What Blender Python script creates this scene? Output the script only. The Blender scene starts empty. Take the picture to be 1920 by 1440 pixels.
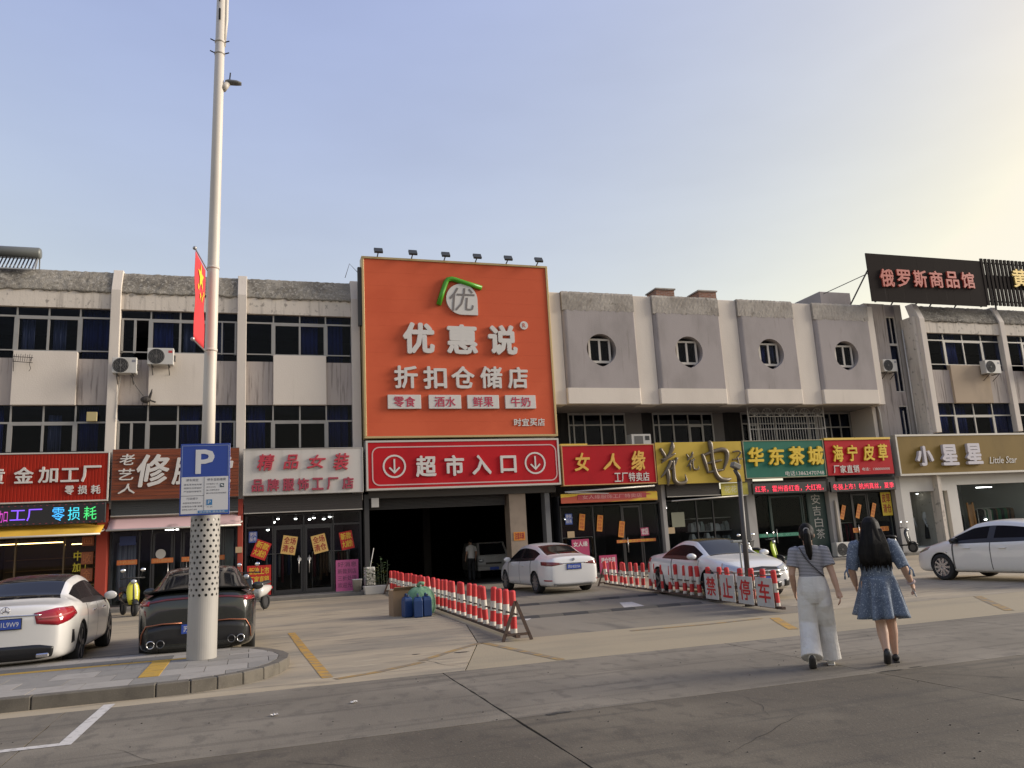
import bpy, bmesh, math, random
from math import sin, cos, pi, radians, sqrt, atan2, tan
from mathutils import Vector, Matrix
from mathutils.bvhtree import BVHTree
random.seed(7)
SC = bpy.context.scene
COL = SC.collection

# ---------------------------------------------------------------- camera, sky, sun, exposure
cd = bpy.data.cameras.new('camera')
cam = bpy.data.objects.new('camera', cd); COL.objects.link(cam)
cd.sensor_width = 36.0
cd.lens = 36.0 * 1500.0 / 1920.0
cd.clip_start = 0.05
cd.clip_end = 3000.0
YAW, PITCH, ROLL = radians(18.1), radians(11.0), radians(3.1)
_fw = Vector((sin(YAW) * cos(PITCH), cos(YAW) * cos(PITCH), sin(PITCH)))
_r0 = Vector((cos(YAW), -sin(YAW), 0.0)); _u0 = _r0.cross(_fw)
_r = _r0 * cos(ROLL) - _u0 * sin(ROLL); _u = _u0 * cos(ROLL) + _r0 * sin(ROLL)
_m = Matrix((( _r.x, _u.x, -_fw.x), (_r.y, _u.y, -_fw.y), (_r.z, _u.z, -_fw.z))).to_4x4()
_m.translation = Vector((0.0, 0.0, 1.6))
cam.matrix_world = _m
SC.camera = cam

SUN_AZ, SUN_EL = radians(101.0), radians(19.0)      # clockwise from +Y (the way the shops face away)
W = bpy.data.worlds.new('World'); SC.world = W; W.use_nodes = True
_nt = W.node_tree; _nt.nodes.clear()
_out = _nt.nodes.new('ShaderNodeOutputWorld'); _bg = _nt.nodes.new('ShaderNodeBackground')
_sky = _nt.nodes.new('ShaderNodeTexSky'); _sky.sky_type = 'NISHITA'; _sky.sun_disc = False
_sky.sun_elevation = SUN_EL; _sky.sun_rotation = SUN_AZ
_sky.altitude = 50.0; _sky.air_density = 1.0; _sky.dust_density = 2.0; _sky.ozone_density = 1.0
_bg.inputs['Strength'].default_value = 0.1
# a thin pale veil of high haze over the clear sky, the same in every direction
_veil = _nt.nodes.new('ShaderNodeVectorMath'); _veil.operation = 'MULTIPLY_ADD'
_veil.inputs[1].default_value = (2.75, 1.92, 0.28); _veil.inputs[2].default_value = (1.27, 1.80, 6.15)
_nt.links.new(_sky.outputs['Color'], _veil.inputs[0]); _tc = _nt.nodes.new('ShaderNodeTexCoord'); _mp = _nt.nodes.new('ShaderNodeMapping'); _mp.inputs['Scale'].default_value = (1.2, 1.2, 4.0)
_cl = _nt.nodes.new('ShaderNodeTexNoise'); _cl.inputs['Scale'].default_value = 1.6; _cl.inputs['Detail'].default_value = 4.0; _cl.inputs['Roughness'].default_value = 0.6
_nt.links.new(_tc.outputs['Generated'], _mp.inputs['Vector']); _nt.links.new(_mp.outputs[0], _cl.inputs['Vector'])
_cr = _nt.nodes.new('ShaderNodeMapRange'); _cr.inputs['From Min'].default_value = 0.35; _cr.inputs['From Max'].default_value = 0.7; _cr.inputs['To Min'].default_value = 0.975; _cr.inputs['To Max'].default_value = 1.05
_nt.links.new(_cl.outputs['Fac'], _cr.inputs['Value'])
_ci = _nt.nodes.new('ShaderNodeVectorMath'); _ci.operation = 'SCALE'      # faint uneven cirrus
_nt.links.new(_veil.outputs[0], _ci.inputs[0]); _nt.links.new(_cr.outputs[0], _ci.inputs['Scale'])
_cap = _nt.nodes.new('ShaderNodeVectorMath'); _cap.operation = 'MINIMUM'; _cap.inputs[1].default_value = (9.5, 8.95, 7.6)
_nt.links.new(_ci.outputs[0], _cap.inputs[0]); _nt.links.new(_cap.outputs[0], _bg.inputs['Color'])
_nt.links.new(_bg.outputs['Background'], _out.inputs['Surface'])
sl = bpy.data.lights.new('sun', 'SUN'); sl.energy = 4.8; sl.angle = radians(25.0); sl.color = (1.0, 0.90, 0.78)
so = bpy.data.objects.new('sun', sl); COL.objects.link(so)
_sd = Vector((sin(SUN_AZ) * cos(SUN_EL), cos(SUN_AZ) * cos(SUN_EL), sin(SUN_EL)))
so.rotation_euler = _sd.to_track_quat('Z', 'Y').to_euler()
so.location = (60, -10, 30)
vs = SC.view_settings
vs.view_transform = 'Standard'; vs.look = 'None'; vs.exposure = 0.07; vs.gamma = 1.0
vs.use_curve_mapping = False
SC.cycles.max_bounces = 6; SC.cycles.transparent_max_bounces = 8
SC.cycles.diffuse_bounces = 3; SC.cycles.glossy_bounces = 3
SC.cycles.sample_clamp_indirect = 4.0
SC.cycles.use_denoising = True

# ---------------------------------------------------------------- materials
MATS = {}
def _pos(nt, scale):
    g = nt.nodes.new('ShaderNodeNewGeometry'); m = nt.nodes.new('ShaderNodeMapping')
    m.inputs['Scale'].default_value = scale
    nt.links.new(g.outputs['Position'], m.inputs['Vector'])
    return m.outputs['Vector']
def _noise(nt, scale, sc=(1, 1, 1), detail=5.0, rough=0.55):
    n = nt.nodes.new('ShaderNodeTexNoise'); n.inputs['Scale'].default_value = scale
    n.inputs['Detail'].default_value = detail; n.inputs['Roughness'].default_value = rough
    nt.links.new(_pos(nt, sc), n.inputs['Vector'])
    return n.outputs['Fac']
def _ramp(nt, fac, lo, hi):
    r = nt.nodes.new('ShaderNodeMapRange'); r.inputs['From Min'].default_value = lo; r.inputs['From Max'].default_value = hi
    r.interpolation_type = 'SMOOTHSTEP'
    nt.links.new(fac, r.inputs['Value'])
    return r.outputs['Result']
def _mul(nt, a, k):
    m = nt.nodes.new('ShaderNodeMath'); m.operation = 'MULTIPLY'; nt.links.new(a, m.inputs[0])
    if isinstance(k, float): m.inputs[1].default_value = k
    else: nt.links.new(k, m.inputs[1])
    return m.outputs[0]
def _mix(nt, fac, a, b):
    m = nt.nodes.new('ShaderNodeMix'); m.data_type = 'RGBA'
    nt.links.new(fac, m.inputs['Factor'])
    for v, i in ((a, 6), (b, 7)):
        if isinstance(v, tuple): m.inputs[i].default_value = (*v, 1.0)
        else: nt.links.new(v, m.inputs[i])
    return m.outputs[2]
def c255(r, g, b):
    f = lambda x: ((x / 255.0 + 0.055) / 1.055) ** 2.4 if x > 10.3 else x / 255.0 / 12.92
    return (f(r), f(g), f(b))
def M(name, col=(0.5, 0.5, 0.5), rough=0.6, metal=0.0, spec=0.5, layers=(), bump=None, emit=None, estr=1.0, coat=0.0):
    """layers: (colour, noise scale, position scale, lo, hi, strength) mixed over the base colour one after another"""
    if name in MATS: return MATS[name]
    m = bpy.data.materials.new(name); m.use_nodes = True; nt = m.node_tree
    b = nt.nodes['Principled BSDF']
    b.inputs['Roughness'].default_value = rough; b.inputs['Metallic'].default_value = metal
    b.inputs['Specular IOR Level'].default_value = spec
    b.inputs['Coat Weight'].default_value = coat
    if coat: b.inputs['Coat Roughness'].default_value = 0.04
    cur = col
    if not layers: b.inputs['Base Color'].default_value = (*col, 1.0)
    for (lc, ns, ps, lo, hi, st) in layers:
        cur = _mix(nt, _mul(nt, _ramp(nt, _noise(nt, ns, ps), lo, hi), float(st)), cur, lc)
    if layers: nt.links.new(cur, b.inputs['Base Color'])
    if bump:
        bs, bd = bump
        n = nt.nodes.new('ShaderNodeBump'); n.inputs['Strength'].default_value = 0.6; n.inputs['Distance'].default_value = bd
        nt.links.new(_noise(nt, bs, detail=6.0), n.inputs['Height']); nt.links.new(n.outputs['Normal'], b.inputs['Normal'])
    if emit:
        b.inputs['Emission Color'].default_value = (*emit, 1.0); b.inputs['Emission Strength'].default_value = estr
    MATS[name] = m
    return m
def glass(name, tint=(0.75, 0.8, 0.82), refl=0.10, rough=0.02):
    if name in MATS: return MATS[name]
    m = bpy.data.materials.new(name); m.use_nodes = True; nt = m.node_tree; nt.nodes.clear()
    o = nt.nodes.new('ShaderNodeOutputMaterial'); mx = nt.nodes.new('ShaderNodeMixShader')
    t = nt.nodes.new('ShaderNodeBsdfTransparent'); t.inputs['Color'].default_value = (*tint, 1)
    g = nt.nodes.new('ShaderNodeBsdfGlossy'); g.inputs['Roughness'].default_value = rough
    lw = nt.nodes.new('ShaderNodeLayerWeight'); lw.inputs['Blend'].default_value = 0.5
    p5 = nt.nodes.new('ShaderNodeMath'); p5.operation = 'POWER'; p5.inputs[1].default_value = 5.0
    nt.links.new(lw.outputs['Facing'], p5.inputs[0])
    ma = nt.nodes.new('ShaderNodeMath'); ma.operation = 'MULTIPLY_ADD'; ma.inputs[1].default_value = 0.5 * refl / 0.04; ma.inputs[2].default_value = refl
    nt.links.new(p5.outputs[0], ma.inputs[0]); k = ma.outputs[0]
    nt.links.new(k, mx.inputs['Fac']); nt.links.new(t.outputs[0], mx.inputs[1]); nt.links.new(g.outputs[0], mx.inputs[2])
    nt.links.new(mx.outputs[0], o.inputs['Surface'])
    MATS[name] = m
    return m

# ---------------------------------------------------------------- mesh building
ORIG = {}
class MB:
    def __init__(s): s.v = []; s.f = []; s.m = []
    def add(s, vs, fs, m=0):
        o = len(s.v); s.v += [tuple(p) for p in vs]
        for f in fs: s.f.append([i + o for i in f]); s.m.append(m)
        return s
    def box(s, x0, x1, y0, y1, z0, z1, m=0):
        vs = [(x0, y0, z0), (x1, y0, z0), (x1, y1, z0), (x0, y1, z0), (x0, y0, z1), (x1, y0, z1), (x1, y1, z1), (x0, y1, z1)]
        return s.add(vs, [(0, 3, 2, 1), (4, 5, 6, 7), (0, 1, 5, 4), (1, 2, 6, 5), (2, 3, 7, 6), (3, 0, 4, 7)], m)
    def obox(s, mat4, sx, sy, sz, m=0):
        vs = [mat4 @ Vector((x * sx / 2, y * sy / 2, z * sz / 2)) for z in (-1, 1) for y in (-1, 1) for x in (-1, 1)]
        return s.add(vs, [(0, 2, 3, 1), (4, 5, 7, 6), (0, 1, 5, 4), (1, 3, 7, 5), (3, 2, 6, 7), (2, 0, 4, 6)], m)
    def bar(s, p, q, w, d, m=0, up=(0, 0, 1)):
        p = Vector(p); q = Vector(q); z = (q - p); L = z.length; z.normalize()
        u = Vector(up)
        if abs(z.dot(u)) > 0.98: u = Vector((0, 1, 0))
        x = u.cross(z).normalized(); y = z.cross(x)
        mt = Matrix(((x.x, y.x, z.x), (x.y, y.y, z.y), (x.z, y.z, z.z))).to_4x4(); mt.translation = (p + q) / 2
        return s.obox(mt, w, d, L, m)
    def prism(s, poly, y0, y1, m=0):
        """polygon in (x, z), counter-clockwise seen from -Y, pushed from y0 (front) to y1"""
        n = len(poly)
        vs = [(x, y0, z) for x, z in poly] + [(x, y1, z) for x, z in poly]
        return s.add(vs, [list(range(n)), list(range(2 * n - 1, n - 1, -1))] + [(i, i + n, (i + 1) % n + n, (i + 1) % n) for i in range(n)], m)
    def slab(s, poly, z0, z1, m=0):
        """polygon in (x, y), counter-clockwise from above"""
        n = len(poly)
        vs = [(x, y, z1) for x, y in poly] + [(x, y, z0) for x, y in poly]
        return s.add(vs, [list(range(n)), list(range(2 * n - 1, n - 1, -1))] + [(i, i + n, (i + 1) % n + n, (i + 1) % n) for i in range(n)], m)
    def loft(s, rings, close=True, caps=True, m=0):
        n = len(rings[0]); o = len(s.v)
        for r in rings: s.v += [tuple(p) for p in r]
        for k in range(len(rings) - 1):
            for i in range(n if close else n - 1):
                j = (i + 1) % n
                s.f.append([o + k * n + i, o + k * n + j, o + (k + 1) * n + j, o + (k + 1) * n + i]); s.m.append(m)
        if caps and close:
            s.f.append([o + i for i in range(n - 1, -1, -1)]); s.m.append(m)
            s.f.append([o + (len(rings) - 1) * n + i for i in range(n)]); s.m.append(m)
        return s
    def tube(s, pts, r, n=8, m=0, caps=True, flat=1.0):
        pts = [Vector(p) for p in pts]; rings = []
        rs = r if isinstance(r, (list, tuple)) else [r] * len(pts)
        x = None
        for i, p in enumerate(pts):
            t = (pts[min(i + 1, len(pts) - 1)] - pts[max(i - 1, 0)]).normalized()
            if x is None:
                a = Vector((0, 0, 1)) if abs(t.z) < 0.9 else Vector((1, 0, 0))
                x = a.cross(t).normalized()
            else:
                x = (x - t * x.dot(t)).normalized()
            y = t.cross(x)
            rr = rs[i]; ra, rb = rr if isinstance(rr, tuple) else (rr, rr * flat)
            rings.append([p + x * (ra * cos(2 * pi * k / n)) + y * (rb * sin(2 * pi * k / n)) for k in range(n)])
        return s.loft(rings, True, caps, m)
    def lathe(s, prof, c=(0, 0, 0), axis='Z', n=20, m=0, caps=True):
        rings = []
        for r, h in prof:
            ring = []
            for k in range(n):
                a = 2 * pi * k / n
                if axis == 'Z': ring.append((c[0] + r * cos(a), c[1] + r * sin(a), c[2] + h))
                elif axis == 'Y': ring.append((c[0] + r * sin(a), c[1] + h, c[2] + r * cos(a)))
                else: ring.append((c[0] + h, c[1] + r * cos(a), c[2] + r * sin(a)))
            rings.append(ring)
        return s.loft(rings, True, caps, m)
    def ell(s, c, r, nu=14, nv=8, m=0):
        rings = []
        for j in range(1, nv):
            a = pi * j / nv - pi / 2
            rings.append([(c[0] + r[0] * cos(a) * cos(2 * pi * k / nu), c[1] + r[1] * cos(a) * sin(2 * pi * k / nu), c[2] + r[2] * sin(a)) for k in range(nu)])
        return s.loft(rings, True, True, m)
    def build(s, name, mats, parent=None, smooth=False, bevel=0.0, seg=1):
        o = Vector((0, 0, 0))
        if parent is not None: o = ORIG.get(parent, o)
        me = bpy.data.meshes.new(name)
        me.from_pydata([(p[0] - o.x, p[1] - o.y, p[2] - o.z) for p in s.v], [], s.f)
        if not isinstance(mats, (list, tuple)): mats = [mats]
        for mt in mats: me.materials.append(mt)
        if len(mats) > 1: me.polygons.foreach_set('material_index', s.m)
        if smooth: me.polygons.foreach_set('use_smooth', [True] * len(me.polygons))
        me.update()
        ob = bpy.data.objects.new(name, me); COL.objects.link(ob)
        if parent is not None:
            ob.parent = parent; ORIG[ob] = o
        if bevel:
            b = ob.modifiers.new('bevel', 'BEVEL'); b.width = bevel; b.segments = seg; b.limit_method = 'ANGLE'
        return ob
def tag(o, label=None, cat=None, group=None, kind=None):
    if label: o['label'] = label
    if cat: o['category'] = cat
    if group: o['group'] = group
    if kind: o['kind'] = kind
    return o
def thing(name, label, cat, loc=(0, 0, 0), rz=0.0, group=None, world=True, kind=None):
    """an Empty at the thing's base; with world=True its parts are given in world metres, else in its own axes"""
    o = bpy.data.objects.new(name, None); COL.objects.link(o); o.empty_display_size = 0.2
    o.location = loc; o.rotation_euler = (0, 0, rz)
    tag(o, label, cat, group, kind)
    ORIG[o] = Vector(loc) if world else Vector((0, 0, 0))
    return o
def copy_tree(o, parent=None):
    c = o.copy(); COL.objects.link(c)
    if parent is not None: c.parent = parent
    for ch in list(o.children): copy_tree(ch, c)
    return c
def dup(o, loc, rz, label=None):
    c = copy_tree(o); c.location = loc; c.rotation_euler = (0, 0, rz)
    if label: c['label'] = label
    return c
def share(ob, parent, loc, name=None):
    """another object with the same mesh data"""
    c = bpy.data.objects.new(name or ob.name.split('.')[0], ob.data); COL.objects.link(c)
    c.parent = parent; c.location = loc
    return c

# ---------------------------------------------------------------- lettering
_G = {}
def glyph(body, bold=0.0, depth=0.0, shear=0.0):
    k = (body, depth > 0, shear)
    if k in _G: return _G[k]
    c = bpy.data.curves.new('glyph', 'FONT'); c.body = body; c.extrude = 0.5 if depth > 0 else 0.0
    c.resolution_u = 2; c.shear = shear; c.fill_mode = 'BOTH' if depth > 0 else 'FRONT'
    o = bpy.data.objects.new('glyph', c); COL.objects.link(o)
    dg = bpy.context.evaluated_depsgraph_get(); dg.update()
    me = bpy.data.meshes.new_from_object(o.evaluated_get(dg))
    vs = [tuple(v.co) for v in me.vertices]; fs = [list(p.vertices) for p in me.polygons]
    bpy.data.objects.remove(o); bpy.data.curves.remove(c); bpy.data.meshes.remove(me)
    _G[k] = (vs, fs)
    return _G[k]
def write(mb, body, x0, x1, z0, z1, y, depth=0.0, bold=0.0, shear=0.0, m=0, fit=True, xf=None):
    """put text on the plane Y=y facing -Y, stretched to the box; depth pushes it out towards -Y; bold thickens the strokes"""
    vs, fs = glyph(body, bold, depth, shear)
    if not vs: return
    xa = min(v[0] for v in vs); xb = max(v[0] for v in vs); ya = min(v[1] for v in vs); yb = max(v[1] for v in vs)
    h = (z1 - z0); r = max(bold, 0.0) * 1.05 * h
    x0 += r; x1 -= r; z0 += r; z1 -= r
    sx = (x1 - x0) / max(xb - xa, 1e-6); sz = (z1 - z0) / max(yb - ya, 1e-6)
    offs = [(0, 0)] if r < .004 else [(r * cos(2 * pi * k / 8), r * sin(2 * pi * k / 8)) for k in range(8)] if depth > .03 else [(r * cos(2 * pi * k / 4 + .78), r * sin(2 * pi * k / 4 + .78)) for k in range(4)]
    for i, (ox, oz) in enumerate(offs):
        out = []; e = .0004 * i
        for v in vs:
            p = (x0 + (v[0] - xa) * sx + ox, (y - (v[2] + 0.5) * (depth + e)) if depth else y - e, z0 + (v[1] - ya) * sz + oz)
            out.append(xf(p) if xf else p)
        mb.add(out, fs, m)
def chars(parent, body, boxes, y, depth, mat, bold=0.02, shear=0.0, name='character', side=None):
    """one raised character object per box"""
    for ch, (x0, z1, x1, z0) in zip(body, boxes):
        mb = MB(); write(mb, ch, x0, x1, z0, z1, y, depth, bold, shear)
        mb.build(name, mat, parent)
def spread(n, x0, x1, z0, z1, gap=0.25):
    w = (x1 - x0) / (n + gap * (n - 1))
    return [(x0 + i * w * (1 + gap), z1, x0 + i * w * (1 + gap) + w, z0) for i in range(n)]
# ================================================================ ground
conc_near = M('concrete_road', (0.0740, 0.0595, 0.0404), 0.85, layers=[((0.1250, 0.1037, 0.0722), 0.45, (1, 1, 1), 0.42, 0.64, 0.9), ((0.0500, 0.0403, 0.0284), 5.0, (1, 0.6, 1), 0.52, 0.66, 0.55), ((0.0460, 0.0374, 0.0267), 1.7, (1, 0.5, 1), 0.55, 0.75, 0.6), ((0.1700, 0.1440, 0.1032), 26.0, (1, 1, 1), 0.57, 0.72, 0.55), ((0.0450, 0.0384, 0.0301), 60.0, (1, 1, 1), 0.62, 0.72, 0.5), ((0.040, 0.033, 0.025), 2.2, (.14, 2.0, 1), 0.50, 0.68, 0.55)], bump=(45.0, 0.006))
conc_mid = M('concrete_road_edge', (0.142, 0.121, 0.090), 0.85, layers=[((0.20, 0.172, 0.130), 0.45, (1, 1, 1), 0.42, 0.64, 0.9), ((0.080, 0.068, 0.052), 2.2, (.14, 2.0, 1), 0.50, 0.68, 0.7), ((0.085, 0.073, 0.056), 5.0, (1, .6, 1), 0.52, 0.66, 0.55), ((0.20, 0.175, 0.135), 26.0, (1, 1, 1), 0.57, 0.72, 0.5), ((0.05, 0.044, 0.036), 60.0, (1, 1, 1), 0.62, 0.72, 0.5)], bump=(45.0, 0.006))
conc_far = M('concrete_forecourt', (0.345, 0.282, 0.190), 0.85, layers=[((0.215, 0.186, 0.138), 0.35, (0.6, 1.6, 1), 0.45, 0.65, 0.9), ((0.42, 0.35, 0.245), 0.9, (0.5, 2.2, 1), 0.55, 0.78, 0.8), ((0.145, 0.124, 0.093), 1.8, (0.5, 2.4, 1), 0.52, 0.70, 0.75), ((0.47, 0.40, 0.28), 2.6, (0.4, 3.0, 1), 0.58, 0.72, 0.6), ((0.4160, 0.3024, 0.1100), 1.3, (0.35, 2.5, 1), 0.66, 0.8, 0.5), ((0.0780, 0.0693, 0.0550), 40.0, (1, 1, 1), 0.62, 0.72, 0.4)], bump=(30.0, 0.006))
conc_lane = M('concrete_lane', (0.1815, 0.1566, 0.1150), 0.85, layers=[((0.2090, 0.1836, 0.1400), 0.6, (1, 0.5, 1), 0.45, 0.7, 0.7), ((0.0825, 0.0734, 0.0580), 1.2, (1.6, 0.4, 1), 0.52, 0.72, 0.7)], bump=(30.0, 0.006))
joint_m = M('dark_joint_filler', (0.018, 0.016, 0.014), 0.95)
earth = M('asphalt', (0.07, 0.064, 0.056), 0.9, layers=[((0.10, 0.092, 0.08), 0.4, (1, 1, 1), 0.4, 0.7, 0.7)], bump=(40.0, 0.005))
g = MB(); g.add([(-900, -900, -0.05), (900, -900, -0.05), (900, 900, -0.05), (-900, 900, -0.05)], [(0, 1, 2, 3)])
tag(g.build('ground', earth), kind='structure')
road = thing('road', None, None, kind='structure')
def slab(par, x0, x1, y0, y1, mat, gx0=.004, gx1=.004, gy0=.004, gy1=.004, jag=0.0, z=0.0, th=0.05):
    xs = x0 + gx0; xe = x1 - gx1; ys = y0 + gy0; ye = y1 - gy1
    n = 14 if jag else 1; poly = []
    J = lambda k: random.uniform(-1, 1) * jag
    poly += [(xs + (xe - xs) * i / n, ys + (J(1) * 0.5 if 0 < i < n else 0)) for i in range(n)]
    poly += [(xe + (J(0) if 0 < i < n else 0), ys + (ye - ys) * i / n) for i in range(n)]
    poly += [(xe - (xe - xs) * i / n, ye + (J(1) * 0.5 if 0 < i < n else 0)) for i in range(n)]
    poly += [(xs + (J(0) if 0 < i < n else 0), ye - (ye - ys) * i / n) for i in range(n)]
    return MB().slab(poly, z - th, z).build('concrete_slab', mat, par)
XJ = [-10.2, -6.1, -1.97, 2.27, 6.35, 10.45, 14.55, 18.7, 22.8, 26.9]
YJ = [-4.6, -0.6, 3.4, 7.4, 10.4]
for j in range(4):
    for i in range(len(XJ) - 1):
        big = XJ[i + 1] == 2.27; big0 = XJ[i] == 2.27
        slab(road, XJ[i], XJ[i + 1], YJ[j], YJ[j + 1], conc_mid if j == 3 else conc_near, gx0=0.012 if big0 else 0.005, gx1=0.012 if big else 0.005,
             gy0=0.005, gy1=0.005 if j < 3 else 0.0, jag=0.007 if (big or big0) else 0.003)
seam = MB(); seam.add([(-12, -6, -0.046), (28, -6, -0.046), (28, 10.4, -0.046), (-12, 10.4, -0.046)], [(0, 1, 2, 3)])
seam.build('joint_filler', joint_m, road)
fore = thing('forecourt', None, None, kind='structure')
FX = [-13.0, -6.0, 0.9]
for (x0, x1, y0, y1, mt, pts) in []: pass
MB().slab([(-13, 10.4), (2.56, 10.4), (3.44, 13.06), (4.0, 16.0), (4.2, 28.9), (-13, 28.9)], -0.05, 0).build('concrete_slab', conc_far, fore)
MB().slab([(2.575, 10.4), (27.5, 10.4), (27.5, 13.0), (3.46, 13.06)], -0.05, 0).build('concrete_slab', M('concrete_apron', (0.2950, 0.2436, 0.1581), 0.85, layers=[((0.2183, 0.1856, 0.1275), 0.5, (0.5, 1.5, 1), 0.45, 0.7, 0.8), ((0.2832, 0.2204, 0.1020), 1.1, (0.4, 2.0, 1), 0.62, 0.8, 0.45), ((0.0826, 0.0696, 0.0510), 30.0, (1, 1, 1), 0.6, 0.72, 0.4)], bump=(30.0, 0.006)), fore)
MB().slab([(3.46, 13.075), (10.2, 13.02), (10.6, 20), (11.2, 28.9), (4.22, 28.9), (4.02, 16.0)], -0.05, 0).build('concrete_slab', conc_lane, fore)
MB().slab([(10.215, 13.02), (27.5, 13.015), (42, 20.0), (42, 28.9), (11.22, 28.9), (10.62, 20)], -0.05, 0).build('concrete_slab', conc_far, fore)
MB().slab([(3.0, 28.915), (12.0, 28.915), (12.0, 46), (3.0, 46)], -0.05, 0.0).build('concrete_slab', conc_lane, fore)
# crumbled dark bits at the joints
def stain(name, pts, mat, z=0.004):
    MB().add([(x, y, z) for x, y in pts], [list(range(len(pts)))]).build(name, mat, fore)
def blob(cx, cy, rx, ry, n=18, j=0.35):
    return [(cx + rx * cos(2 * pi * k / n) * (1 + random.uniform(-j, j)), cy + ry * sin(2 * pi * k / n) * (1 + random.uniform(-j, j))) for k in range(n)]
tar = M('tar_patch', (0.03, 0.026, 0.022), 0.9, bump=(30.0, 0.004))
for b in [blob(2.72, 7.40, 0.13, 0.035), blob(2.62, 7.36, 0.05, 0.02), blob(6.55, 7.42, 0.16, 0.02), blob(2.95, 12.1, 0.10, 0.05), blob(2.3, 12.35, 0.06, 0.03), blob(6.9, 7.45, 0.1, 0.015)]:
    stain('tar_patch', b, tar)
def crack(x, y, ang, L, w, par, seed):
    rr = random.Random(seed); n = max(8, int(L / .12)); up = []; dn = []
    off = 0.0
    for i in range(n + 1):
        off += rr.uniform(-.03, .03); t = i / n; px = x + cos(ang) * L * t - sin(ang) * off; py = y + sin(ang) * L * t + cos(ang) * off
        hw = w * (1 - abs(2 * t - 1)) * rr.uniform(.4, 1.0) + .0008
        up.append((px - sin(ang) * hw, py + cos(ang) * hw, .003)); dn.append((px + sin(ang) * hw, py - cos(ang) * hw, .003))
    MB().add(up + dn, [(i, n + 1 + i, n + 2 + i, i + 1) for i in range(n)]).build('crack', joint_m, par)
for k, (x, y, a, L, w) in enumerate(((3.2, 5.4, .5, 1.6, .004), (-.8, 9.3, .2, 1.9, .004), (5.0, 8.6, -.4, 1.4, .004), (4.2, 6.3, 1.2, .9, .003), (8.0, 8.9, .9, 1.8, .005), (6.35, 7.42, -.9, 2.2, .006), (1.0, 6.2, 2.4, 1.2, .004), (-1.2, 8.2, -.9, 1.0, .003))): crack(x, y, a, L, w, road, k)
for k, (x, y, a, L, w) in enumerate(((1.4, 14.5, .2, 2.2, .006), (-.5, 22.0, -.1, 3.5, .010), (2.6, 10.7, 1.9, 1.2, .008), (11.5, 13.8, .3, 3.0, .008), (5.5, 14.2, .1, 2.6, .006))): crack(x, y, a, L, w, fore, 40 + k)
# paint
yel = M('yellow_road_paint', (0.42, 0.235, 0.035), 0.8, layers=[((0.19, 0.155, 0.10), 7.0, (1, 1, 1), 0.46, 0.6, 0.75)])
yel_worn = M('worn_yellow_road_paint', (0.30, 0.19, 0.06), 0.85, layers=[((0.17, 0.14, 0.10), 5.0, (1, 1, 1), 0.40, 0.56, 0.95)])
wht = M('white_road_paint', (0.52, 0.49, 0.45), 0.75, layers=[((0.26, 0.24, 0.21), 14.0, (1, 1, 1), 0.52, 0.66, 0.6)])
def stripe(pts, w, mat, z=0.004, name='road_marking'):
    mb = MB(); P = [Vector(p) for p in pts]; L = []; Rr = []
    for i, p in enumerate(P):
        a = P[max(i - 1, 0)]; b = P[min(i + 1, len(P) - 1)]; t = (b - a).normalized(); nn = Vector((-t.y, t.x))
        L.append(p + nn * w / 2); Rr.append(p - nn * w / 2)
    o = [(q.x, q.y, z) for q in L] + [(q.x, q.y, z) for q in Rr]; n = len(P)
    mb.add(o, [(i, n + i, n + i + 1, i + 1) for i in range(n - 1)])
    return tag(mb.build(name, mat), kind='structure')
stripe([(0.72, 17.3), (0.80, 14.0), (0.90, 10.95)], 0.14, yel)
stripe([(0.98, 10.78), (1.5, 10.98), (2.24, 11.5)], 0.13, yel_worn)
stripe([(2.24, 11.62), (3.0, 12.5), (3.5, 13.0)], 0.12, yel_worn)
stripe([(3.52, 12.95), (3.72, 11.6), (3.9, 10.45)], 0.12, yel_worn)
stripe([(8.75, 12.6), (8.4, 11.9), (8.0, 11.05)], 0.16, yel)
stripe([(13.75, 12.95), (13.0, 12.0), (12.0, 10.7)], 0.15, yel_worn)
stripe([(8.55, 12.7), (7.4, 12.6), (6.0, 12.7)], 0.12, yel_worn)
stripe([(-1.56, 10.62), (-1.60, 9.4), (-1.62, 8.56)], 0.12, wht)
stripe([(-1.68, 8.62), (-3.4, 8.62), (-6.2, 8.62)], 0.12, wht)
MB().add([(7.7, 16.5, .004), (8.15, 16.15, .004), (8.55, 17.9, .004), (8.25, 17.95, .004)], [(0, 1, 2, 3)]).build('road_marking', wht)['kind'] = 'structure'
MB().add([(5.2, 15.75, .004), (5.5, 16.25, .004), (5.45, 16.6, .004), (5.2, 16.5, .004)], [(0, 1, 2, 3)]).build('road_marking', wht)['kind'] = 'structure'
# bay line between the two cars on the left
stripe([(-2.45, 15.6), (-1.75, 15.6)], 0.1, wht)

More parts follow.
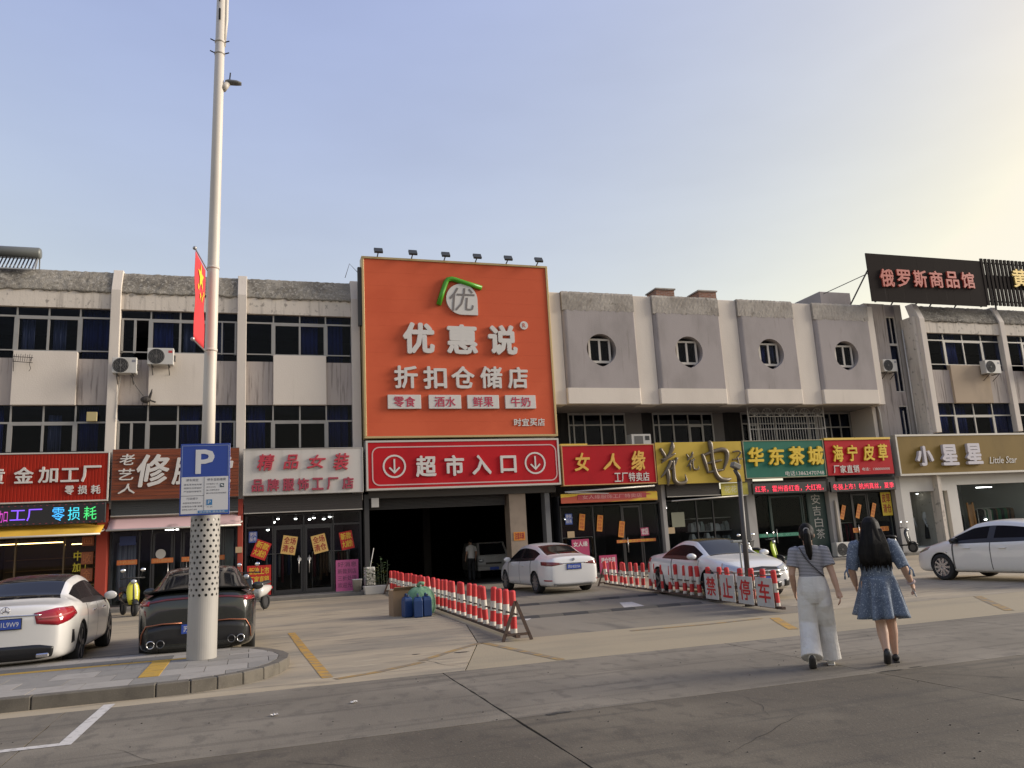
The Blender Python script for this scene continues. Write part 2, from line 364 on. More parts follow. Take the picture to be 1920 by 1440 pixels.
# ================================================================ kerbed island at the left
pav = thing('pavement', None, None, kind='structure')
tile_m = [M('paving_tile_%s' % n, c, 0.8, layers=[((c[0] * .72, c[1] * .72, c[2] * .72), 5.0, (1, 1, 1), 0.45, 0.7, 0.5), ((c[0] * 1.25, c[1] * 1.25, c[2] * 1.22), 30.0, (1, 1, 1), 0.55, 0.7, 0.4)], bump=(60.0, 0.003)) for n, c in (('grey', (0.25, 0.23, 0.20)), ('pale', (0.30, 0.275, 0.24)), ('dull', (0.215, 0.20, 0.175)))]
tile_dark = M('dark_paving_strip', (0.12, 0.115, 0.105), 0.85, bump=(50.0, 0.004))
tile_yel = M('yellow_paving_tile', (0.42, 0.25, 0.03), 0.75, layers=[((0.25, 0.17, 0.05), 9.0, (1, 1, 1), 0.5, 0.7, 0.6)])
kerb_m = M('granite_kerb', (0.135, 0.12, 0.098), 0.85, spec=.2, layers=[((0.085, 0.076, 0.064), 3.0, (1, 1, 1), 0.45, 0.7, 0.7), ((0.20, 0.18, 0.155), 50.0, (1, 1, 1), 0.58, 0.7, 0.4), ((0.10, 0.09, 0.052), 1.5, (1, 1, 4), 0.6, 0.75, 0.5)], bump=(60.0, 0.003))
Z0 = 0.15
def island_front(x):      # front edge y at x, before the round nose
    return 10.80
OUT = [(-9.0, 10.80), (-1.1, 10.80), (-0.72, 10.83), (-0.42, 10.93), (-0.12, 11.10), (0.13, 11.36), (0.33, 11.72), (0.46, 12.15), (0.50, 12.62), (0.42, 13.1), (0.26, 13.55), (0.04, 13.95), (-0.3, 14.28), (-0.75, 14.45), (-9.0, 14.45)]
INN = [(-9.0, 10.95), (-1.1, 10.95), (-0.75, 10.98), (-0.48, 11.07), (-0.22, 11.22), (0.01, 11.45), (0.19, 11.77), (0.31, 12.18), (0.345, 12.6), (0.27, 13.02), (0.13, 13.42), (-0.07, 13.80), (-0.37, 14.11), (-0.78, 14.28), (-9.0, 14.28)]
xs = [-9.0, -7.9, -6.8, -5.7, -4.6, -3.5, -2.4, -1.1]
for a, b in zip(xs[:-1], xs[1:]):
    MB().slab([(a + .004, 10.80), (b - .004, 10.80), (b - .004, 10.95), (a + .004, 10.95)], -0.05, Z0).build('kerb_stone', kerb_m, pav, bevel=0.012)
    MB().slab([(a + .004, 14.28), (b - .004, 14.28), (b - .004, 14.45), (a + .004, 14.45)], -0.05, Z0).build('kerb_stone', kerb_m, pav, bevel=0.012)
for k in range(1, 13):
    p, q, r, t = OUT[k], OUT[k + 1], INN[k + 1], INN[k]
    e = 0.012
    lerp = lambda u, v, w: (u[0] + (v[0] - u[0]) * w, u[1] + (v[1] - u[1]) * w)
    MB().slab([lerp(p, q, e), lerp(p, q, 1 - e), lerp(t, r, 1 - e), lerp(t, r, e)], -0.05, Z0 - (0.0 if k < 9 else 0.004)).build('kerb_stone', kerb_m, pav, bevel=0.012)
MB().add([(x, y, Z0 - 0.03) for x, y in INN], [list(range(len(INN)))]).build('bedding', joint_m, pav)
# tiles, clipped to the inner outline
def clip_poly(poly, clip):
    out = poly
    for i in range(len(clip)):
        a = clip[i]; b = clip[(i + 1) % len(clip)]; inp = out; out = []
        if not inp: break
        sd = lambda p: (b[0] - a[0]) * (p[1] - a[1]) - (b[1] - a[1]) * (p[0] - a[0])
        for j in range(len(inp)):
            p = inp[j]; q = inp[(j + 1) % len(inp)]; sp = sd(p); sq = sd(q)
            if sp >= 0: out.append(p)
            if sp * sq < 0:
                t = sp / (sp - sq); out.append((p[0] + (q[0] - p[0]) * t, p[1] + (q[1] - p[1]) * t))
    return out
rows = [(10.953, 11.49), (11.49, 12.03), (12.03, 12.57), (12.57, 13.11), (13.11, 13.29), (13.29, 13.74), (13.74, 14.277)]
for j, (ya, yb) in enumerate(rows):
    n = 0
    x = -8.98 + (0.27 if j % 2 else 0.0)
    while x < 0.4:
        tw = 0.54
        g_ = 0.004
        poly = clip_poly([(x + g_, ya + g_), (x + tw - g_, ya + g_), (x + tw - g_, yb - g_), (x + g_, yb - g_)], INN)
        if len(poly) >= 3:
            yl = (j == 4 and x < -1.2)
            mt = tile_yel if yl else (tile_dark if (j == 5 and x < -1.3) else random.choice(tile_m))
            MB().slab(poly, Z0 - 0.06, Z0 - random.uniform(0, 0.004)).build('paving_tile', mt, pav)
        x += tw
for i in range(3):
    MB().slab([(-1.38, 11.5 + i * .54), (-1.14, 11.5 + i * .54), (-1.14, 12.02 + i * .54), (-1.38, 12.02 + i * .54)], Z0 - 0.02, Z0 + 0.006).build('paving_tile', tile_yel, pav)

# ================================================================ shop row: shared materials and pieces
render_beige = M('beige_render', (0.6264, 0.5564, 0.4708), 0.9, layers=[((0.5400, 0.4815, 0.4120), 0.7, (1, 1, 0.6), 0.40, 0.68, 0.8), ((0.3240, 0.2836, 0.2408), 2.4, (3.2, 3.2, 0.22), 0.50, 0.72, 0.7), ((0.1620, 0.1445, 0.1231), 4.0, (1.5, 1, 1.2), 0.58, 0.70, 0.65)], bump=(22.0, 0.01))
render_clean = M('pale_render', (0.6420, 0.5724, 0.4929), 0.88, layers=[((0.5671, 0.5035, 0.4346), 0.6, (1, 1, 0.5), 0.40, 0.7, 0.8), ((0.4494, 0.3922, 0.3286), 2.0, (3.0, 3.0, 0.2), 0.60, 0.82, 0.5)], bump=(22.0, 0.008))
render_grey = M('grey_render', (0.335, 0.298, 0.285), 0.9, layers=[((0.255, 0.228, 0.215), 0.8, (1, 1, 0.5), 0.4, 0.7, 0.8), ((0.18, 0.155, 0.14), 2.6, (3.2, 3.2, 0.25), 0.60, 0.80, 0.6)], bump=(22.0, 0.008))
render_warm = M('warm_grey_render', (0.42, 0.365, 0.325), 0.9, layers=[((0.36, 0.31, 0.28), 0.8, (1, 1, 0.5), 0.4, 0.7, 0.8), ((0.15, 0.125, 0.11), 2.8, (3.5, 3.5, 0.22), 0.50, 0.70, 0.8)], bump=(22.0, 0.008))
rough_top = M('weathered_concrete', (0.25, 0.225, 0.185), 0.97, layers=[((0.12, 0.105, 0.085), 0.55, (1, 1, 1.6), 0.42, 0.60, 0.85), ((0.32, 0.29, 0.24), 1.7, (1, 1, 2.2), 0.50, 0.66, 0.6), ((0.40, 0.37, 0.32), 11.0, (1, 1, 1), 0.52, 0.66, 0.75), ((0.075, 0.067, 0.055), 10.0, (1, 1, 1), 0.56, 0.70, 0.75), ((0.35, 0.32, 0.27), 30.0, (1, 1, 1), 0.56, 0.68, 0.5)], bump=(22.0, 0.035))
worn_top = M('weathered_pale_concrete', (0.35, 0.315, 0.275), 0.95, spec=.2, layers=[((0.25, 0.222, 0.19), 0.9, (1, 1, 1.2), 0.42, 0.64, 0.8), ((0.43, 0.39, 0.335), 1.6, (1, 1, 0.8), 0.52, 0.66, 0.7), ((0.15, 0.132, 0.11), 2.2, (1.6, 1, 1.4), 0.60, 0.72, 0.75), ((0.20, 0.178, 0.15), 2.8, (3.0, 3.0, .25), 0.55, 0.72, 0.6)], bump=(16.0, 0.012))
frame_al = M('aluminium_frame', (0.31, 0.295, 0.27), 0.5, 0.3, layers=[((0.25, 0.24, 0.22), 3.0, (1, 1, 1), 0.5, 0.7, 0.5)])
frame_dk = M('dark_shop_frame', (0.022, 0.021, 0.022), 0.4)
win_glass = glass('window_glass', (0.50, 0.54, 0.64), 0.008, 0.03)
shop_glass = glass('shop_glass', (0.82, 0.85, 0.86), 0.007, 0.01)
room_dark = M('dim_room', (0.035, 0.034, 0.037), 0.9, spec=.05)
curtain_blue = M('blue_curtain', (0.055, 0.085, 0.29), 0.9, layers=[((0.022, 0.036, 0.14), 6.0, (4, 1, 0.05), 0.45, 0.6, 0.9)])
curtain_pale = M('pale_curtain', (0.28, 0.29, 0.34), 0.9, layers=[((0.12, 0.13, 0.17), 6.0, (4, 1, 0.05), 0.45, 0.6, 0.9)])
roof_m = M('roof_felt', (0.11, 0.10, 0.095), 0.95)

def curtain(par, x0, x1, z0, z1, y, mat):
    n = max(6, int((x1 - x0) / 0.05)); mb = MB(); top = []; bot = []
    for i in range(n + 1):
        x = x0 + (x1 - x0) * i / n; yy = y + 0.03 * sin(i * 2.1) + 0.01 * sin(i * 5.3)
        top.append((x, yy, z1)); bot.append((x, yy, z0))
    mb.add(top + bot, [(i, n + 1 + i, n + 2 + i, i + 1) for i in range(n)])
    for i in range(n + 1): pass
    o = mb.build('curtain', mat, par, smooth=True); s_ = o.modifiers.new('thick', 'SOLIDIFY'); s_.thickness = 0.008
    return o
def glaze(par, x0, x1, z0, z1, y, mat=None):
    return MB().box(x0, x1, y, y + 0.008, z0, z1).build('pane', mat or win_glass, par)
def bars(par, rects, y0, y1, mat=None, name='frame'):
    mb = MB()
    for i, (x0, x1, z0, z1) in enumerate(rects):
        e = 0.0015 * (i % 5)
        mb.box(x0, x1, y0 - e, y1, z0, z1)
    return mb.build(name, mat or frame_al, par)

def old_bay(b, xa, xb, Y, variant=0, Zt=10.27, sp=None, seed=0):
    """one bay of the old terrace between two pillars (clear opening xa..xb): two storeys of windows and the spandrel between"""
    rnd = random.Random(seed)
    q = [xa + (xb - xa) * k / 4 for k in range(5)]
    # spandrels
    MB().box(xa, q[1] - .002, Y, Y + .12, 6.87, 8.47).build('spandrel', render_warm, b)
    MB().box(q[3] + .002, xb, Y, Y + .12, 6.87, 8.47).build('spandrel', render_warm, b)
    MB().box(q[1], q[3], Y - .12, Y + .12, 6.85, 8.70).build('spandrel', sp or render_clean, b, bevel=0.01)
    for fl, (za, zb, zt) in enumerate(((5.25, 6.87, 6.27), (8.47, Zt, 9.95))):
        w = MB()
        # outer frame is the window part's own mesh
        yb = Y + .10
        t = 0.05
        R = [(xa, xb, zt - .03, zt + .03)]
        for k in (1, 2, 3): R.append((q[k] - t / 2, q[k] + t / 2, zt + .03, zb))
        zl = 8.72 if fl else 5.3
        if fl:
            for (u, v) in ((q[0], q[1]), (q[3], q[4])): R.append((u + .03, v - .03, 8.74, 8.78))
        for k in (1, 3): R.append((q[k] - .07, q[k] + .07, zl, zt - .03))
        R.append((q[2] - .035, q[2] + .035, zl, zt - .03))
        if fl: R.append((q[1] + .07, q[3] - .07, zl - .02, zl + .05))
        R.append((q[1] + .07, q[3] - .07, zt - .09, zt - .031))
        if variant == 1:
            R.append((q[0] + .02, q[0] + .09, zl, zt - .03)); R.append((q[0] + .42, q[0] + .50, zl, zt - .03)); R.append((q[3] + .42, q[3] + .47, zl, zt - .03))
            R.append((q[4] - .09, q[4] - .02, zl, zt - .03))
        for (x0, x1, z0, z1) in R: w.box(x0, x1, yb - .05 - 0.001 * (len(w.v) // 8 % 7), yb + .03, z0, z1)
        win = w.build('window', frame_al, b)
        for k in range(4):
            if variant == 1 and k == 0 and fl:
                glaze(win, q[0] + .04, q[0] + .45, za, zt, yb); glaze(win, q[0] + .04, q[1] - .02, zt, zb, yb)
                continue
            lo = za if (k in (0, 3) or not fl) else 8.70
            glaze(win, q[k] + .004, q[k + 1] - .004, lo, zt - .02, yb); glaze(win, q[k] + .004, q[k + 1] - .004, zt + .02, zb, yb)
        for k in range(4):
            r_ = rnd.random()
            if variant == 1 and k == 0: continue
            if r_ < 0.42: curtain(b, q[k] + .06, q[k + 1] - .06 - rnd.random() * .3, za, zb, Y + .34, curtain_blue)
            elif r_ < 0.52: curtain(b, q[k] + .1, q[k] + .5, za, zb - .3, Y + .34, curtain_pale)

def old_terrace(name, label, cols, Y, x_out0, x_out1, seeds, Zt=10.27, sp=None, depth=10.0, zc=3.3):
    b = thing(name, label, 'building', (cols[0], Y, 0))
    for x in cols:
        mb = MB(); h = 0.16
        # straight shaft, then the head that leans back with the roof band
        mb.loft([[(x - h, Y - .17, zc), (x + h, Y - .17, zc), (x + h, Y + .35, zc), (x - h, Y + .35, zc)],
                 [(x - h, Y - .17, 10.95), (x + h, Y - .17, 10.95), (x + h, Y + .35, 10.95), (x - h, Y + .35, 10.95)],
                 [(x - h, Y + .16, 11.78), (x + h, Y + .16, 11.78), (x + h, Y + .60, 11.78), (x - h, Y + .60, 11.78)]])
        mb.build('pillar', render_clean, b, bevel=0.015)
    edges = [x_out0] + [c for c in cols] + [x_out1]
    for i, (a, c) in enumerate(zip(cols[:-1], cols[1:])):
        old_bay(b, a + .16, c - .16, Y, seeds[i][0], Zt, sp, seeds[i][1])
    xa, xb = x_out0, x_out1
    # fascia under the roof band, one per bay, and the ragged leaning band above it
    for a, c in zip(cols[:-1], cols[1:]):
        MB().box(a + .16, c - .16, Y - .06, Y + .3, Zt, 10.93).build('fascia', render_beige, b)
        nx, nz = 46, 12; vs = []
        rr = random.Random(int(a * 31))
        for k in range(nz + 1):
            for i in range(nx + 1):
                t = k / nz; x = a + .16 + (c - a - .32) * i / nx
                z = 10.86 + 0.84 * t; y = Y - .10 + 0.34 * t ** 1.3
                e = 0.0 if i in (0, nx) else 1.0
                z += e * (rr.uniform(-.05, .03) if k == 0 else rr.uniform(-.012, .012)); y += e * rr.uniform(-.022, .022)
                vs.append((x, y, z))
        W_ = nx + 1; n0 = len(vs)
        fs = [(k * W_ + i, k * W_ + i + 1, (k + 1) * W_ + i + 1, (k + 1) * W_ + i) for k in range(nz) for i in range(nx)]
        # flat top and underside
        vs += [(p[0], Y + .62, 11.70) for p in vs[nz * W_: nz * W_ + W_]]
        fs += [(nz * W_ + i, nz * W_ + i + 1, n0 + i + 1, n0 + i) for i in range(nx)]
        n1 = len(vs); vs += [(vs[i][0], Y + .25, 10.90) for i in range(W_)]
        fs += [(i + 1, i, n1 + i, n1 + i + 1) for i in range(nx)]
        MB().add(vs, fs).build('parapet', rough_top, b, smooth=True)
    # body: slabs, back and side walls, roof
    mb = MB()
    mb.box(xa, xb, Y + .36, Y + depth, 6.86, 6.98); mb.box(xa, xb, Y + .36, Y + depth, 10.30, 10.5); mb.box(xa, xb, Y + .36, Y + depth, 4.9, 5.15)
    mb.build('floor_slab', render_grey, b)
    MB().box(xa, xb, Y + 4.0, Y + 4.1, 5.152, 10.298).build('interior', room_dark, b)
    MB().box(xa, xb, Y + .66, Y + depth, 10.95, 11.1).build('roof', roof_m, b)
    MB().box(xa, xb, Y + depth, Y + depth + .2, 0, 11.3).build('wall', render_grey, b)
    MB().box(xa - .2, xa, Y + .05, Y + depth + .2, 0, 11.1).build('wall', render_beige, b)
    MB().box(xb, xb + .2, Y + .05, Y + depth + .2, 5.1, 11.1).build('wall', render_beige, b)
    return b

left_b = old_terrace('shop_building', 'stained beige terrace with blue curtained window bands left of the orange billboard', [-17.18, -13.02, -8.86, -4.69, -0.50, 3.60], 29.9, -17.3, 3.82, [(0, 11), (0, 5), (0, 21), (1, 8), (0, 14)])

# ---------------------------------------------------------------- middle building with the round windows
YM = 29.5
mid_b = thing('shop_building', 'grey fronted block with four round windows overhanging dark balconies', 'building', (11.6, YM, 0))
kf = YM / 30.0
pil = [(11.3, 11.98), (15.25, 16.15), (19.38, 20.36), (23.25, 24.36), (27.44, 27.86)]
for x0, x1 in pil:
    MB().box(x0, x1, YM + .12, YM + .8, 6.83, 11.55).build('pillar', render_clean, mid_b, bevel=0.02)
def rounded_panel(x0, x1, z0, z1, y, dep, rad, hole=None):
    """front panel with its left and right vertical edges rounded; optional round hole with a pointed foot"""
    mb = MB()
    prof = [(x0, y + dep)]
    for k in range(7): prof.append((x0 + rad - rad * cos(k * pi / 12), y + rad - rad * sin(k * pi / 12)))
    for k in range(7): prof.append((x1 - .06 + .06 * sin(k * pi / 12), y + .06 - .06 * cos(k * pi / 12)))
    prof.append((x1, y + dep))
    xl, xr = prof[7][0], prof[8][0]
    n = len(prof)
    vs = [(p[0], p[1], z0) for p in prof] + [(p[0], p[1], z1) for p in prof]
    fs = [(i, i + 1, n + i + 1, n + i) for i in range(n - 1) if not (hole and i == 7)]
    fs += [list(range(n - 1, -1, -1)), [n + i for i in range(n)]]
    mb.add(vs, fs)
    if hole:
        cx, cz, r = hole; N = 48; ci = []; co = []
        for k in range(N):
            a = 2 * pi * k / N; rr = r
            d = abs((a - 1.5 * pi))
            if d < 0.5: rr = r * (1 + 0.10 * (1 - d / 0.5))
            dx, dz = cos(a), sin(a)
            ci.append((cx + rr * dx, cz + rr * dz))
            t = min(((xr - cx) / dx if dx > 1e-9 else (xl - cx) / dx if dx < -1e-9 else 1e9), ((z1 - cz) / dz if dz > 1e-9 else (z0 - cz) / dz if dz < -1e-9 else 1e9))
            co.append((cx + t * dx, cz + t * dz))
        corners = [(xr, z1), (xl, z1), (xl, z0), (xr, z0)]
        vs = [(p[0], y, p[1]) for p in ci] + [(p[0], y, p[1]) for p in co] + [(p[0], y + dep, p[1]) for p in ci]
        fs = []
        for k in range(N):
            j = (k + 1) % N
            a, b = co[k], co[j]
            cor = None
            for c in corners:
                onx = abs(a[0] - c[0]) < 1e-6 or abs(a[1] - c[1]) < 1e-6; onb = abs(b[0] - c[0]) < 1e-6 or abs(b[1] - c[1]) < 1e-6
                if onx and onb and abs(a[0] - b[0]) > 1e-6 and abs(a[1] - b[1]) > 1e-6: cor = c
            if cor:
                vs.append((cor[0], y, cor[1])); fs.append((k, N + k, len(vs) - 1, N + j, j))
            else: fs.append((k, N + k, N + j, j))
            fs.append((k, j, 2 * N + j, 2 * N + k))
        mb.add(vs, fs)
    return mb
for i, (cx, ) in enumerate(((13.62,), (17.72,), (21.85,), (25.92,))):
    x0 = pil[i][1] - .0; x1 = pil[i + 1][0] + .0
    cz = 9.13
    rounded_panel(x0, x1, 7.50, 10.86, YM, .42, .20, (cx, cz, .66)).build('facade_panel', render_grey, mid_b)
    rounded_panel(x0, x1, 6.85, 7.495, YM - .03, .45, .04).build('facade_panel', render_clean, mid_b)
    # ragged concrete top
    nx, nz = 40, 9; vs = []; rr = random.Random(90 + i)
    for k in range(nz + 1):
        for q in range(nx + 1):
            t = k / nz
            vs.append((x0 + (x1 - x0) * q / nx, YM - .006 + rr.uniform(-.005, .005) + (.03 if k == nz else 0), 10.80 + (0.78 * t) + (rr.uniform(-.05, .02) if k == 0 else rr.uniform(-.012, .012) if k == nz else 0)))
    W_ = nx + 1; fs = [(k * W_ + q, k * W_ + q + 1, (k + 1) * W_ + q + 1, (k + 1) * W_ + q) for k in range(nz) for q in range(nx)]
    n0 = len(vs); vs += [(vs[nz * W_ + q][0], YM + .9, 11.55) for q in range(W_)]; fs += [(nz * W_ + q, nz * W_ + q + 1, n0 + q + 1, n0 + q) for q in range(nx)]
    n1 = len(vs); vs += [(vs[q][0], YM + .3, 10.86) for q in range(W_)]; fs += [(q + 1, q, n1 + q, n1 + q + 1) for q in range(nx)]
    for e in (0, nx):
        vs.append((vs[e][0], YM + .9, 10.86)); k_ = len(vs) - 1
        fs.append([k * W_ + e for k in range(nz + 1)] + [n0 + e, k_])
    MB().add(vs, fs).build('parapet', worn_top, mid_b)
    # square sliding window inside the round hole
    s_ = 0.50; yw = YM + .20
    w = MB()
    for (a, b_, c, d) in ((cx - s_, cx - s_ + .09, cz - s_ - .04, cz + s_), (cx + s_ - .09, cx + s_, cz - s_ - .04, cz + s_), (cx - s_ + .09, cx + s_ - .09, cz + s_ - .08, cz + s_), (cx - s_ + .09, cx + s_ - .09, cz - s_ - .04, cz - s_ + .06), (cx - .045, cx + .045, cz - s_ + .06, cz + s_ - .08)):
        w.box(a, b_, yw, yw + .08, c, d)
    win = w.build('window', M('cream_window_frame', (0.52, 0.48, 0.42), 0.5), mid_b)
    glaze(win, cx - s_ + .05, cx - .01, cz - s_ + .02, cz + s_ - .05, yw + .03); glaze(win, cx + .01, cx + s_ - .05, cz - s_ + .02, cz + s_ - .05, yw + .035)
    if i == 2: curtain(mid_b, cx - .45, cx - .05, cz - .5, cz + .45, YM + .34, curtain_blue)
    if i == 2: curtain(mid_b, cx + .05, cx + .4, cz - .3, cz + .45, YM + .34, curtain_pale)
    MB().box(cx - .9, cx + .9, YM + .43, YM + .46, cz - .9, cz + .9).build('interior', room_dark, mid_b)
mb = MB(); mb.box(11.3, 27.86, YM + .47, YM + 17.5, 6.84, 7.0); mb.box(3.95, 27.86, YM + 1.4, YM + 17.5, 4.95, 5.2); mb.build('floor_slab', render_grey, mid_b)
MB().box(3.95, 27.86, YM + .92, YM + 17.5, 11.3, 11.45).build('roof', roof_m, mid_b)
MB().box(3.95, 27.9, YM + 17.5, YM + 17.7, 0, 11.4).build('wall', render_grey, mid_b)
MB().box(27.66, 27.86, YM + .81, YM + 17.5, 5.2, 11.3).build('wall', render_clean, mid_b)
MB().box(3.95, 11.3, YM + 1.0, YM + 1.2, 5.2, 11.5).build('wall', render_beige, mid_b)
MB().box(11.3, 27.66, YM + .81, YM + .9, 7.0, 11.3).build('wall', render_grey, mid_b)
# second storey set back under the overhang
YB = 31.8; KB = 31.8 / 31.0
dim_wall = M('shaded_balcony_wall', (0.15, 0.135, 0.122), 0.9, layers=[((0.12, 0.11, 0.10), 1.5, (2, 2, .4), .45, .7, .7)])  # wall colour darkened to carry the overhang's shade
dim_dark = M('shaded_dark_balcony_wall', (0.035, 0.032, 0.03), 0.9, spec=.1, layers=[((0.02, 0.018, 0.017), 1.5, (2, 2, .4), .45, .7, .7)])  # dark wall, with the balcony shade also put into its colour
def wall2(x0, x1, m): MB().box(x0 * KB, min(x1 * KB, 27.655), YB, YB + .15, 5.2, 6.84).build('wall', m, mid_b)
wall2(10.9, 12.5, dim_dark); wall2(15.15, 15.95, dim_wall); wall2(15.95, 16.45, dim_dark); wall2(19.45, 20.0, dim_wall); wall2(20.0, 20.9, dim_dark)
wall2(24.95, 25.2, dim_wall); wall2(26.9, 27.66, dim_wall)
def win2(x0, x1, muls, zt, door=None):
    x0 *= KB; x1 *= KB; muls = [v * KB for v in muls]; door = door and [v * KB for v in door]
    w = MB()
    w.box(x0, x1, YB - .04, YB + .05, zt - .03, zt + .03); w.box(x0, x1, YB - .041, YB + .05, 6.74, 6.84)
    for i, x in enumerate([x0 + .03] + muls + [x1 - .03]):
        w.box(x - .035, x + .035, YB - .042, YB + .05, 5.2, zt - .03); w.box(x - .025, x + .025, YB - .042, YB + .05, zt + .03, 6.74)
    if door: w.box(door[0], door[0] + .08, YB - .06, YB - .043, 5.2, zt - .03); w.box(door[1] - .08, door[1], YB - .06, YB - .043, 5.2, zt - .03); w.box(door[0] + .08, door[1] - .08, YB - .06, YB - .043, zt - .11, zt - .03)
    win = w.build('window', frame_al, mid_b)
    e = [x0] + muls + [x1]
    for a, c in zip(e[:-1], e[1:]): glaze(win, a + .004, c - .004, 5.2, zt, YB + .01); glaze(win, a + .004, c - .004, zt, 6.8, YB + .0215)
win2(12.5, 15.15, [12.75, 13.25, 14.0, 14.6], 6.3); win2(16.45, 19.45, [16.75, 17.45, 18.2, 18.9], 6.28, (18.2, 18.9)); win2(20.9, 24.95, [21.3, 21.8, 22.7, 23.3, 24.5], 6.3, (21.2, 21.75)); win2(25.2, 26.9, [25.75, 26.3], 6.1)
MB().box(17.9, 19.7, YB + .5, YB + .52, 5.3, 5.62).build('interior', M('blue_board', (0.03, 0.10, 0.38), 0.7), mid_b)
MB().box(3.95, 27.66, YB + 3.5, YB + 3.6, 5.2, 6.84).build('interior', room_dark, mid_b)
# security cage in front of the third balcony
cage = thing('security_cage', 'white barred cage with fan scrollwork over the balcony above the green sign', 'security cage', (22.9, 30.3, 5.25))
cm = M('cage_bars', (0.42, 0.40, 0.37), 0.5, 0.2)
mb = MB()
for k in range(29): mb.tube([(20.95 + k * .138, 30.4, 5.25), (20.95 + k * .138, 30.4, 6.42)], .012, 5)
mb.build('bar', cm, cage)
mb = MB()
for z in (5.25, 5.85, 6.42): mb.tube([(20.9, 30.39, z), (24.95, 30.39, z)], .02, 6)
for x in (20.9, 24.95): mb.tube([(x, 30.4, 5.2), (x, 30.4, 6.84)], .025, 6)
mb.build('rail', cm, cage)
for k in range(6):
    cx = 21.25 + k * .675; mb = MB()
    for a in range(0, 181, 30): mb.tube([(cx, 30.4, 6.44), (cx + .3 * cos(radians(a)), 30.4, 6.44 + .36 * sin(radians(a)))], .010, 5)
    mb.tube([(cx + .3 * cos(radians(a)), 30.4, 6.44 + .36 * sin(radians(a))) for a in range(0, 181, 20)], .011, 5)
    mb.build('scroll', cm, cage)
# roof bits: two brick chimneys, ragged slabs
def brickwork(name):
    m = M(name, (0.25, 0.11, 0.07), 0.92, bump=(25.0, 0.006)); nt = m.node_tree; b_ = nt.nodes['Principled BSDF']
    t = nt.nodes.new('ShaderNodeTexBrick'); t.inputs['Scale'].default_value = 1.0; t.inputs['Brick Width'].default_value = .23; t.inputs['Row Height'].default_value = .08; t.inputs['Mortar Size'].default_value = .008
    t.inputs['Color1'].default_value = (.28, .13, .08, 1); t.inputs['Color2'].default_value = (.19, .085, .055, 1); t.inputs['Mortar'].default_value = (.24, .22, .19, 1)
    gg = nt.nodes.new('ShaderNodeNewGeometry'); sp_ = nt.nodes.new('ShaderNodeSeparateXYZ'); cb = nt.nodes.new('ShaderNodeCombineXYZ'); ad = nt.nodes.new('ShaderNodeMath'); ad.operation = 'ADD'
    nt.links.new(gg.outputs['Position'], sp_.inputs[0]); nt.links.new(sp_.outputs[0], ad.inputs[0]); nt.links.new(sp_.outputs[1], ad.inputs[1]); nt.links.new(ad.outputs[0], cb.inputs[0]); nt.links.new(sp_.outputs[2], cb.inputs[1])
    nt.links.new(cb.outputs[0], t.inputs['Vector']); nt.links.new(t.outputs['Color'], b_.inputs['Base Color'])
    return m
brick_m = brickwork('brickwork')
for x, lab in ((16.95, 'square brick chimney on the roof between the first and second round windows'), (19.1, 'square brick chimney on the roof between the second and third round windows')):
    ch = thing('brick_chimney', lab, 'chimney', (x + .45, 31.0, 11.45), group='brick chimneys on the middle roof')
    MB().box(x, x + .9, 30.5, 31.4, 11.45, 12.20).build('shaft', brick_m, ch)
    MB().box(x - .05, x + .95, 30.45, 31.45, 12.20, 12.26).build('cap', worn_top, ch)
for (x0, x1, z, y, lab) in ((15.3, 16.4, 11.60, 30.2, 'broken grey roof slab lying left of the first chimney'), (20.1, 21.0, 11.62, 30.4, 'broken grey roof slab lying right of the second chimney'), (24.6, 25.2, 11.60, 30.2, 'small roof slab lying between the third and fourth round windows')):
    tag(MB().prism([(x0, z - .15), (x1, z - .15), (x1 - .05, z + .12), (x0 + .25, z + .14), (x0 + .05, z + .08)], y, y + .5).build('roof_slab', worn_top), lab, 'roof slab', 'loose slabs on the middle roof')
bpy.context.view_layer.update()
# ---------------------------------------------------------------- right building and the stair tower between
tan_sp = M('tan_render', (0.40, 0.31, 0.22), 0.9, layers=[((0.32, 0.25, 0.18), 1.2, (1, 1, .4), .45, .7, .7)])
right_b = old_terrace('shop_building', 'streaked beige terrace with tan window panel under the dark roof sign', [30.35, 35.35, 40.35, 45.35], 29.4, 30.2, 45.6, [(0, 3), (0, 9), (0, 4)], 10.29, tan_sp, zc=5.45)
tow = thing('stair_tower', 'narrow grey stair tower squeezed between the round windowed block and the terrace', 'building', (29, 30.2, 0))
MB().box(27.93, 29.15, 30.2, 30.5, 3.3, 11.9).build('wall', render_warm, tow)
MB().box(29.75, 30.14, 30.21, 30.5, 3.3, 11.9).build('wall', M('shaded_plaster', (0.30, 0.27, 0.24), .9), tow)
for (z0, z1, m_) in ((6.9, 7.55, render_warm), (5.1, 5.3, render_warm), (3.3, 5.1, render_warm), (11.3, 11.9, render_grey)):
    MB().box(29.152, 29.748, 30.26, 30.5, z0, z1).build('wall', m_, tow)
mb = MB()
for (z0, z1) in ((5.3, 6.9), (7.55, 9.9), (9.9, 11.3)):
    mb.box(29.16, 29.21, 30.28, 30.36, z0, z1); mb.box(29.69, 29.74, 30.28, 30.36, z0, z1); mb.box(29.21, 29.69, 30.281, 30.36, z1 - .06, z1)
    mb.box(29.21, 29.69, 30.281, 30.36, z0, z0 + .05); mb.box(29.43, 29.47, 30.279, 30.36, z0 + .05, min(z1, z0 + 1.4) - .06)
sw = mb.build('window', M('cream_window_frame'), tow)
for (z0, z1) in ((5.3, 6.9), (7.55, 9.9), (9.9, 11.3)): glaze(sw, 29.2, 29.7, z0, z1, 30.33)
MB().box(27.93, 30.14, 30.5, 38, 3.3, 11.88).build('core', render_grey, tow)
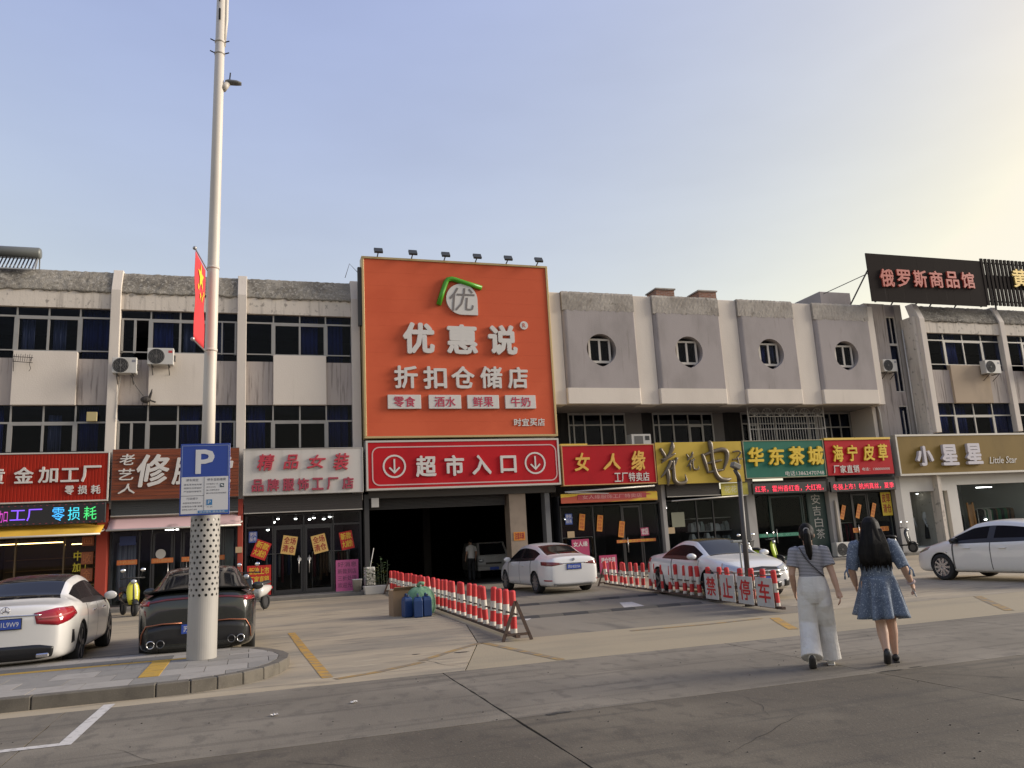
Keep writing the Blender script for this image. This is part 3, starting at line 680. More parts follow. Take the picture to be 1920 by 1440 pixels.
tag(MB().box(26.55, 28.4, 31.5, 33.5, 11.4, 12.85).build('roof_room', render_grey, None, bevel=.02), 'small grey plastered room on the roof beside the dark roof sign', 'roof room')
pipe_m = M('white_plastic_pipe', (0.5, 0.48, 0.44), .5)
for x, lab, r in ((29.93, 'thin white downpipe running down the corner by the stair tower', .035), (30.06, 'dark cable conduit running down beside the white downpipe', .03)):
    tag(MB().tube([(x, 30.1, 3.5), (x, 30.1, 10.6)], r, 8).build('drain_pipe', pipe_m if r > .032 else M('dark_conduit', (.06, .06, .06), .6), None, smooth=True), lab, 'pipe')
tag(MB().tube([(27.75, 29.95, 5.3), (27.7, 29.9, 6.5), (27.62, 29.92, 6.85)], .03, 8).build('drain_pipe', pipe_m, None, smooth=True), 'short white pipe under the right end of the overhang', 'pipe')

# ---------------------------------------------------------------- pavement step in front of the shops
step_m = M('shop_step', (0.17, 0.155, 0.135), 0.85, layers=[((0.11, 0.10, 0.09), 2.0, (1, 1, 1), .45, .7, .6)], bump=(30.0, .004))
for (x0, x1) in ((-17.5, -4.65), (-4.645, 3.9), (11.35, 20.1), (20.105, 45.0)):
    tag(MB().box(x0, x1, 28.92, 30.6, -.05, .12).build('pavement', step_m, None, bevel=.02), kind='structure')

# ================================================================ signboards
YS = 29.30
def MS(n, c, r, **k): return M(n, c, .6, spec=.15, **k)
def sheet_mat(name, c255_, rough=.45, rib=None):
    return M(name, c255(*c255_), rough, spec=.15, layers=[(tuple(v * .82 for v in c255(*c255_)), .9, (1, 1, .5), .4, .7, .6)])
def signboard(label, x0, x1, z0, z1, face, frame, fw=.06, dep=.32, y=YS, ribs=None, name='shop_sign', group='shop signs along the row'):
    t = thing(name, label, 'shop sign', ((x0 + x1) / 2, y, z0), group=group)
    mb = MB().box(x0 + .01, x1 - .01, y + .03, y + dep, z0 + .01, z1 - .01)
    mb.build('box', M('sign_box_side', (.16, .15, .14), .6), t)
    if ribs == 'v':
        mb = MB(); n = int((x1 - x0 - 2 * fw) / .10); w = (x1 - x0 - 2 * fw) / n; pts = []
        for i in range(n): a = x0 + fw + i * w; pts += [(a, y + .022), (a + w * .2, y + .013), (a + w * .8, y + .013), (a + w, y + .022)]
        vs = [(p[0], p[1], z0 + fw) for p in pts] + [(p[0], p[1], z1 - fw) for p in pts]; N = len(pts)
        mb.add(vs, [(i, i + 1, N + i + 1, N + i) for i in range(N - 1)]); mb.build('face', face, t)
    elif ribs == 'h':
        n = int((z1 - z0 - 2 * fw) / .112); w = (z1 - z0 - 2 * fw) / n
        for i in range(n):
            MB().box(x0 + fw, x1 - fw, y + .01 + .004 * (i % 2), y + .029, z0 + fw + i * w + .004, z0 + fw + (i + 1) * w - .004).build('plank', face, t, bevel=.003)
    else:
        MB().box(x0 + fw, x1 - fw, y + .012, y + .029, z0 + fw, z1 - fw).build('face', face, t)
    if frame:
        mb = MB(); mb.box(x0, x1, y - .01, y + dep, z1 - fw, z1); mb.box(x0, x1, y - .01, y + dep, z0, z0 + fw)
        mb.box(x0, x0 + fw, y - .011, y + dep - .01, z0 + fw, z1 - fw); mb.box(x1 - fw, x1, y - .011, y + dep - .01, z0 + fw, z1 - fw)
        mb.build('frame', frame, t, bevel=.006)
    return t
white_letter = M('white_acrylic', (0.56, 0.53, 0.49), 0.4)
gold_letter = M('gold_acrylic', (0.62, 0.36, 0.06), 0.4)
yellow_letter = M('yellow_acrylic', (0.62, 0.42, 0.02), 0.4)
red_letter = M('red_acrylic', (0.42, 0.03, 0.05), 0.4)
letter_side = M('letter_side', (.12, .11, .10), .6)
alu_trim = M('pale_trim', (0.48, 0.45, 0.40), 0.4, 0.2)

# gold works
s = signboard('ribbed red sign with white raised characters above the yellow awning', -8.62, -4.60, 3.56, 5.19, sheet_mat('red_ribbed_sheet', (150, 34, 18)), alu_trim, .05, ribs='v')
chars(s, '黄金加工厂', [(-8.20, 4.72, -7.62, 4.2), (-7.35, 4.72, -6.80, 4.2), (-6.66, 4.72, -6.1, 4.2), (-6.02, 4.66, -5.48, 4.21), (-5.42, 4.73, -4.84, 4.2)], YS + .012, .07, white_letter, .022)
chars(s, '零损耗', [(-5.88, 4.09, -5.62, 3.8), (-5.50, 4.09, -5.23, 3.8), (-5.12, 4.09, -4.84, 3.8)], YS + .012, .04, white_letter, .02)
# foot care
s = signboard('brown plank sign with white brush characters behind the parking sign', -4.54, -.52, 3.55, 5.27, M('brown_wood_plank', c255(122, 56, 20), .6, layers=[(c255(92, 40, 14), 2.0, (.3, 1, 14), .4, .65, .8)]), None, .02, ribs='h')
chars(s, '老艺人', [(-4.30, 5.09, -3.84, 4.72), (-4.32, 4.60, -3.82, 4.22), (-4.32, 4.10, -3.80, 3.77)], YS + .01, .05, white_letter, .012, .12)
chars(s, '修脚', [(-3.77, 5.07, -2.76, 3.97), (-2.68, 4.97, -1.72, 4.02)], YS + .01, .07, white_letter, .022, .15)
chars(s, '堂', [(-1.62, 4.95, -.72, 4.05)], YS + .01, .07, white_letter, .022, .15)
chars(s, '专业修脚店', spread(5, -2.2, -.80, 3.63, 3.87, .15), YS + .01, .03, white_letter, .02)
# boutique
s = signboard('white sign with two rows of red characters beside the orange billboard', -.40, 3.73, 3.57, 5.20, M('white_sign_sheet', (.50, .47, .43), .4, layers=[((.40, .37, .33), 1.5, (2.5, 1, .3), .5, .72, .6)]), M('grey_sign_trim', (.35, .33, .30), .5), .03)
chars(s, '精品女装', [(.06, 5.0, .65, 4.43), (.94, 4.97, 1.47, 4.46), (1.75, 4.95, 2.41, 4.46), (2.66, 4.99, 3.24, 4.38)], YS + .012, .07, red_letter, .02, .2)
chars(s, '品牌服饰工厂店', [(x, 4.13, x + .40, 3.70) for x in (-.11, .40, .92, 1.42, 1.92, 2.44, 2.98)], YS + .012, .06, M('dull_red_acrylic', (.30, .035, .06), .5), .03)
# billboard
orange = M('orange_sheet', c255(200, 94, 63), .65, spec=.12, layers=[(c255(190, 86, 57), .5, (1, 1, 1), .4, .6, .7)])
gold_trim = M('brass_trim', (0.46, 0.34, 0.16), 0.4, 0.35)
bb = thing('billboard', 'huge orange billboard with green roof emblem and white raised characters', 'billboard', (7.58, YS, 5.51))
X0, X1, B0, B1 = 3.80, 11.36, 5.51, 12.54
MB().box(X0 + .02, X1 - .02, YS + .04, YS + .50, B0 + .02, B1 - .02).build('box', M('dark_billboard_side', (.05, .045, .045), .6), bb)
for k in range(13):       # the face is made of lapped horizontal sheets
    h = (B1 - B0 - .16) / 13
    MB().box(X0 + .085, X1 - .085, YS + .012, YS + .039, B0 + .075 + k * h + .001, B0 + .075 + (k + 1) * h - .001).build('panel', orange, bb)
mb = MB(); mb.box(X0, X1, YS - .03, YS + .5, B1 - .09, B1); mb.box(X0, X1, YS - .03, YS + .5, B0, B0 + .08); mb.box(X0, X0 + .09, YS - .031, YS + .49, B0 + .08, B1 - .09); mb.box(X1 - .09, X1, YS - .031, YS + .49, B0 + .08, B1 - .09)
mb.build('frame', gold_trim, bb, bevel=.01)
# emblem: green bent stroke over a drop shaped disc
green = M('green_acrylic', c255(72, 150, 28), .35)
disc = thing; em = MB(); pts = []
em.tube([(6.74, YS - .06, 10.70), (6.90, YS - .06, 11.2), (7.06, YS - .06, 11.62), (7.14, YS - .06, 11.74), (7.30, YS - .06, 11.78), (7.46, YS - .06, 11.75), (7.9, YS - .06, 11.62), (8.5, YS - .06, 11.46)], .10, 8)
eo = em.build('emblem_roof', green, bb, smooth=True)
poly = []; cx, cz, rr = 7.68, 10.96, .63
for k in range(0, 271, 10):
    a = radians(k); poly.append((cx + rr * cos(a), cz + rr * sin(a)))
poly.append((cx + rr, cz - rr))
disc = MB().prism(poly, YS - .07, YS + .012).build('emblem_disc', white_letter, bb)
mb = MB(); write(mb, '优', cx - .50, cx + .52, cz - .48, cz + .46, YS - .071, .012, -.022, .1); mb.build('character', M('grey_line', (.16, .14, .13), .6), disc)
chars(bb, '优惠说', [(5.3, 9.95, 6.52, 8.72), (7.0, 9.92, 8.23, 8.74), (8.67, 9.95, 9.86, 8.74)], YS + .012, .12, white_letter, .035)
mb = MB().lathe([(.0, -.05), (.17, -.05), (.17, .01)], (10.2, YS, 9.98), 'Y', 20); mb.build('emblem_mark', white_letter, bb)
mb = MB(); write(mb, 'R', 10.13, 10.27, 9.89, 10.07, YS - .052, .008, .02); mb.build('character', orange, bb)
chars(bb, '折扣仓储店', [(4.93, 8.25, 5.83, 7.38), (6.04, 8.24, 6.95, 7.36), (7.13, 8.26, 8.05, 7.39), (8.28, 8.27, 9.17, 7.40), (9.40, 8.26, 10.23, 7.40)], YS + .012, .10, white_letter, .025)
for (x0, x1, tx) in ((4.67, 5.92, '零食'), (6.22, 7.47, '酒水'), (7.72, 8.98, '鲜果'), (9.24, 10.49, '牛奶')):
    tb = MB().box(x0, x1, YS - .09, YS + .011, 6.60, 7.13).build('tablet', white_letter, bb, bevel=.008)
    for k in range(2):
        mb = MB(); xa = x0 + .22 + k * .42; write(mb, tx[k], xa, xa + .39, 6.67, 7.06, YS - .092, .012, .012); mb.build('character', M('crimson_print', (.42, .02, .06), .5), tb)
chars(bb, '时宜买店', [(9.57 + k * .325, 6.22, 9.57 + k * .325 + .30, 5.92) for k in range(4)], YS + .012, .03, white_letter, .03)
# entrance sign
en = thing('entrance_sign', 'long red supermarket entrance sign with two circled arrows under the billboard', 'shop sign', (7.6, YS, 3.61), group='shop signs along the row')
R0, R1, Q0, Q1 = 3.84, 11.37, 3.61, 5.43
MB().box(R0 + .02, R1 - .02, YS + .03, YS + .5, Q0 + .02, Q1 - .02).build('box', M('sign_box_side'), en)
MB().box(R0 + .07, R1 - .07, YS + .012, YS + .029, Q0 + .07, Q1 - .07).build('face', MS('crimson_sheet', c255(176, 26, 34), .4, layers=[(c255(150, 22, 30), .8, (1, 1, .6), .4, .7, .6)]), en)
mb = MB(); mb.box(R0, R1, YS - .01, YS + .5, Q1 - .07, Q1); mb.box(R0, R1, YS - .01, YS + .5, Q0, Q0 + .07); mb.box(R0, R0 + .07, YS - .011, YS + .49, Q0 + .07, Q1 - .07); mb.box(R1 - .07, R1, YS - .011, YS + .49, Q0 + .07, Q1 - .07)
mb.build('frame', alu_trim, en)
pink = M('pale_pink_line', (.52, .34, .32), .4)
def rrect(x0, x1, z0, z1, r, y, w):
    pts = []
    for (cx, cz, a0) in ((x1 - r, z1 - r, 0), (x0 + r, z1 - r, 90), (x0 + r, z0 + r, 180), (x1 - r, z0 + r, 270)):
        for k in range(0, 91, 15): pts.append((cx, cz, radians(a0 + k)))
    N = len(pts); o = []; i_ = []
    for cx, cz, a in pts: o.append((cx + r * cos(a), y, cz + r * sin(a))); i_.append((cx + (r - w) * cos(a), y, cz + (r - w) * sin(a)))
    ob = [(p[0], y + .012, p[2]) for p in o]; ib = [(p[0], y + .012, p[2]) for p in i_]
    fs = []
    for k in range(N):
        j = (k + 1) % N
        fs += [(k, j, N + j, N + k), (k, 2 * N + k, 2 * N + j, j), (N + k, N + j, 3 * N + j, 3 * N + k)]
    return MB().add(o + i_ + ob + ib, fs)
rrect(4.05, 11.25, 3.77, 5.20, .28, YS + .001, .045).build('border_line', pink, en)
for cx in (4.87, 10.35):
    rrect(cx - .43, cx + .43, 4.04, 4.90, .43, YS - .0, .065).build('circle', white_letter, en)
    mb = MB(); mb.bar((cx, YS - .005, 4.74), (cx, YS - .005, 4.24), .06, .02, up=(0, 1, 0)); mb.bar((cx - .19, YS - .0055, 4.43), (cx + .02, YS - .0055, 4.22), .06, .02, up=(0, 1, 0)); mb.bar((cx + .19, YS - .0045, 4.43), (cx - .02, YS - .0045, 4.22), .06, .02, up=(0, 1, 0))
    mb.build('arrow', white_letter, en)
chars(en, '超市入口', [(5.66, 4.84, 6.43, 4.05), (6.75, 4.84, 7.50, 4.06), (7.81, 4.83, 8.56, 4.08), (8.93, 4.78, 9.57, 4.12)], YS + .012, .05, white_letter, .028)
# floodlights along the top of the billboard
led_dark = M('floodlight_case', (.035, .037, .034), .45)
ordn = ['first', 'second', 'third', 'fourth', 'fifth', 'sixth']
fl0 = None
for k, px in enumerate((4.42, 5.75, 7.05, 8.33, 9.62, 10.92)):
    if fl0 is None:
        fl0 = thing('floodlight', 'x', 'floodlight', (0, 0, 0), world=False, group='floodlights along the top of the orange billboard')
        mb = MB(); mt = Matrix.Rotation(radians(-38), 4, 'X'); mt.translation = Vector((0, -.36, .16)); mb.obox(mt, .33, .09, .26); mb.build('lamp_body', led_dark, fl0, bevel=.01)
        mb = MB(); mt2 = mt.copy(); mt2.translation = mt.translation + mt.to_3x3() @ Vector((0, .047, 0)); mb.obox(mt2, .26, .006, .19); mb.build('glass', M('floodlight_glass', (.05, .07, .06), .15), fl0)
        MB().bar((0, .05, 0), (0, -.32, .12), .04, .03).build('arm', led_dark, fl0)
        o = fl0
    else: o = copy_tree(fl0)
    o.location = (px, YS + .1, 12.54)
    o['label'] = '%s black floodlight from the left on the top edge of the orange billboard' % ordn[k]

# right hand row of signs
crim = MS('bright_red_sheet', c255(168, 24, 34), .45, layers=[(c255(150, 20, 28), .7, (1, 1, .5), .4, .7, .6)])
s = signboard('red sign with three golden brush characters just right of the billboard', 11.46, 15.54, 3.54, 5.14, crim, M('orange_sign_trim', (.45, .26, .10), .5), .04)
chars(s, '女人缘', [(11.97, 4.83, 12.64, 4.10), (13.20, 4.78, 13.95, 4.13), (14.43, 4.87, 15.08, 4.06)], YS + .012, .05, gold_letter, .022, .15)
chars(s, '工厂特卖店', [(13.66 + k * .315, 4.00, 13.66 + k * .315 + .28, 3.64) for k in range(5)], YS + .012, .03, white_letter, .015)
MB().box(11.46, 12.6, YS + .02, YS + .3, 5.142, 5.20).build('cap_strip', M('yellow_strip', (.6, .4, .05), .5), s)
olive = MS('mustard_sheet', c255(186, 160, 70), .5, layers=[(c255(168, 142, 58), .8, (1, 1, .5), .4, .7, .7)])
bronze = M('bronze_letter', (.13, .105, .075), .40, 0.3)
s = signboard('mustard yellow sign with big uneven bronze relief characters', 15.58, 19.67, 3.47, 5.20, olive, None, .01)
BRUSH = {
    '花': (((.08, .85, .05), (.20, .70, .07), (.27, .60, .02)), ((.55, .98, .04), (.53, .86, .09), (.42, .72, .06), (.25, .60, .05), (.08, .52, .02)), ((.08, .59, .03), (.35, .64, .05), (.62, .73, .03)),
          ((.44, .56, .07), (.32, .42, .07), (.18, .30, .05), (.02, .20, .02)), ((.27, .42, .06), (.29, .20, .08), (.25, .0, .02)), ((.66, .63, .06), (.56, .48, .05), (.36, .35, .02)),
          ((.52, .58, .06), (.50, .28, .07), (.51, .12, .08), (.64, .05, .08), (.84, .06, .07), (.94, .12, .05), (.91, .26, .01))),
    '电': (((.31, .98, .05), (.35, .90, .09), (.37, .65, .07), (.39, .42, .07), (.45, .20, .08), (.58, .08, .09), (.80, .05, .08), (.97, .08, .03)), ((.03, .68, .05), (.10, .48, .07), (.18, .22, .04)),
          ((.06, .64, .04), (.40, .72, .06), (.72, .77, .08), (.90, .71, .09), (.88, .52, .07), (.72, .28, .03)), ((.18, .45, .03), (.45, .49, .05), (.70, .52, .03)), ((.18, .24, .03), (.45, .27, .05), (.72, .29, .03))),
    '子': (((.1, .9, .06), (.6, .96, .08), (.88, .86, .08), (.5, .60, .05)), ((.5, .62, .08), (.56, .25, .09), (.34, .02, .03)), ((.0, .45, .05), (.5, .5, .07), (1.0, .5, .04)))}
def brush_char(par, ch, box, y, mat):
    x0, z1, x1, z0 = box; w, h = x1 - x0, z1 - z0; k = min(w, h); mb = MB()
    for st in BRUSH[ch]:
        p = [Vector(q) for q in st]; sm = []
        for i in range(len(p) - 1):       # smooth the stroke
            a_, b_, c_, d_ = p[max(i - 1, 0)], p[i], p[i + 1], p[min(i + 2, len(p) - 1)]
            for t in (0, .25, .5, .75):
                sm.append(.5 * (2 * b_ + (c_ - a_) * t + (2 * a_ - 5 * b_ + 4 * c_ - d_) * t * t + (3 * b_ - a_ - 3 * c_ + d_) * t ** 3))
        sm.append(p[-1])
        pts = [(x0 + q[0] * w, y - .05, z0 + q[1] * h) for q in sm]; rs = [max(q[2], .012) * k * .92 for q in sm]
        mb.tube(pts, rs, 10)
    return mb.build('character', mat, par, smooth=True)
for ch, bx in zip('花花电子', [(15.68, 5.22, 16.92, 3.40), (16.92, 4.80, 17.52, 4.0), (17.66, 5.25, 19.0, 3.48), (19.12, 4.80, 19.62, 4.08)]): brush_char(s, ch, bx, YS, bronze)
teal = MS('teal_sheet', c255(46, 104, 88), .5, layers=[(c255(40, 92, 76), .8, (1, 1, .5), .4, .7, .7)])
s = signboard('teal green sign with four yellow characters and a phone number', 19.73, 23.83, 3.59, 5.21, teal, M('olive_sign_trim', (.28, .25, .16), .6), .035)
chars(s, '华东茶城', [(19.88, 4.92, 20.66, 4.10), (20.88, 4.9, 21.70, 4.12), (21.93, 4.92, 22.73, 4.09), (22.90, 4.91, 23.72, 4.09)], YS + .012, .10, yellow_letter, .03, .08)
mb = MB(); write(mb, '电话13862470748', 21.70, 23.70, 3.66, 3.87, YS + .011, .006, .01); mb.build('lettering', white_letter, s)
s = signboard('small red sign with four yellow characters next to the teal one', 23.90, 27.50, 3.61, 5.17, crim, None, .01)
chars(s, '海宁皮草', [(24.26, 4.95, 24.80, 4.20), (25.04, 4.94, 25.57, 4.22), (25.88, 4.95, 26.50, 4.22), (26.70, 4.96, 27.24, 4.21)], YS + .012, .06, yellow_letter, .022, .1)
chars(s, '厂家直销', [(24.21 + k * .35, 4.05, 24.21 + k * .35 + .31, 3.71) for k in range(4)], YS + .012, .03, white_letter, .015)
mb = MB(); write(mb, '电话：1380000000', 25.75, 27.27, 3.78, 3.92, YS + .011, .005, .0); mb.build('lettering', white_letter, s)
MB().box(23.90, 27.50, YS - .02, YS + .3, 5.172, 5.27).build('cap_strip', M('yellow_strip'), s)
khaki = MS('khaki_sheet', c255(124, 102, 54), .5, layers=[(c255(108, 88, 46), .8, (1, 1, .5), .4, .7, .7)])
s = signboard('long khaki sign with white relief characters and small English script', 27.80, 38.6, 3.49, 5.38, khaki, alu_trim, .09)
chars(s, '小星星', [(28.76, 4.82, 29.72, 3.91), (30.23, 4.87, 31.18, 3.90), (31.69, 4.90, 32.63, 3.92)], YS + .012, .14, M('lilac_white_acrylic', (.50, .47, .50), .4), .035)
mb = MB(); write(mb, 'Little Star', 33.14, 34.86, 3.93, 4.26, YS + .011, .02, .008, .25); mb.build('lettering', white_letter, s)
# roof sign
YR = 29.0
rs = thing('roof_sign', 'streaked dark brown roof sign with red characters above the right terrace', 'roof sign', (30.8, YR, 11.6))
dk = M('dark_brown_sheet', (.024, .019, .017), .85, spec=.08, layers=[((.07, .06, .055), 3.0, (4.0, 1, .12), .62, .78, .8)])
xr = lambda x: x
for k in range(7):
    a = 27.35 + k * .995
    MB().box(a + .002, a + .993, YR, YR + .05, 11.62, 13.98).build('panel', dk, rs)
chars(rs, '俄罗斯商品馆', [(27.95 + k * .985, 13.22 + .02 * k, 27.95 + k * .985 + .80, 12.34 + .03 * k) for k in range(6)], YR, .08, M('brick_red_letter', (.42, .07, .045), .5), .022)
mb = MB()
for x in (27.6, 30.0, 32.4, 34.0):
    mb.bar((x, YR + .08, 11.6), (x, YR + .08, 13.9), .06, .06); mb.bar((x, YR + .1, 13.4), (x, YR + 2.2, 11.5), .05, .05)
mb.bar((27.4, YR + .1, 13.0), (26.7, YR + 2.4, 12.7), .03, .03)
mb.build('strut', M('sign_steel', (.08, .075, .07), .6), rs)
rs2 = thing('roof_sign', 'dark slatted roof sign with one gold character at the far right', 'roof sign', (37.5, YR, 11.6))
for k in range(24):
    a = 34.36 + k * .255
    MB().box(a, a + .15, YR - .02, YR + .05, 11.70, 14.12).build('slat', dk, rs2)
mb = MB(); mb.box(34.34, 40.5, YR + .06, YR + .1, 11.9, 11.96); mb.box(34.34, 40.5, YR + .06, YR + .1, 12.6, 13.3); mb.box(34.34, 40.5, YR + .06, YR + .1, 13.9, 13.96)
for x in (35, 37.5, 40): mb.bar((x, YR + .12, 11.5), (x, YR + .12, 14.0), .06, .06)
mb.build('strut', M('sign_steel'), rs2)
chars(rs2, '黄金', [(36.2, 13.65, 37.2, 12.68), (37.6, 13.65, 38.6, 12.68)], YR - .02, .08, M('gold_metal_letter', (.45, .33, .10), .35, .4), .02)
# ================================================================ shopfronts
YF = 30.0
def interior(par, x0, x1, zt, dep=5.5, wall=(.06, .057, .055), floor=(.10, .095, .09)):
    wm = M('shop_wall_%d_%d' % (int(wall[0] * 1000), int(wall[2] * 1000)), wall, .9, spec=.08); fm = M('shop_floor_%d' % int(floor[0] * 1000), floor, .7, spec=.15)
    mb = MB()
    mb.box(x0, x0 + .06, YF + .2, YF + dep, .13, zt + .4); mb.box(x1 - .06, x1, YF + .2, YF + dep, .13, zt + .4); mb.box(x0 + .06, x1 - .06, YF + dep - .06, YF + dep, .13, zt + .4)
    mb.box(x0 + .06, x1 - .06, YF + .2, YF + dep - .06, zt + .34, zt + .4)
    mb.build('interior', wm, par)
    MB().box(x0 + .06, x1 - .06, YF + .12, YF + dep - .06, .05, .13).build('floor', fm, par)
handle_m = M('steel_handle', (.5, .48, .45), .3, .8)
def shopfront(label, x0, x1, zt, splits, doors=(), transom=None, frame=None, fw=.05, inter=True, gl=None, name='shopfront', group='glazed shopfronts along the row', **kw):
    frame = frame or frame_dk
    t = thing(name, label, 'shopfront', ((x0 + x1) / 2, YF, .12), group=group)
    mb = MB(); e = [x0] + list(splits) + [x1]
    mb.box(x0, x1, YF - .03, YF + .07, zt - fw, zt); mb.box(x0, x1, YF - .03, YF + .07, .121, .121 + fw)
    for i, x in enumerate(e):
        w = fw * (1.0 if i in (0, len(e) - 1) else .9); xx = min(max(x, x0 + w / 2), x1 - w / 2)
        mb.box(xx - w / 2, xx + w / 2, YF - .032, YF + .068, .121 + fw, zt - fw)
    if transom:
        for a, c in zip(e[:-1], e[1:]): mb.box(a + fw * .7, c - fw * .7, YF - .028, YF + .06, transom - .03, transom + .03)
    mb.build('frame', frame, t)
    for i, (a, c) in enumerate(zip(e[:-1], e[1:])):
        zz = transom if transom else zt - fw
        if i in doors:
            mb = MB(); A, B, Zt = a + .04, c - .04, zz - .035
            mb.box(A, A + .07, YF - .01, YF + .04, .18, Zt); mb.box(B - .07, B, YF - .01, YF + .04, .18, Zt); mb.box(A + .07, B - .07, YF - .01, YF + .04, Zt - .08, Zt); mb.box(A + .07, B - .07, YF - .01, YF + .04, .18, .30)
            d = mb.build('door', frame, t)
            glaze(d, A + .07, B - .07, .30, Zt - .08, YF + .01, gl or shop_glass)
            hx = (B - .14) if i == doors[0] and len(doors) > 1 else (A + .14)
            mb = MB(); mb.tube([(hx, YF - .07, .85), (hx, YF - .07, 1.45)], .016, 8)
            for z in (.9, 1.4): mb.tube([(hx, YF - .07, z), (hx, YF + .01, z)], .012, 6)
            mb.build('handle', handle_m, d, smooth=True)
        else: glaze(t, a + fw * .6, c - fw * .6, .17, zz - .0305, YF + .01, gl or shop_glass)
        if transom: glaze(t, a + fw * .6, c - fw * .6, transom + .031, zt - fw, YF + .0105, gl or shop_glass)
    if inter: interior(t, x0 + .02, x1 - .02, zt, **kw)
    return t
def lamp_bulb(x, y, z, r, col=(1, .95, .88), st=9.0, label='', name='ceiling_lamp', group=None):
    m = M('lit_lamp_%d_%d' % (int(col[2] * 100), int(st)), (.8, .8, .8), emit=col, estr=st)
    t = thing(name, label, 'lamp', (x, y, z), group=group)
    MB().lathe([(r * .55, r * 1.6), (r * 1.05, r * 1.4), (r * 1.15, .0), (r * 1.05, -.0)], (x, y, z), n=12).build('shade', M('lamp_shade', (.3, .3, .3), .5), t, smooth=True)
    MB().ell((x, y, z - r * .15), (r, r, r * .7), 12, 8).build('bulb', m, t, smooth=True)
    return t
def tube_lamp(x0, x1, y, z, label, st=7.0, group=None):
    t = thing('tube_lamp', label, 'lamp', ((x0 + x1) / 2, y, z), group=group)
    MB().box(x0, x1, y - .05, y + .05, z, z + .05).build('fitting', M('lamp_shade'), t)
    MB().tube([(x0 + .03, y, z - .025), (x1 - .03, y, z - .025)], .02, 8).build('tube', M('lit_tube', (.8, .8, .8), emit=(1, .97, .92), estr=st), t, smooth=True)
    return t
def garment(par, x, y, z, w, h, mat, name='garment'):
    n = 10; rings = []
    for (zz, ww, dd) in ((z - h, w, .05), (z - h * .5, w * .92, .06), (z - .12, w * 1.0, .05), (z - .05, w * .85, .045), (z, w * .2, .03)):
        rings.append([(x + dd * 1.1 * cos(2 * pi * k / n), y + ww / 2 * sin(2 * pi * k / n), zz) for k in range(n)])
    MB().loft(rings).build(name, mat, par, smooth=True)
garm = [M('cloth_%s' % n, c, .9) for n, c in (('black', (.02, .02, .022)), ('wine', (.13, .02, .03)), ('cream', (.42, .38, .32)), ('navy', (.02, .03, .08)), ('brown', (.14, .08, .045)), ('grey', (.2, .2, .21)), ('green', (.03, .12, .06)))]
def rack(x0, x1, y, label, pal, zt=1.55, seed=0):
    rnd = random.Random(seed)
    t = thing('clothes_rack', label, 'clothes rack', ((x0 + x1) / 2, y, .13))
    mb = MB()
    for x in (x0, x1): mb.tube([(x, y, .13), (x, y, zt)], .018, 7); mb.bar((x, y - .22, .15), (x, y + .22, .15), .03, .03)
    mb.tube([(x0, y, zt), (x1, y, zt)], .016, 7); mb.build('rail', handle_m, t)
    n = int((x1 - x0) / .11)
    for k in range(n): garment(t, x0 + .08 + k * (x1 - x0 - .16) / max(n - 1, 1), y, zt - .03, rnd.uniform(.40, .5), rnd.uniform(.7, 1.05), garm[pal[rnd.randrange(len(pal))]])
    return t

# side piers between shops
red_pier = M('red_painted_pier', c255(150, 52, 34), .7, layers=[(c255(110, 38, 26), 1.4, (1, 1, .5), .45, .7, .6)])
grey_pier = M('grey_pier', (.34, .32, .30), .8, layers=[((.25, .235, .22), 1.4, (1, 1, .4), .45, .7, .7)])
def pier(x0, x1, y0, y1, z0, z1, mat, label, group='narrow piers between the shopfronts'):
    return tag(MB().box(x0, x1, y0, y1, z0, z1).build('shop_pier', mat, None, bevel=.01), label, 'pier', group)
pier(-4.95, -4.62, 29.62, 30.3, .12, 3.5, red_pier, 'dull red pier left of the foot care shop under the brown sign')
pier(-.56, -.39, 29.62, 30.3, .12, 3.5, red_pier, 'orange red pier between the brown and the white signed shops')
pier(15.92, 16.10, 29.75, 30.3, .12, 3.6, grey_pier, 'pale grey pier left of the mustard signed shop')
pier(19.92, 20.32, 29.72, 30.3, .12, 3.6, grey_pier, 'pale grey pier between the mustard and teal signed shops')
pier(24.12, 24.58, 29.72, 30.3, .12, 3.6, grey_pier, 'pale grey pier between the teal and small red signed shops, with a drainpipe')
pier(27.75, 28.10, 29.72, 30.3, .12, 3.6, grey_pier, 'dark grey pier left of the white clothes shop')
tag(MB().tube([(24.35, 29.66, .2), (24.35, 29.66, 1.5), (24.36, 29.66, 2.4), (24.36, 29.68, 2.55)], [.07, .07, .055, .03], 9).build('drain_pipe', M('grimy_pipe', (.30, .26, .21), .7), None, smooth=True), 'grimy thick pipe on the pier beside the tea shop', 'pipe')

# --- gold works (left edge)
s0 = shopfront('gold workshop front with glowing warm display edges under the yellow awning', -8.75, -4.95, 2.55, [-7.35, -5.95], inter=True, frame=M('bronze_shop_frame', (.10, .07, .035), .35, .4), wall=(.16, .12, .075), floor=(.2, .17, .13), dep=4.0)
warm = (1.0, .62, .22)
glow = M('warm_led_strip', (.8, .6, .3), emit=warm, estr=9.0)
def strip(x, y, z0, z1, label): tag(MB().box(x, x + .035, y, y + .03, z0, z1).build('light_strip', glow), label, 'light strip', 'warm light strips in the gold workshop')
strip(-6.02, 30.25, .6, 2.35, 'tall warm glowing strip at the right of the gold workshop display'); strip(-8.3, 30.25, 1.2, 2.3, 'warm glowing strip at the left end of the gold workshop')
tag(MB().box(-8.28, -6.05, 30.25, 30.28, 2.30, 2.33).build('light_strip', glow), 'horizontal warm glowing strip along the top of the gold workshop display', 'light strip', 'warm light strips in the gold workshop')
tag(MB().box(-5.85, -5.2, 30.6, 30.63, 2.22, 2.25).build('light_strip', glow), 'short warm glowing strip behind the yellow characters', 'light strip', 'warm light strips in the gold workshop')
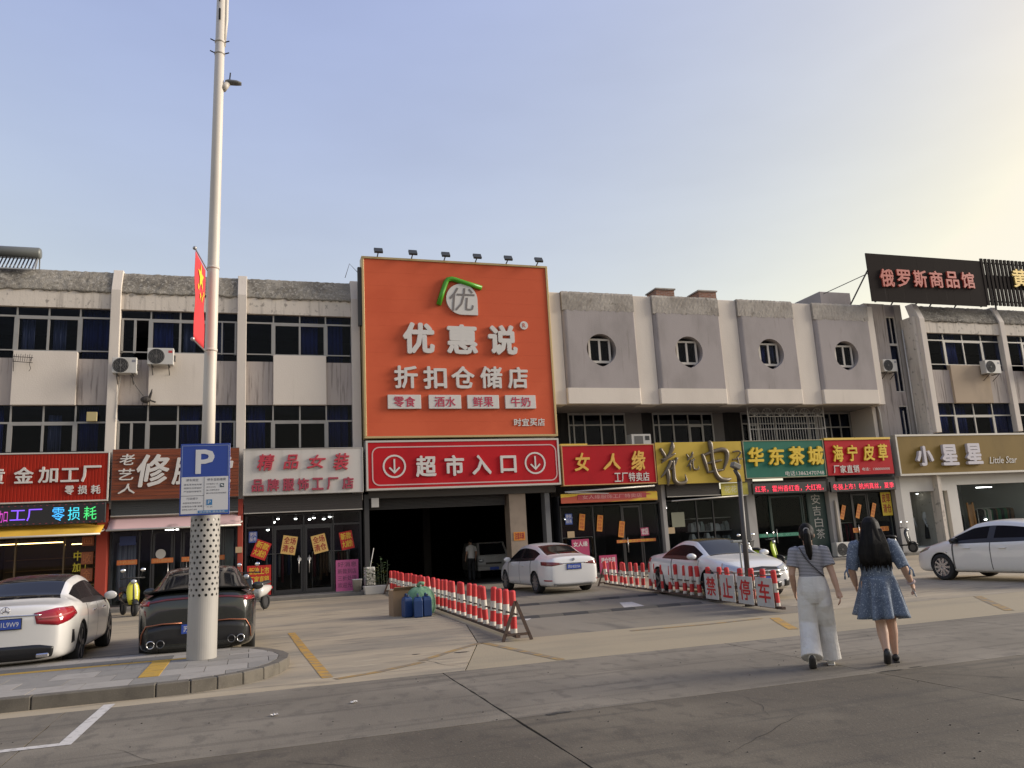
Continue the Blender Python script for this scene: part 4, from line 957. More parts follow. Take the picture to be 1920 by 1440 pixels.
cab = thing('display_counter', 'low wooden display counter inside the gold workshop window', 'counter', (-7, 30.9, .13))
MB().box(-8.6, -5.1, 30.6, 31.2, .13, .85).build('body', M('counter_wood', (.30, .17, .06), .5), cab); MB().box(-8.65, -5.05, 30.55, 31.25, .852, .90).build('top', M('counter_top', (.35, .24, .10), .4), cab)
for k in range(5): MB().box(-8.5 + k * .68, -7.9 + k * .68, 30.585, 30.598, .2, .78).build('panel', M('counter_wood'), cab)
shelf = thing('wall_shelf', 'brown wall shelf with small boxes at the back of the gold workshop', 'shelf', (-7, 33.6, 1))
for z in (1.0, 1.4, 1.8): MB().box(-8.5, -5.3, 33.5, 33.9, z, z + .03).build('board', M('counter_wood'), shelf)
# characters on the right pane
def glass_text(body, boxes, label, mat, group=None, y=YF - .012, bold=.02, name='window_lettering'):
    t = thing(name, label, 'lettering', (boxes[0][0], y, boxes[-1][3]), group=group)
    chars(t, body, boxes, y, .004, mat, bold)
    return t
glass_text('中加工', [(-5.66, 2.0, -5.42, 1.68), (-5.68, 1.62, -5.44, 1.32), (-5.40, 1.62, -5.20, 1.32)], 'yellow characters stuck on the right pane of the gold workshop', M('yellow_film', (.6, .52, .03), .5))
for k, (z0, z1, c) in enumerate(((2.15, 2.45, '回'), (1.55, 1.95, '收'), (1.0, 1.42, '金'))):
    t = thing('square_plaque', 'orange character plaque %s at the right end of the gold workshop' % ('at the top', 'in the middle', 'at the bottom')[k], 'plaque', (-5.25, 29.9, z0), group='orange plaques in a column')
    MB().box(-5.42, -5.06, 29.90, 29.95, z0, z1).build('board', M('orange_brown_board', (.30, .09, .03), .5), t, bevel=.01)
    chars(t, c, [(-5.36, z1 - .05, -5.12, z0 + .05)], 29.90, .012, M('orange_relief', (.5, .17, .05), .5), .01)
# LED board of the gold works
def led(label, x0, x1, z0, z1, y, texts, group='led display boards'):
    t = thing('led_board', label, 'led board', ((x0 + x1) / 2, y, z0), group=group)
    MB().box(x0, x1, y, y + .12, z0, z1).build('case', M('led_case', (.012, .011, .012), .5), t, bevel=.008)
    for (body, a, c, za, zb, col, st) in texts:
        mb = MB(); write(mb, body, a, c, za, zb, y - .002, .006, .006)
        mb.build('lettering' if len(body) > 1 else 'character', M('led_%d_%d_%d' % tuple(int(v * 99) for v in col), (.02, .02, .02), emit=col, estr=st), t)
    return t
lb = led('black led board showing violet, cyan and green characters under the red ribbed sign', -8.62, -4.66, 2.86, 3.52, 29.3, [('力口', -7.72, -7.46, 2.98, 3.36, (.6, .05, .5), 1.4), ('工厂', -7.40, -6.50, 3.0, 3.38, (.22, .08, .9), 1.6), ('零', -6.22, -5.85, 2.97, 3.40, (.05, .45, 1.0), 1.5), ('损', -5.76, -5.40, 2.97, 3.40, (.05, .62, .75), 1.4), ('耗', -5.30, -4.92, 2.97, 3.40, (.05, .65, .16), 1.4)])
for k in range(26): pass
mb = MB()
for z in (2.90, 3.47):
    for k in range(22): mb.box(-8.55 + k * .18, -8.50 + k * .18, 29.296, 29.30, z, z + .014)
mb.build('border_dots', M('led_dim_red', (.02, .02, .02), emit=(.5, .04, .08), estr=.5), lb)
# yellow awning
def awning(label, x0, x1, z1, z0, y1, y0, mat, stripes=None, inset=.0):
    t = thing('awning', label, 'awning', ((x0 + x1) / 2, y1, z0), group='shop awnings')
    n = 18; vs = []; 
    for j in range(7):
        u = j / 6
        for i in range(n + 1): vs.append((x0 + (x1 - x0) * i / n, y1 + (y0 - y1) * u, z1 + (z0 - z1) * u - .03 * sin(pi * u) + .006 * sin(i * 1.7 + j)))
    fs = [(j * (n + 1) + i, (j + 1) * (n + 1) + i, (j + 1) * (n + 1) + i + 1, j * (n + 1) + i + 1) for j in range(6) for i in range(n)]
    o = MB().add(vs, fs).build('canvas', mat, t, smooth=True); so_ = o.modifiers.new('thick', 'SOLIDIFY'); so_.thickness = .008
    MB().tube([(x0 - .02, y0, z0 - .01), (x1 + .02, y0, z0 - .01)], .032, 8).build('front_bar', alu_trim, t, smooth=True)
    MB().tube([(x0, y1, z1 + .03), (x1, y1, z1 + .03)], .05, 8).build('roller', alu_trim, t, smooth=True)
    mb = MB()
    for x in (x0 + .25, x1 - .25): mb.bar((x, y1, z1 - .05), (x + .3, (y0 + y1) / 2, (z0 + z1) / 2 - .1), .03, .03); mb.bar((x + .3, (y0 + y1) / 2, (z0 + z1) / 2 - .1), (x, y0, z0 - .02), .03, .03)
    mb.build('arm', alu_trim, t)
    return t
awning('yellow canvas awning sloping out over the gold workshop', -8.75, -4.72, 2.93, 2.50, 29.9, 28.75, M('yellow_canvas', (.62, .36, .03), .8, layers=[((.5, .28, .02), 1.5, (1, 1, 1), .4, .7, .6)]))
awning('rolled pinkish white awning with a dirty sagging middle over the foot care shop', -4.58, -.46, 3.02, 2.60, 29.75, 29.15, M('pink_canvas', (.55, .36, .34), .8, layers=[((.12, .09, .08), .9, (1, 1, 1), .52, .66, .9)]))
def shutter(label, x0, x1, z0, z1, mat=None, y=29.62):
    t = thing('shutter_box', label, 'shutter box', ((x0 + x1) / 2, y, z0), group='dark shutter boxes under the signs')
    n = 7
    for k in range(n): MB().box(x0, x1, y + .004 * (k % 2), y + .08, z0 + (z1 - z0) * k / n + .004, z0 + (z1 - z0) * (k + 1) / n).build('slat', mat or M('shutter_brown', (.035, .028, .025), .5), t)
    MB().box(x0, x1, y + .081, y + .4, z0 + .01, z1).build('box', M('shutter_back', (.03, .027, .025), .7), t)
    MB().tube([(x0, y - .02, z0 + .0), (x1, y - .02, z0 + .0)], .02, 7).build('bottom_bar', alu_trim, t)
    return t
shutter('dark grey shutter box under the brown plank sign', -4.55, -.55, 3.06, 3.58, M('shutter_grey', (.04, .042, .042), .5)); shutter('dark brown shutter box under the white sign', -.36, 3.72, 2.98, 3.55)
shutter('dark brown shutter box under the mustard sign', 16.1, 18.6, 2.98, 3.50)
# --- foot care
s1 = shopfront('foot care shopfront with dark frames and an orange band across its doors', -4.6, -.57, 2.62, [-3.68, -3.32, -2.60, -2.38, -1.0], doors=(2, 4), wall=(.13, .13, .135), dep=4.5)
for i, (a, c) in enumerate(((-4.36, -3.74), (-3.30, -2.62), (-2.36, -1.72), (-1.5, -.98))):
    t = thing('window_sticker', 'orange sticker band on the foot care glass, %s from the left' % ordn[i], 'sticker', (a, YF - .03, 1.5), group='orange sticker bands on the foot care glass')
    MB().box(a, c, YF - .045, YF - .038, 1.46, 1.62).build('band', M('orange_film', (.50, .14, .03), .6), t)
    mb = MB(); write(mb, '中药泡脚修脚'[:4 + i % 2], a + .06, c - .06, 1.49, 1.59, YF - .046, .003, .01); mb.build('lettering', M('film_print', (.62, .32, .12), .6), t)
curtain(s1, -4.42, -3.82, .3, 2.2, YF + .35, curtain_pale); curtain(s1, -1.15, -.70, .3, 2.5, YF + .35, M('pale_green_curtain', (.32, .34, .30), .9))
tag(MB().lathe([(0, -.008), (.16, -.008), (.16, 0)], (-3.02, YF - .045, 1.76), 'Y', 24).build('oval_sticker', M('pale_film', (.42, .40, .36), .6)), 'pale oval sticker on the glass door of the foot care shop', 'sticker')
tag(MB().box(-4.3, -3.8, YF - .045, YF - .038, 2.1, 2.4).build('blue_notice', M('dark_blue_film', (.015, .03, .12), .5)), 'dark blue notice on the left pane of the foot care shop', 'notice')
tube_lamp(-3.05, -2.55, 31.2, 2.62, 'bright lit tube lamp inside the foot care doorway', 10.0)
t = thing('notice_plate', 'small tan plate fixed on the red pier beside the foot care shop', 'plate', (-.5, 29.6, 1.7)); MB().box(-.62, -.40, 29.58, 29.615, 1.66, 1.86).build('plate', M('tan_plate', (.42, .30, .17), .6), t)
# --- boutique
s2 = shopfront('black framed boutique front with posters on double doors and lit spotlights', -.32, 3.72, 2.95, [.62, 1.68, 2.72], doors=(1, 2), transom=2.5, wall=(.05, .05, .055))
for i, (x, z) in enumerate(((.66, 2.68), (.80, 2.80), (1.42, 2.78), (1.90, 2.73), (2.06, 2.78), (2.42, 2.73), (2.62, 2.79), (.45, 2.42))):
    lamp_bulb(x, 30.35 + .1 * (i % 3), z, .05, (1, .97, .9), 14.0, '%s lit spotlight from the left behind the boutique transom' % ordn[i] if i < 5 else ('lit spotlight at the right end of the boutique transom, left one', 'lit spotlight at the far right of the boutique transom', 'lone lit spotlight hanging lower at the left of the boutique doors')[i - 5], name='spotlight', group='lit spotlights in the boutique')
redp = M('red_poster', c255(176, 30, 24), .6); creamp = M('cream_poster', c255(196, 160, 92), .6, layers=[(c255(150, 40, 40), 4.0, (1, 1, 6), .6, .7, .5)]); pinkp = M('magenta_poster', c255(176, 84, 128), .65)
yelprint = M('yellow_print', (.62, .42, .03), .6); darkprint = M('dark_print', (.05, .02, .04), .6); whiteprint = M('white_print', (.6, .57, .53), .6); redprint = M('red_print', (.26, .012, .012), .6); orangep = M('orange_poster', (.55, .20, .02), .6)
def poster(label, cx, cz, w, h, rot, mat, lines, y=YF - .05, pm=None, group='posters stuck on shop glass', border=None):
    t = thing('poster', label, 'poster', (cx, y, cz), world=False, group=group)
    MB().box(-w / 2, w / 2, 0, .004, -h / 2, h / 2).build('sheet', mat, t)
    n = len(lines); k = 0
    for body in lines:
        zt = h / 2 - h * .06 - k * (h * .88 / n); zb = zt - h * .88 / n + h * .05
        mb = MB(); write(mb, body, -w * .42, w * .42, zb, zt, -.002, 0, .02); mb.build('lettering', pm or yelprint, t); k += 1
    t.rotation_euler = (0, radians(rot), 0)
    return t
poster('tilted red poster with yellow print on the left boutique pane', .22, 1.72, .52, .62, 22, redp, ['新款', '大减价'])
poster('cream poster tilted left on the left boutique door', 1.17, 1.83, .50, .64, 10, creamp, ['全场', '清仓'], pm=redprint)
poster('cream poster tilted right on the right boutique door', 2.22, 1.83, .50, .64, -12, creamp, ['全场', '清仓'], pm=redprint)
poster('tilted red poster with yellow print on the right boutique pane', 3.18, 1.90, .46, .64, -10, redp, ['新款', '大减价'])
poster('large red and yellow poster standing at the lower left of the boutique', .16, .68, .80, 1.02, 0, redp, ['新款上市', '厂家直销', '特价'])
poster('magenta hand written poster at the lower right of the boutique', 3.18, .66, .80, 1.10, 0, pinkp, ['好消息', '新款到店', '三折处理', '欢迎光临'], pm=darkprint)
poster('blue house number notice at the upper left of the boutique', -.05, 2.17, .28, .38, 0, M('blue_notice_film', (.03, .07, .28), .5), ['便民', '服务'], pm=whiteprint)
for k, x in enumerate((1.52, 1.86)):
    mb = MB(); t = tag(MB().lathe([(0, -.004), (.07, -.004), (.07, 0)], (x, YF - .05, 1.32), 'Y', 14).build('push_sticker', M('pale_film')), 'small pale sticker on the %s boutique door' % ('left', 'right')[k], 'sticker', 'pale door stickers')
rack(-.1, 1.3, 31.6, 'rack of dark and wine clothes deep inside the boutique at left', [0, 1, 3, 5], seed=2); rack(2.1, 3.5, 32.0, 'rack of mixed clothes deep inside the boutique at right', [0, 2, 1, 4], seed=3)
# --- supermarket garage entrance
ge = thing('garage_entrance', 'wide dark open entrance under the red supermarket sign', 'entrance', (7, 30, 0))
gd = M('dark_garage_wall', (.010, .009, .009), .9, spec=.03)  # near-black colour holds the deep shade inside the entrance
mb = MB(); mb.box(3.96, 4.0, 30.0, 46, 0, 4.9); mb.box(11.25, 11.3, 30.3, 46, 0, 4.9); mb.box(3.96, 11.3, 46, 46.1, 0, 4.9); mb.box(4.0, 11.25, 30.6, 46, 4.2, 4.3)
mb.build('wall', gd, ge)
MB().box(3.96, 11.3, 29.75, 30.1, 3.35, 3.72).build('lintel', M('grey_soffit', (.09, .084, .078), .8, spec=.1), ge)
MB().box(4.0, 11.25, 31.2, 45.9, .004, .012).build('floor', M('shaded_garage_floor', (.030, .028, .026), .8, spec=.1), ge)  # dark sheet over the lane concrete, painting the entrance's shade on the floor
mb = MB()
for k in range(8): mb.box(4.0, 9.3, 30.12 + .012 * (k % 2), 30.2, 2.95 + k * .05, 2.99 + k * .05)
mb.build('shutter', M('shutter_back'), ge)
mb = MB()
for y in (33.0, 36.0, 39.0, 42.0): mb.box(4.0, 11.25, y, y + .3, 3.75, 4.2)
mb.build('beam', M('garage_beam', (.05, .047, .044), .9, spec=.05), ge)
for k, x in enumerate((4.02, 7.6)): MB().box(x, x + .35, 38.0, 38.35, .013, 3.74).build('pillar', M('garage_pillar', (.06, .055, .05), .9, spec=.05), ge)
MB().box(3.80, 3.97, 29.7, 30.2, .1, 3.5).build('pillar', M('dark_pier', (.03, .028, .027), .6), ge)
MB().box(9.38, 10.05, 29.85, 30.5, 0, 3.5).build('pillar', M('brown_tiled_pillar', (.26, .20, .15), .6, layers=[((.20, .155, .115), 2.0, (1, 1, 1), .4, .7, .8)]), ge)
MB().box(10.85, 11.05, 29.85, 30.3, 0, 3.4).build('pillar', M('grey_post', (.14, .14, .145), .6), ge)
tag(MB().box(4.05, 4.32, 29.62, 29.72, 3.02, 3.36).build('meter_box', M('pale_box', (.45, .43, .40), .6), None, bevel=.01), 'small pale box hanging under the left end of the red entrance sign', 'box')
poster('orange notice on the brown pillar by the entrance', 9.72, 1.72, .46, .32, 0, orangep, ['注意车辆'], y=29.83, pm=redprint)
# --- red signed shop
s3 = shopfront('dark glass front of the red signed women factory shop', 11.5, 15.9, 2.80, [12.9, 14.15, 15.05], doors=(2,), wall=(.045, .045, .05))
for i, (cx, cz, r) in enumerate(((12.40, 2.14, 8), (13.17, 2.06, 8), (14.1, 1.78, 10))):
    poster('narrow orange poster on the red signed shop, %s from the left' % ordn[i], cx, cz, .24, .64, r, orangep, ['清', '仓', '处', '理'], pm=redprint)
poster('small magenta square notice on the red signed shop', 15.13, 1.64, .36, .32, -3, M('crimson_poster', (.36, .03, .10), .6), ['欢迎'], pm=whiteprint)
t = thing('window_sticker', 'long orange sticker band across the red signed shop doors', 'sticker', (14.7, YF - .04, 1.3)); MB().box(13.85, 15.6, YF - .046, YF - .04, 1.24, 1.36).build('band', M('orange_film'), t)
mb = MB(); write(mb, '女人缘工厂特卖店', 13.95, 15.5, 1.255, 1.345, YF - .048, .002, .01); mb.build('lettering', yelprint, t)
poster('small blue notice on the left pane of the red signed shop', 11.85, 2.28, .30, .42, 0, M('blue_notice_film'), ['便民', '服务'], pm=whiteprint)
tag(MB().box(11.75, 12.05, YF - .05, YF - .045, 1.55, 1.80).build('notice', M('tan_plate')), 'tan square notice on the left pane of the red signed shop', 'notice')
tube_lamp(11.95, 12.30, 30.7, 2.32, 'short lit lamp inside the red signed shop', 8.0)
for k, (x, z, h) in enumerate(((12.05, 1.1, .75), (12.9, .55, .55))):
    t = thing('standing_board', ('crimson board with white characters leaning outside the red signed shop', 'crimson low board with white print outside the red signed shop')[k], 'board', (x, 29.4 - k * .6, 0))
    MB().box(x - .36, x + .36, 29.4 - k * .6, 29.44 - k * .6, .12 if k else .5, z + h / 2).build('panel', M('crimson_poster'), t); mb = MB(); write(mb, ('女人缘', '清仓处理')[k], x - .3, x + .3, z + h / 2 - .28, z + h / 2 - .08, 29.398 - k * .6, 0, .02); mb.build('lettering', whiteprint, t)
    mb = MB(); mb.bar((x - .3, 29.46 - k * .6, .12 if not k else .0), (x - .3, 29.46 - k * .6, z + h / 2), .03, .03); mb.bar((x + .3, 29.46 - k * .6, .12 if not k else .0), (x + .3, 29.46 - k * .6, z + h / 2), .03, .03); mb.build('leg', frame_dk, t)
rack(11.8, 13.6, 31.8, 'rack of dark clothes inside the red signed shop', [0, 1, 3, 4], seed=6)
ca = thing('awning', 'yellow and red banner strip with a folded white awning under the first red sign', 'awning', (13.4, 29.5, 2.9), group='shop awnings')
MB().box(11.4, 15.6, 29.5, 29.54, 2.88, 3.24).build('banner', M('yellow_banner', (.62, .42, .03), .6, layers=[((.40, .03, .03), 1.0, (.35, 1, 3.0), .50, .56, .9)]), ca)
MB().box(12.1, 15.1, 29.49, 29.498, 2.99, 3.20).build('band', M('red_banner_band', (.36, .04, .05), .6), ca)
mb = MB(); write(mb, '女人缘服饰工厂特卖店', 12.3, 14.9, 3.01, 3.18, 29.488, 0, .01); mb.build('lettering', M('pink_print', (.55, .28, .25), .6), ca)
MB().tube([(11.5, 29.3, 3.30), (15.4, 29.3, 3.44)], .035, 8).build('roller', alu_trim, ca, smooth=True); MB().bar((11.6, 29.25, 3.28), (13.2, 28.95, 3.18), .03, .03).build('arm', alu_trim, ca)
# --- mustard signed shop
s4 = shopfront('dim glass front of the mustard signed electronics shop', 16.12, 19.9, 2.86, [17.6, 18.4], wall=(.10, .10, .10), floor=(.15, .14, .13))
shg = M('goods_grey_green', (.20, .23, .21), .8); shd = M('goods_dark', (.07, .075, .07), .8); shp = M('goods_pale', (.38, .38, .36), .8)
t = thing('goods_shelf', 'tall shelves of pale wrapped goods behind the mustard shop glass', 'shelf', (18.8, 31, .13))
for z in (.4, .95, 1.5, 2.05): MB().box(17.7, 19.7, 30.75, 31.2, z, z + .03).build('board', frame_al, t)
rr = random.Random(4)
for z in (.43, .98, 1.53):
    x = 17.75
    while x < 19.5:
        w = rr.uniform(.16, .32); h = rr.uniform(.25, .48); mb = MB()
        mb.loft([[(x, 30.8, z), (x + w, 30.8, z), (x + w, 31.1, z), (x, 31.1, z)], [(x + .01, 30.79, z + h * .6), (x + w - .01, 30.79, z + h * .6), (x + w - .01, 31.1, z + h * .6), (x + .01, 31.1, z + h * .6)], [(x + w * .25, 30.85, z + h), (x + w * .75, 30.85, z + h), (x + w * .75, 31.05, z + h), (x + w * .25, 31.05, z + h)]])
        mb.build('packet', rr.choice((shg, shg, shp, shd)), t, smooth=False); x += w + .03
tag(MB().box(16.4, 17.0, YF - .05, YF - .045, 1.75, 2.35).build('notice', M('greenish_notice', (.20, .20, .14), .7)), 'dull greenish notice on the mustard shop glass', 'notice')
tag(MB().box(16.15, 16.5, YF - .05, YF - .045, 1.5, 1.75).build('notice', M('tan_plate')), 'tan square notice on the left of the mustard shop glass', 'notice')
t = thing('banner', 'pale yellow banner piece hanging at the right under the mustard sign', 'banner', (19.2, 29.6, 2.95)); MB().box(18.65, 19.95, 29.58, 29.61, 2.95, 3.46).build('sheet', M('lemon_banner', (.62, .54, .10), .6), t)
mb = MB(); write(mb, '花花电', 18.8, 19.7, 3.05, 3.36, 29.579, 0, .02); mb.build('lettering', M('pale_print', (.66, .62, .40), .6), t)
MB().tube([(16.2, 29.45, 2.80), (19.8, 29.45, 2.92)], .03, 8).build('awning_bar', alu_trim, None, smooth=True)
tag(bpy.data.objects['awning_bar'], 'thin white awning bar under the dark shutter box of the mustard shop', 'awning bar')
lamp_bulb(16.12, 29.9, 2.55, .06, (1, .97, .92), 12.0, 'round white lit lamp at the top left corner of the mustard shop')
# --- tea shop
s5 = shopfront('dark tea shop glass front with a green band under the teal sign', 20.34, 24.1, 2.95, [21.2, 22.9, 23.15], doors=(1,), frame=M('dark_green_frame', (.012, .03, .026), .4), wall=(.03, .032, .03), dep=4.5)
tag(MB().box(23.17, 24.05, YF - .04, YF - .033, .3, 2.9).build('window_film', M('dark_green_film', (.018, .04, .034), .5)), 'dark green film strip at the right of the tea shop glass', 'window film')
glass_text('安吉白茶', [(23.35, 2.86, 23.82, 2.42), (23.37, 2.36, 23.80, 1.92), (23.40, 1.86, 23.82, 1.42), (23.42, 1.36, 23.86, .92)], 'white vertical brush characters on the dark green film', M('pale_film'), bold=.008, y=YF - .042)
t = thing('window_sticker', 'long green sticker band across the tea shop glass', 'sticker', (21.8, YF - .04, 1.15)); MB().box(20.5, 23.1, YF - .05, YF - .044, 1.12, 1.27).build('band', M('green_film', (.01, .16, .09), .6), t)
mb = MB(); write(mb, '华东茶城 欢迎光临', 20.6, 22.9, 1.14, 1.25, YF - .052, 0, .0); mb.build('lettering', M('mint_print', (.12, .35, .25), .6), t)
led('black led strip with red running text under the teal sign', 20.0, 23.7, 2.93, 3.38, 29.3, [('红茶，霍州香红香，大红袍，', 20.1, 23.55, 3.0, 3.27, (1.0, .03, .08), 1.6)])
MB().box(20.3, 24.1, 29.62, 29.95, 2.96, 3.5).build('awning_bar', M('grey_soffit'), None); tag(bpy.data.objects['awning_bar.001'], 'grey soffit box behind the led strip of the tea shop', 'soffit box')
# --- fur shop
s7 = shopfront('glass front of the small red signed fur shop with orange strips', 24.6, 27.75, 2.90, [25.5, 26.4], doors=(1,), wall=(.06, .055, .06))
for i, (cx, cz) in enumerate(((24.95, 2.02), (25.8, 2.03), (26.62, 2.05))):
    poster('slanted orange strip on the fur shop glass, %s from the left' % ordn[i], cx, cz, .20, .64, 20, orangep, ['全', '场', '特', '价'], pm=redprint)
poster('yellow poster with red centre line at the right of the fur shop glass', 27.40, 2.30, .56, 1.05, 0, M('yellow_poster', (.55, .40, .03), .6), ['皮草', '清仓'], pm=redprint)
for k, x in enumerate((25.6, 27.1)): poster('orange label low on the fur shop glass, %s one' % ('left', 'right')[k], x, 1.2, .45, .2, 0, orangep, ['推拉'], pm=redprint)
rack(24.9, 27.4, 31.4, 'rack of dark furs inside the fur shop', [0, 0, 4, 1], seed=9)
led('black led strip with red running text under the small red sign', 23.95, 27.45, 2.90, 3.34, 29.3, [('冬装上市！杭州真丝，夏季', 24.05, 27.35, 2.97, 3.24, (1.0, .03, .08), 1.7)])
MB().box(24.6, 27.75, 29.62, 29.95, 2.91, 3.5).build('soffit', M('grey_soffit'), None); tag(bpy.data.objects['soffit'], 'grey soffit box behind the led strip of the fur shop', 'soffit box')
# --- white clothes shop
wsm = M('white_shop_wall', (.56, .535, .49), .7, layers=[((.48, .45, .41), .8, (1, 1, .5), .4, .7, .6)])
s8 = thing('shopfront', 'white clothes shop front with two big display windows under the khaki sign', 'shopfront', (33, YF, .12), group='glazed shopfronts along the row')
mb = MB(); yw = 29.75
for (a, c, z0, z1) in ((28.12, 28.60, .12, 3.5), (28.602, 30.798, 2.78, 3.5), (30.80, 31.40, .12, 3.5), (31.402, 36.9, 3.02, 3.5), (28.602, 30.798, .12, .26), (31.402, 36.9, .12, .20), (36.902, 37.4, .12, 3.5), (37.402, 45, .12, 3.5)):
    MB().box(a, c, yw, yw + .35, z0, z1).build('wall', wsm, s8)
glaze(s8, 28.6, 30.8, .26, 2.78, yw + .2, shop_glass); glaze(s8, 31.4, 36.9, .2, 3.02, yw + .2, shop_glass)
interior(s8, 28.2, 37.2, 3.1, 5.0, wall=(.46, .47, .44), floor=(.32, .30, .27))
for k, x in enumerate((32.6, 35.2)): tube_lamp(x, x + 1.1, 32.2, 2.98, 'tube lamp added to brighten the white shop interior, %s one' % ('left', 'right')[k], 5.0)  # two extra tubes, added only to lift the light inside this shop
MB().box(28.62, 29.9, 31.6, 31.65, .26, 2.78).build('partition', M('brown_partition', (.08, .055, .045), .8), s8)
for k, x in enumerate((28.95, 29.75)): lamp_bulb(x, 30.5, 2.72, .05, (1, .97, .9), 12.0, 'lit downlight above the %s mannequin in the white shop window' % ('left', 'right')[k], group='lit downlights in the white shop window')
lamp_bulb(34.2, 31.0, 1.36, .07, (1, .97, .9), 12.0, 'round white lit lamp low in the wide white shop window')
tag(MB().box(28.62, 30.78, 29.98, 31.5, .13, .30).build('display_plinth', wsm), 'low white display plinth under the two mannequins', 'plinth')
rack(32.0, 33.0, 31.3, 'rack of dark clothes in the wide white shop window at left', [0, 1, 4], 1.7, 12); rack(34.3, 36.5, 31.5, 'rack of cream and dark clothes in the wide white shop window at right', [2, 0, 6, 4], 1.9, 13)
t = thing('wooden_stand', 'tall orange wooden stand in the wide white shop window', 'display stand', (33.4, 31.0, .13))
for dx in (-.16, .16): MB().bar((33.3 + dx, 30.9, .13), (33.3 + dx, 30.95, 2.2), .09, .06).build('post', M('orange_wood', (.42, .17, .03), .5), t)
MB().box(33.1, 33.5, 30.92, 30.95, .3, 2.1).build('panel', M('orange_wood_dark', (.30, .12, .025), .5), t)
# ================================================================ vehicles
def interp(tab, x):
    if x <= tab[0][0]: return tab[0][1]
    for (a, b) in zip(tab[:-1], tab[1:]):
        if x <= b[0]:
            t = (x - a[0]) / (b[0] - a[0]); return a[1] + (b[1] - a[1]) * t
    return tab[-1][1]
tyre_m = M('tyre_rubber', (.016, .016, .016), .85); rim_m = M('alloy_rim', (.42, .42, .43), .3, .85); rim_dark = M('dark_alloy_rim', (.10, .10, .105), .35, .7)
car_glass = M('car_window_glass', (.010, .011, .013), .04, spec=.5); car_glass_dim = M('tinted_side_glass', (.010, .009, .010), .22, spec=.03); car_glass_rear = M('rear_window_glass', (.012, .012, .013), .06, spec=.22); trim_black = M('black_car_trim', (.012, .012, .013), .35); arch_m = M('wheel_well', (.008, .008, .008), .95)
chrome = M('chrome', (.62, .61, .6), .15, 1.0); tail_red = M('tail_lamp_red', (.30, .012, .02), .12, coat=.6); lamp_clear = M('headlamp_clear', (.40, .41, .42), .10, coat=.8, metal=.4)
seam_m = M('panel_gap', (.10, .097, .09), .8); plate_blue = M('blue_number_plate', (.02, .06, .32), .4); plate_white = M('plate_character', (.6, .6, .6), .5)
def wheel(par, x, y, r, side, rim, spokes=5, w=.22):
    """wheel at (x, y), axle along y; side = +1 left, -1 right (outer face)"""
    t = bpy.data.objects.new('wheel', None); COL.objects.link(t); t.parent = par; t.location = (x, y, r); ORIG[t] = Vector((0, 0, 0)); t.empty_display_size = .1
    o = side * w / 2
    prof = [(r * .70, -o), (r * .93, -o), (r * .985, -o * .8), (r, -o * .45), (r, o * .45), (r * .985, o * .8), (r * .93, o), (r * .70, o * 1.0), (r * .68, o * .8), (r * .68, -o * .8)]
    MB().lathe(prof, axis='Y', n=36, caps=False).build('tyre', tyre_m, t, smooth=True)
    mb = MB()
    mb.lathe([(r * .70, o * .98), (r * .715, o * .9), (r * .66, o * .86), (r * .63, o * .3), (r * .2, o * .25), (.0, o * .25)], axis='Y', n=36, caps=False)
    mb.lathe([(r * .13, o * .4), (r * .13, o * .86), (.0, o * .9)], axis='Y', n=16, caps=False)
    for k in range(spokes):
        a0 = 2 * pi * k / spokes
        for d in (-.09, .09) if spokes <= 6 else (0,):
            a = a0 + d; p = Vector((cos(a0) * r * .10, o * .84, sin(a0) * r * .10)); q = Vector((cos(a) * r * .68, o * .86, sin(a) * r * .68))
            mb.bar(p, q, .05 * r / .33, .028, up=(0, 1, 0))
    mb.build('rim', rim, t)
    MB().lathe([(r * .66, o * .2), (0, o * .2)], axis='Y', n=24, caps=False).build('brake', arch_m, t)
    return t

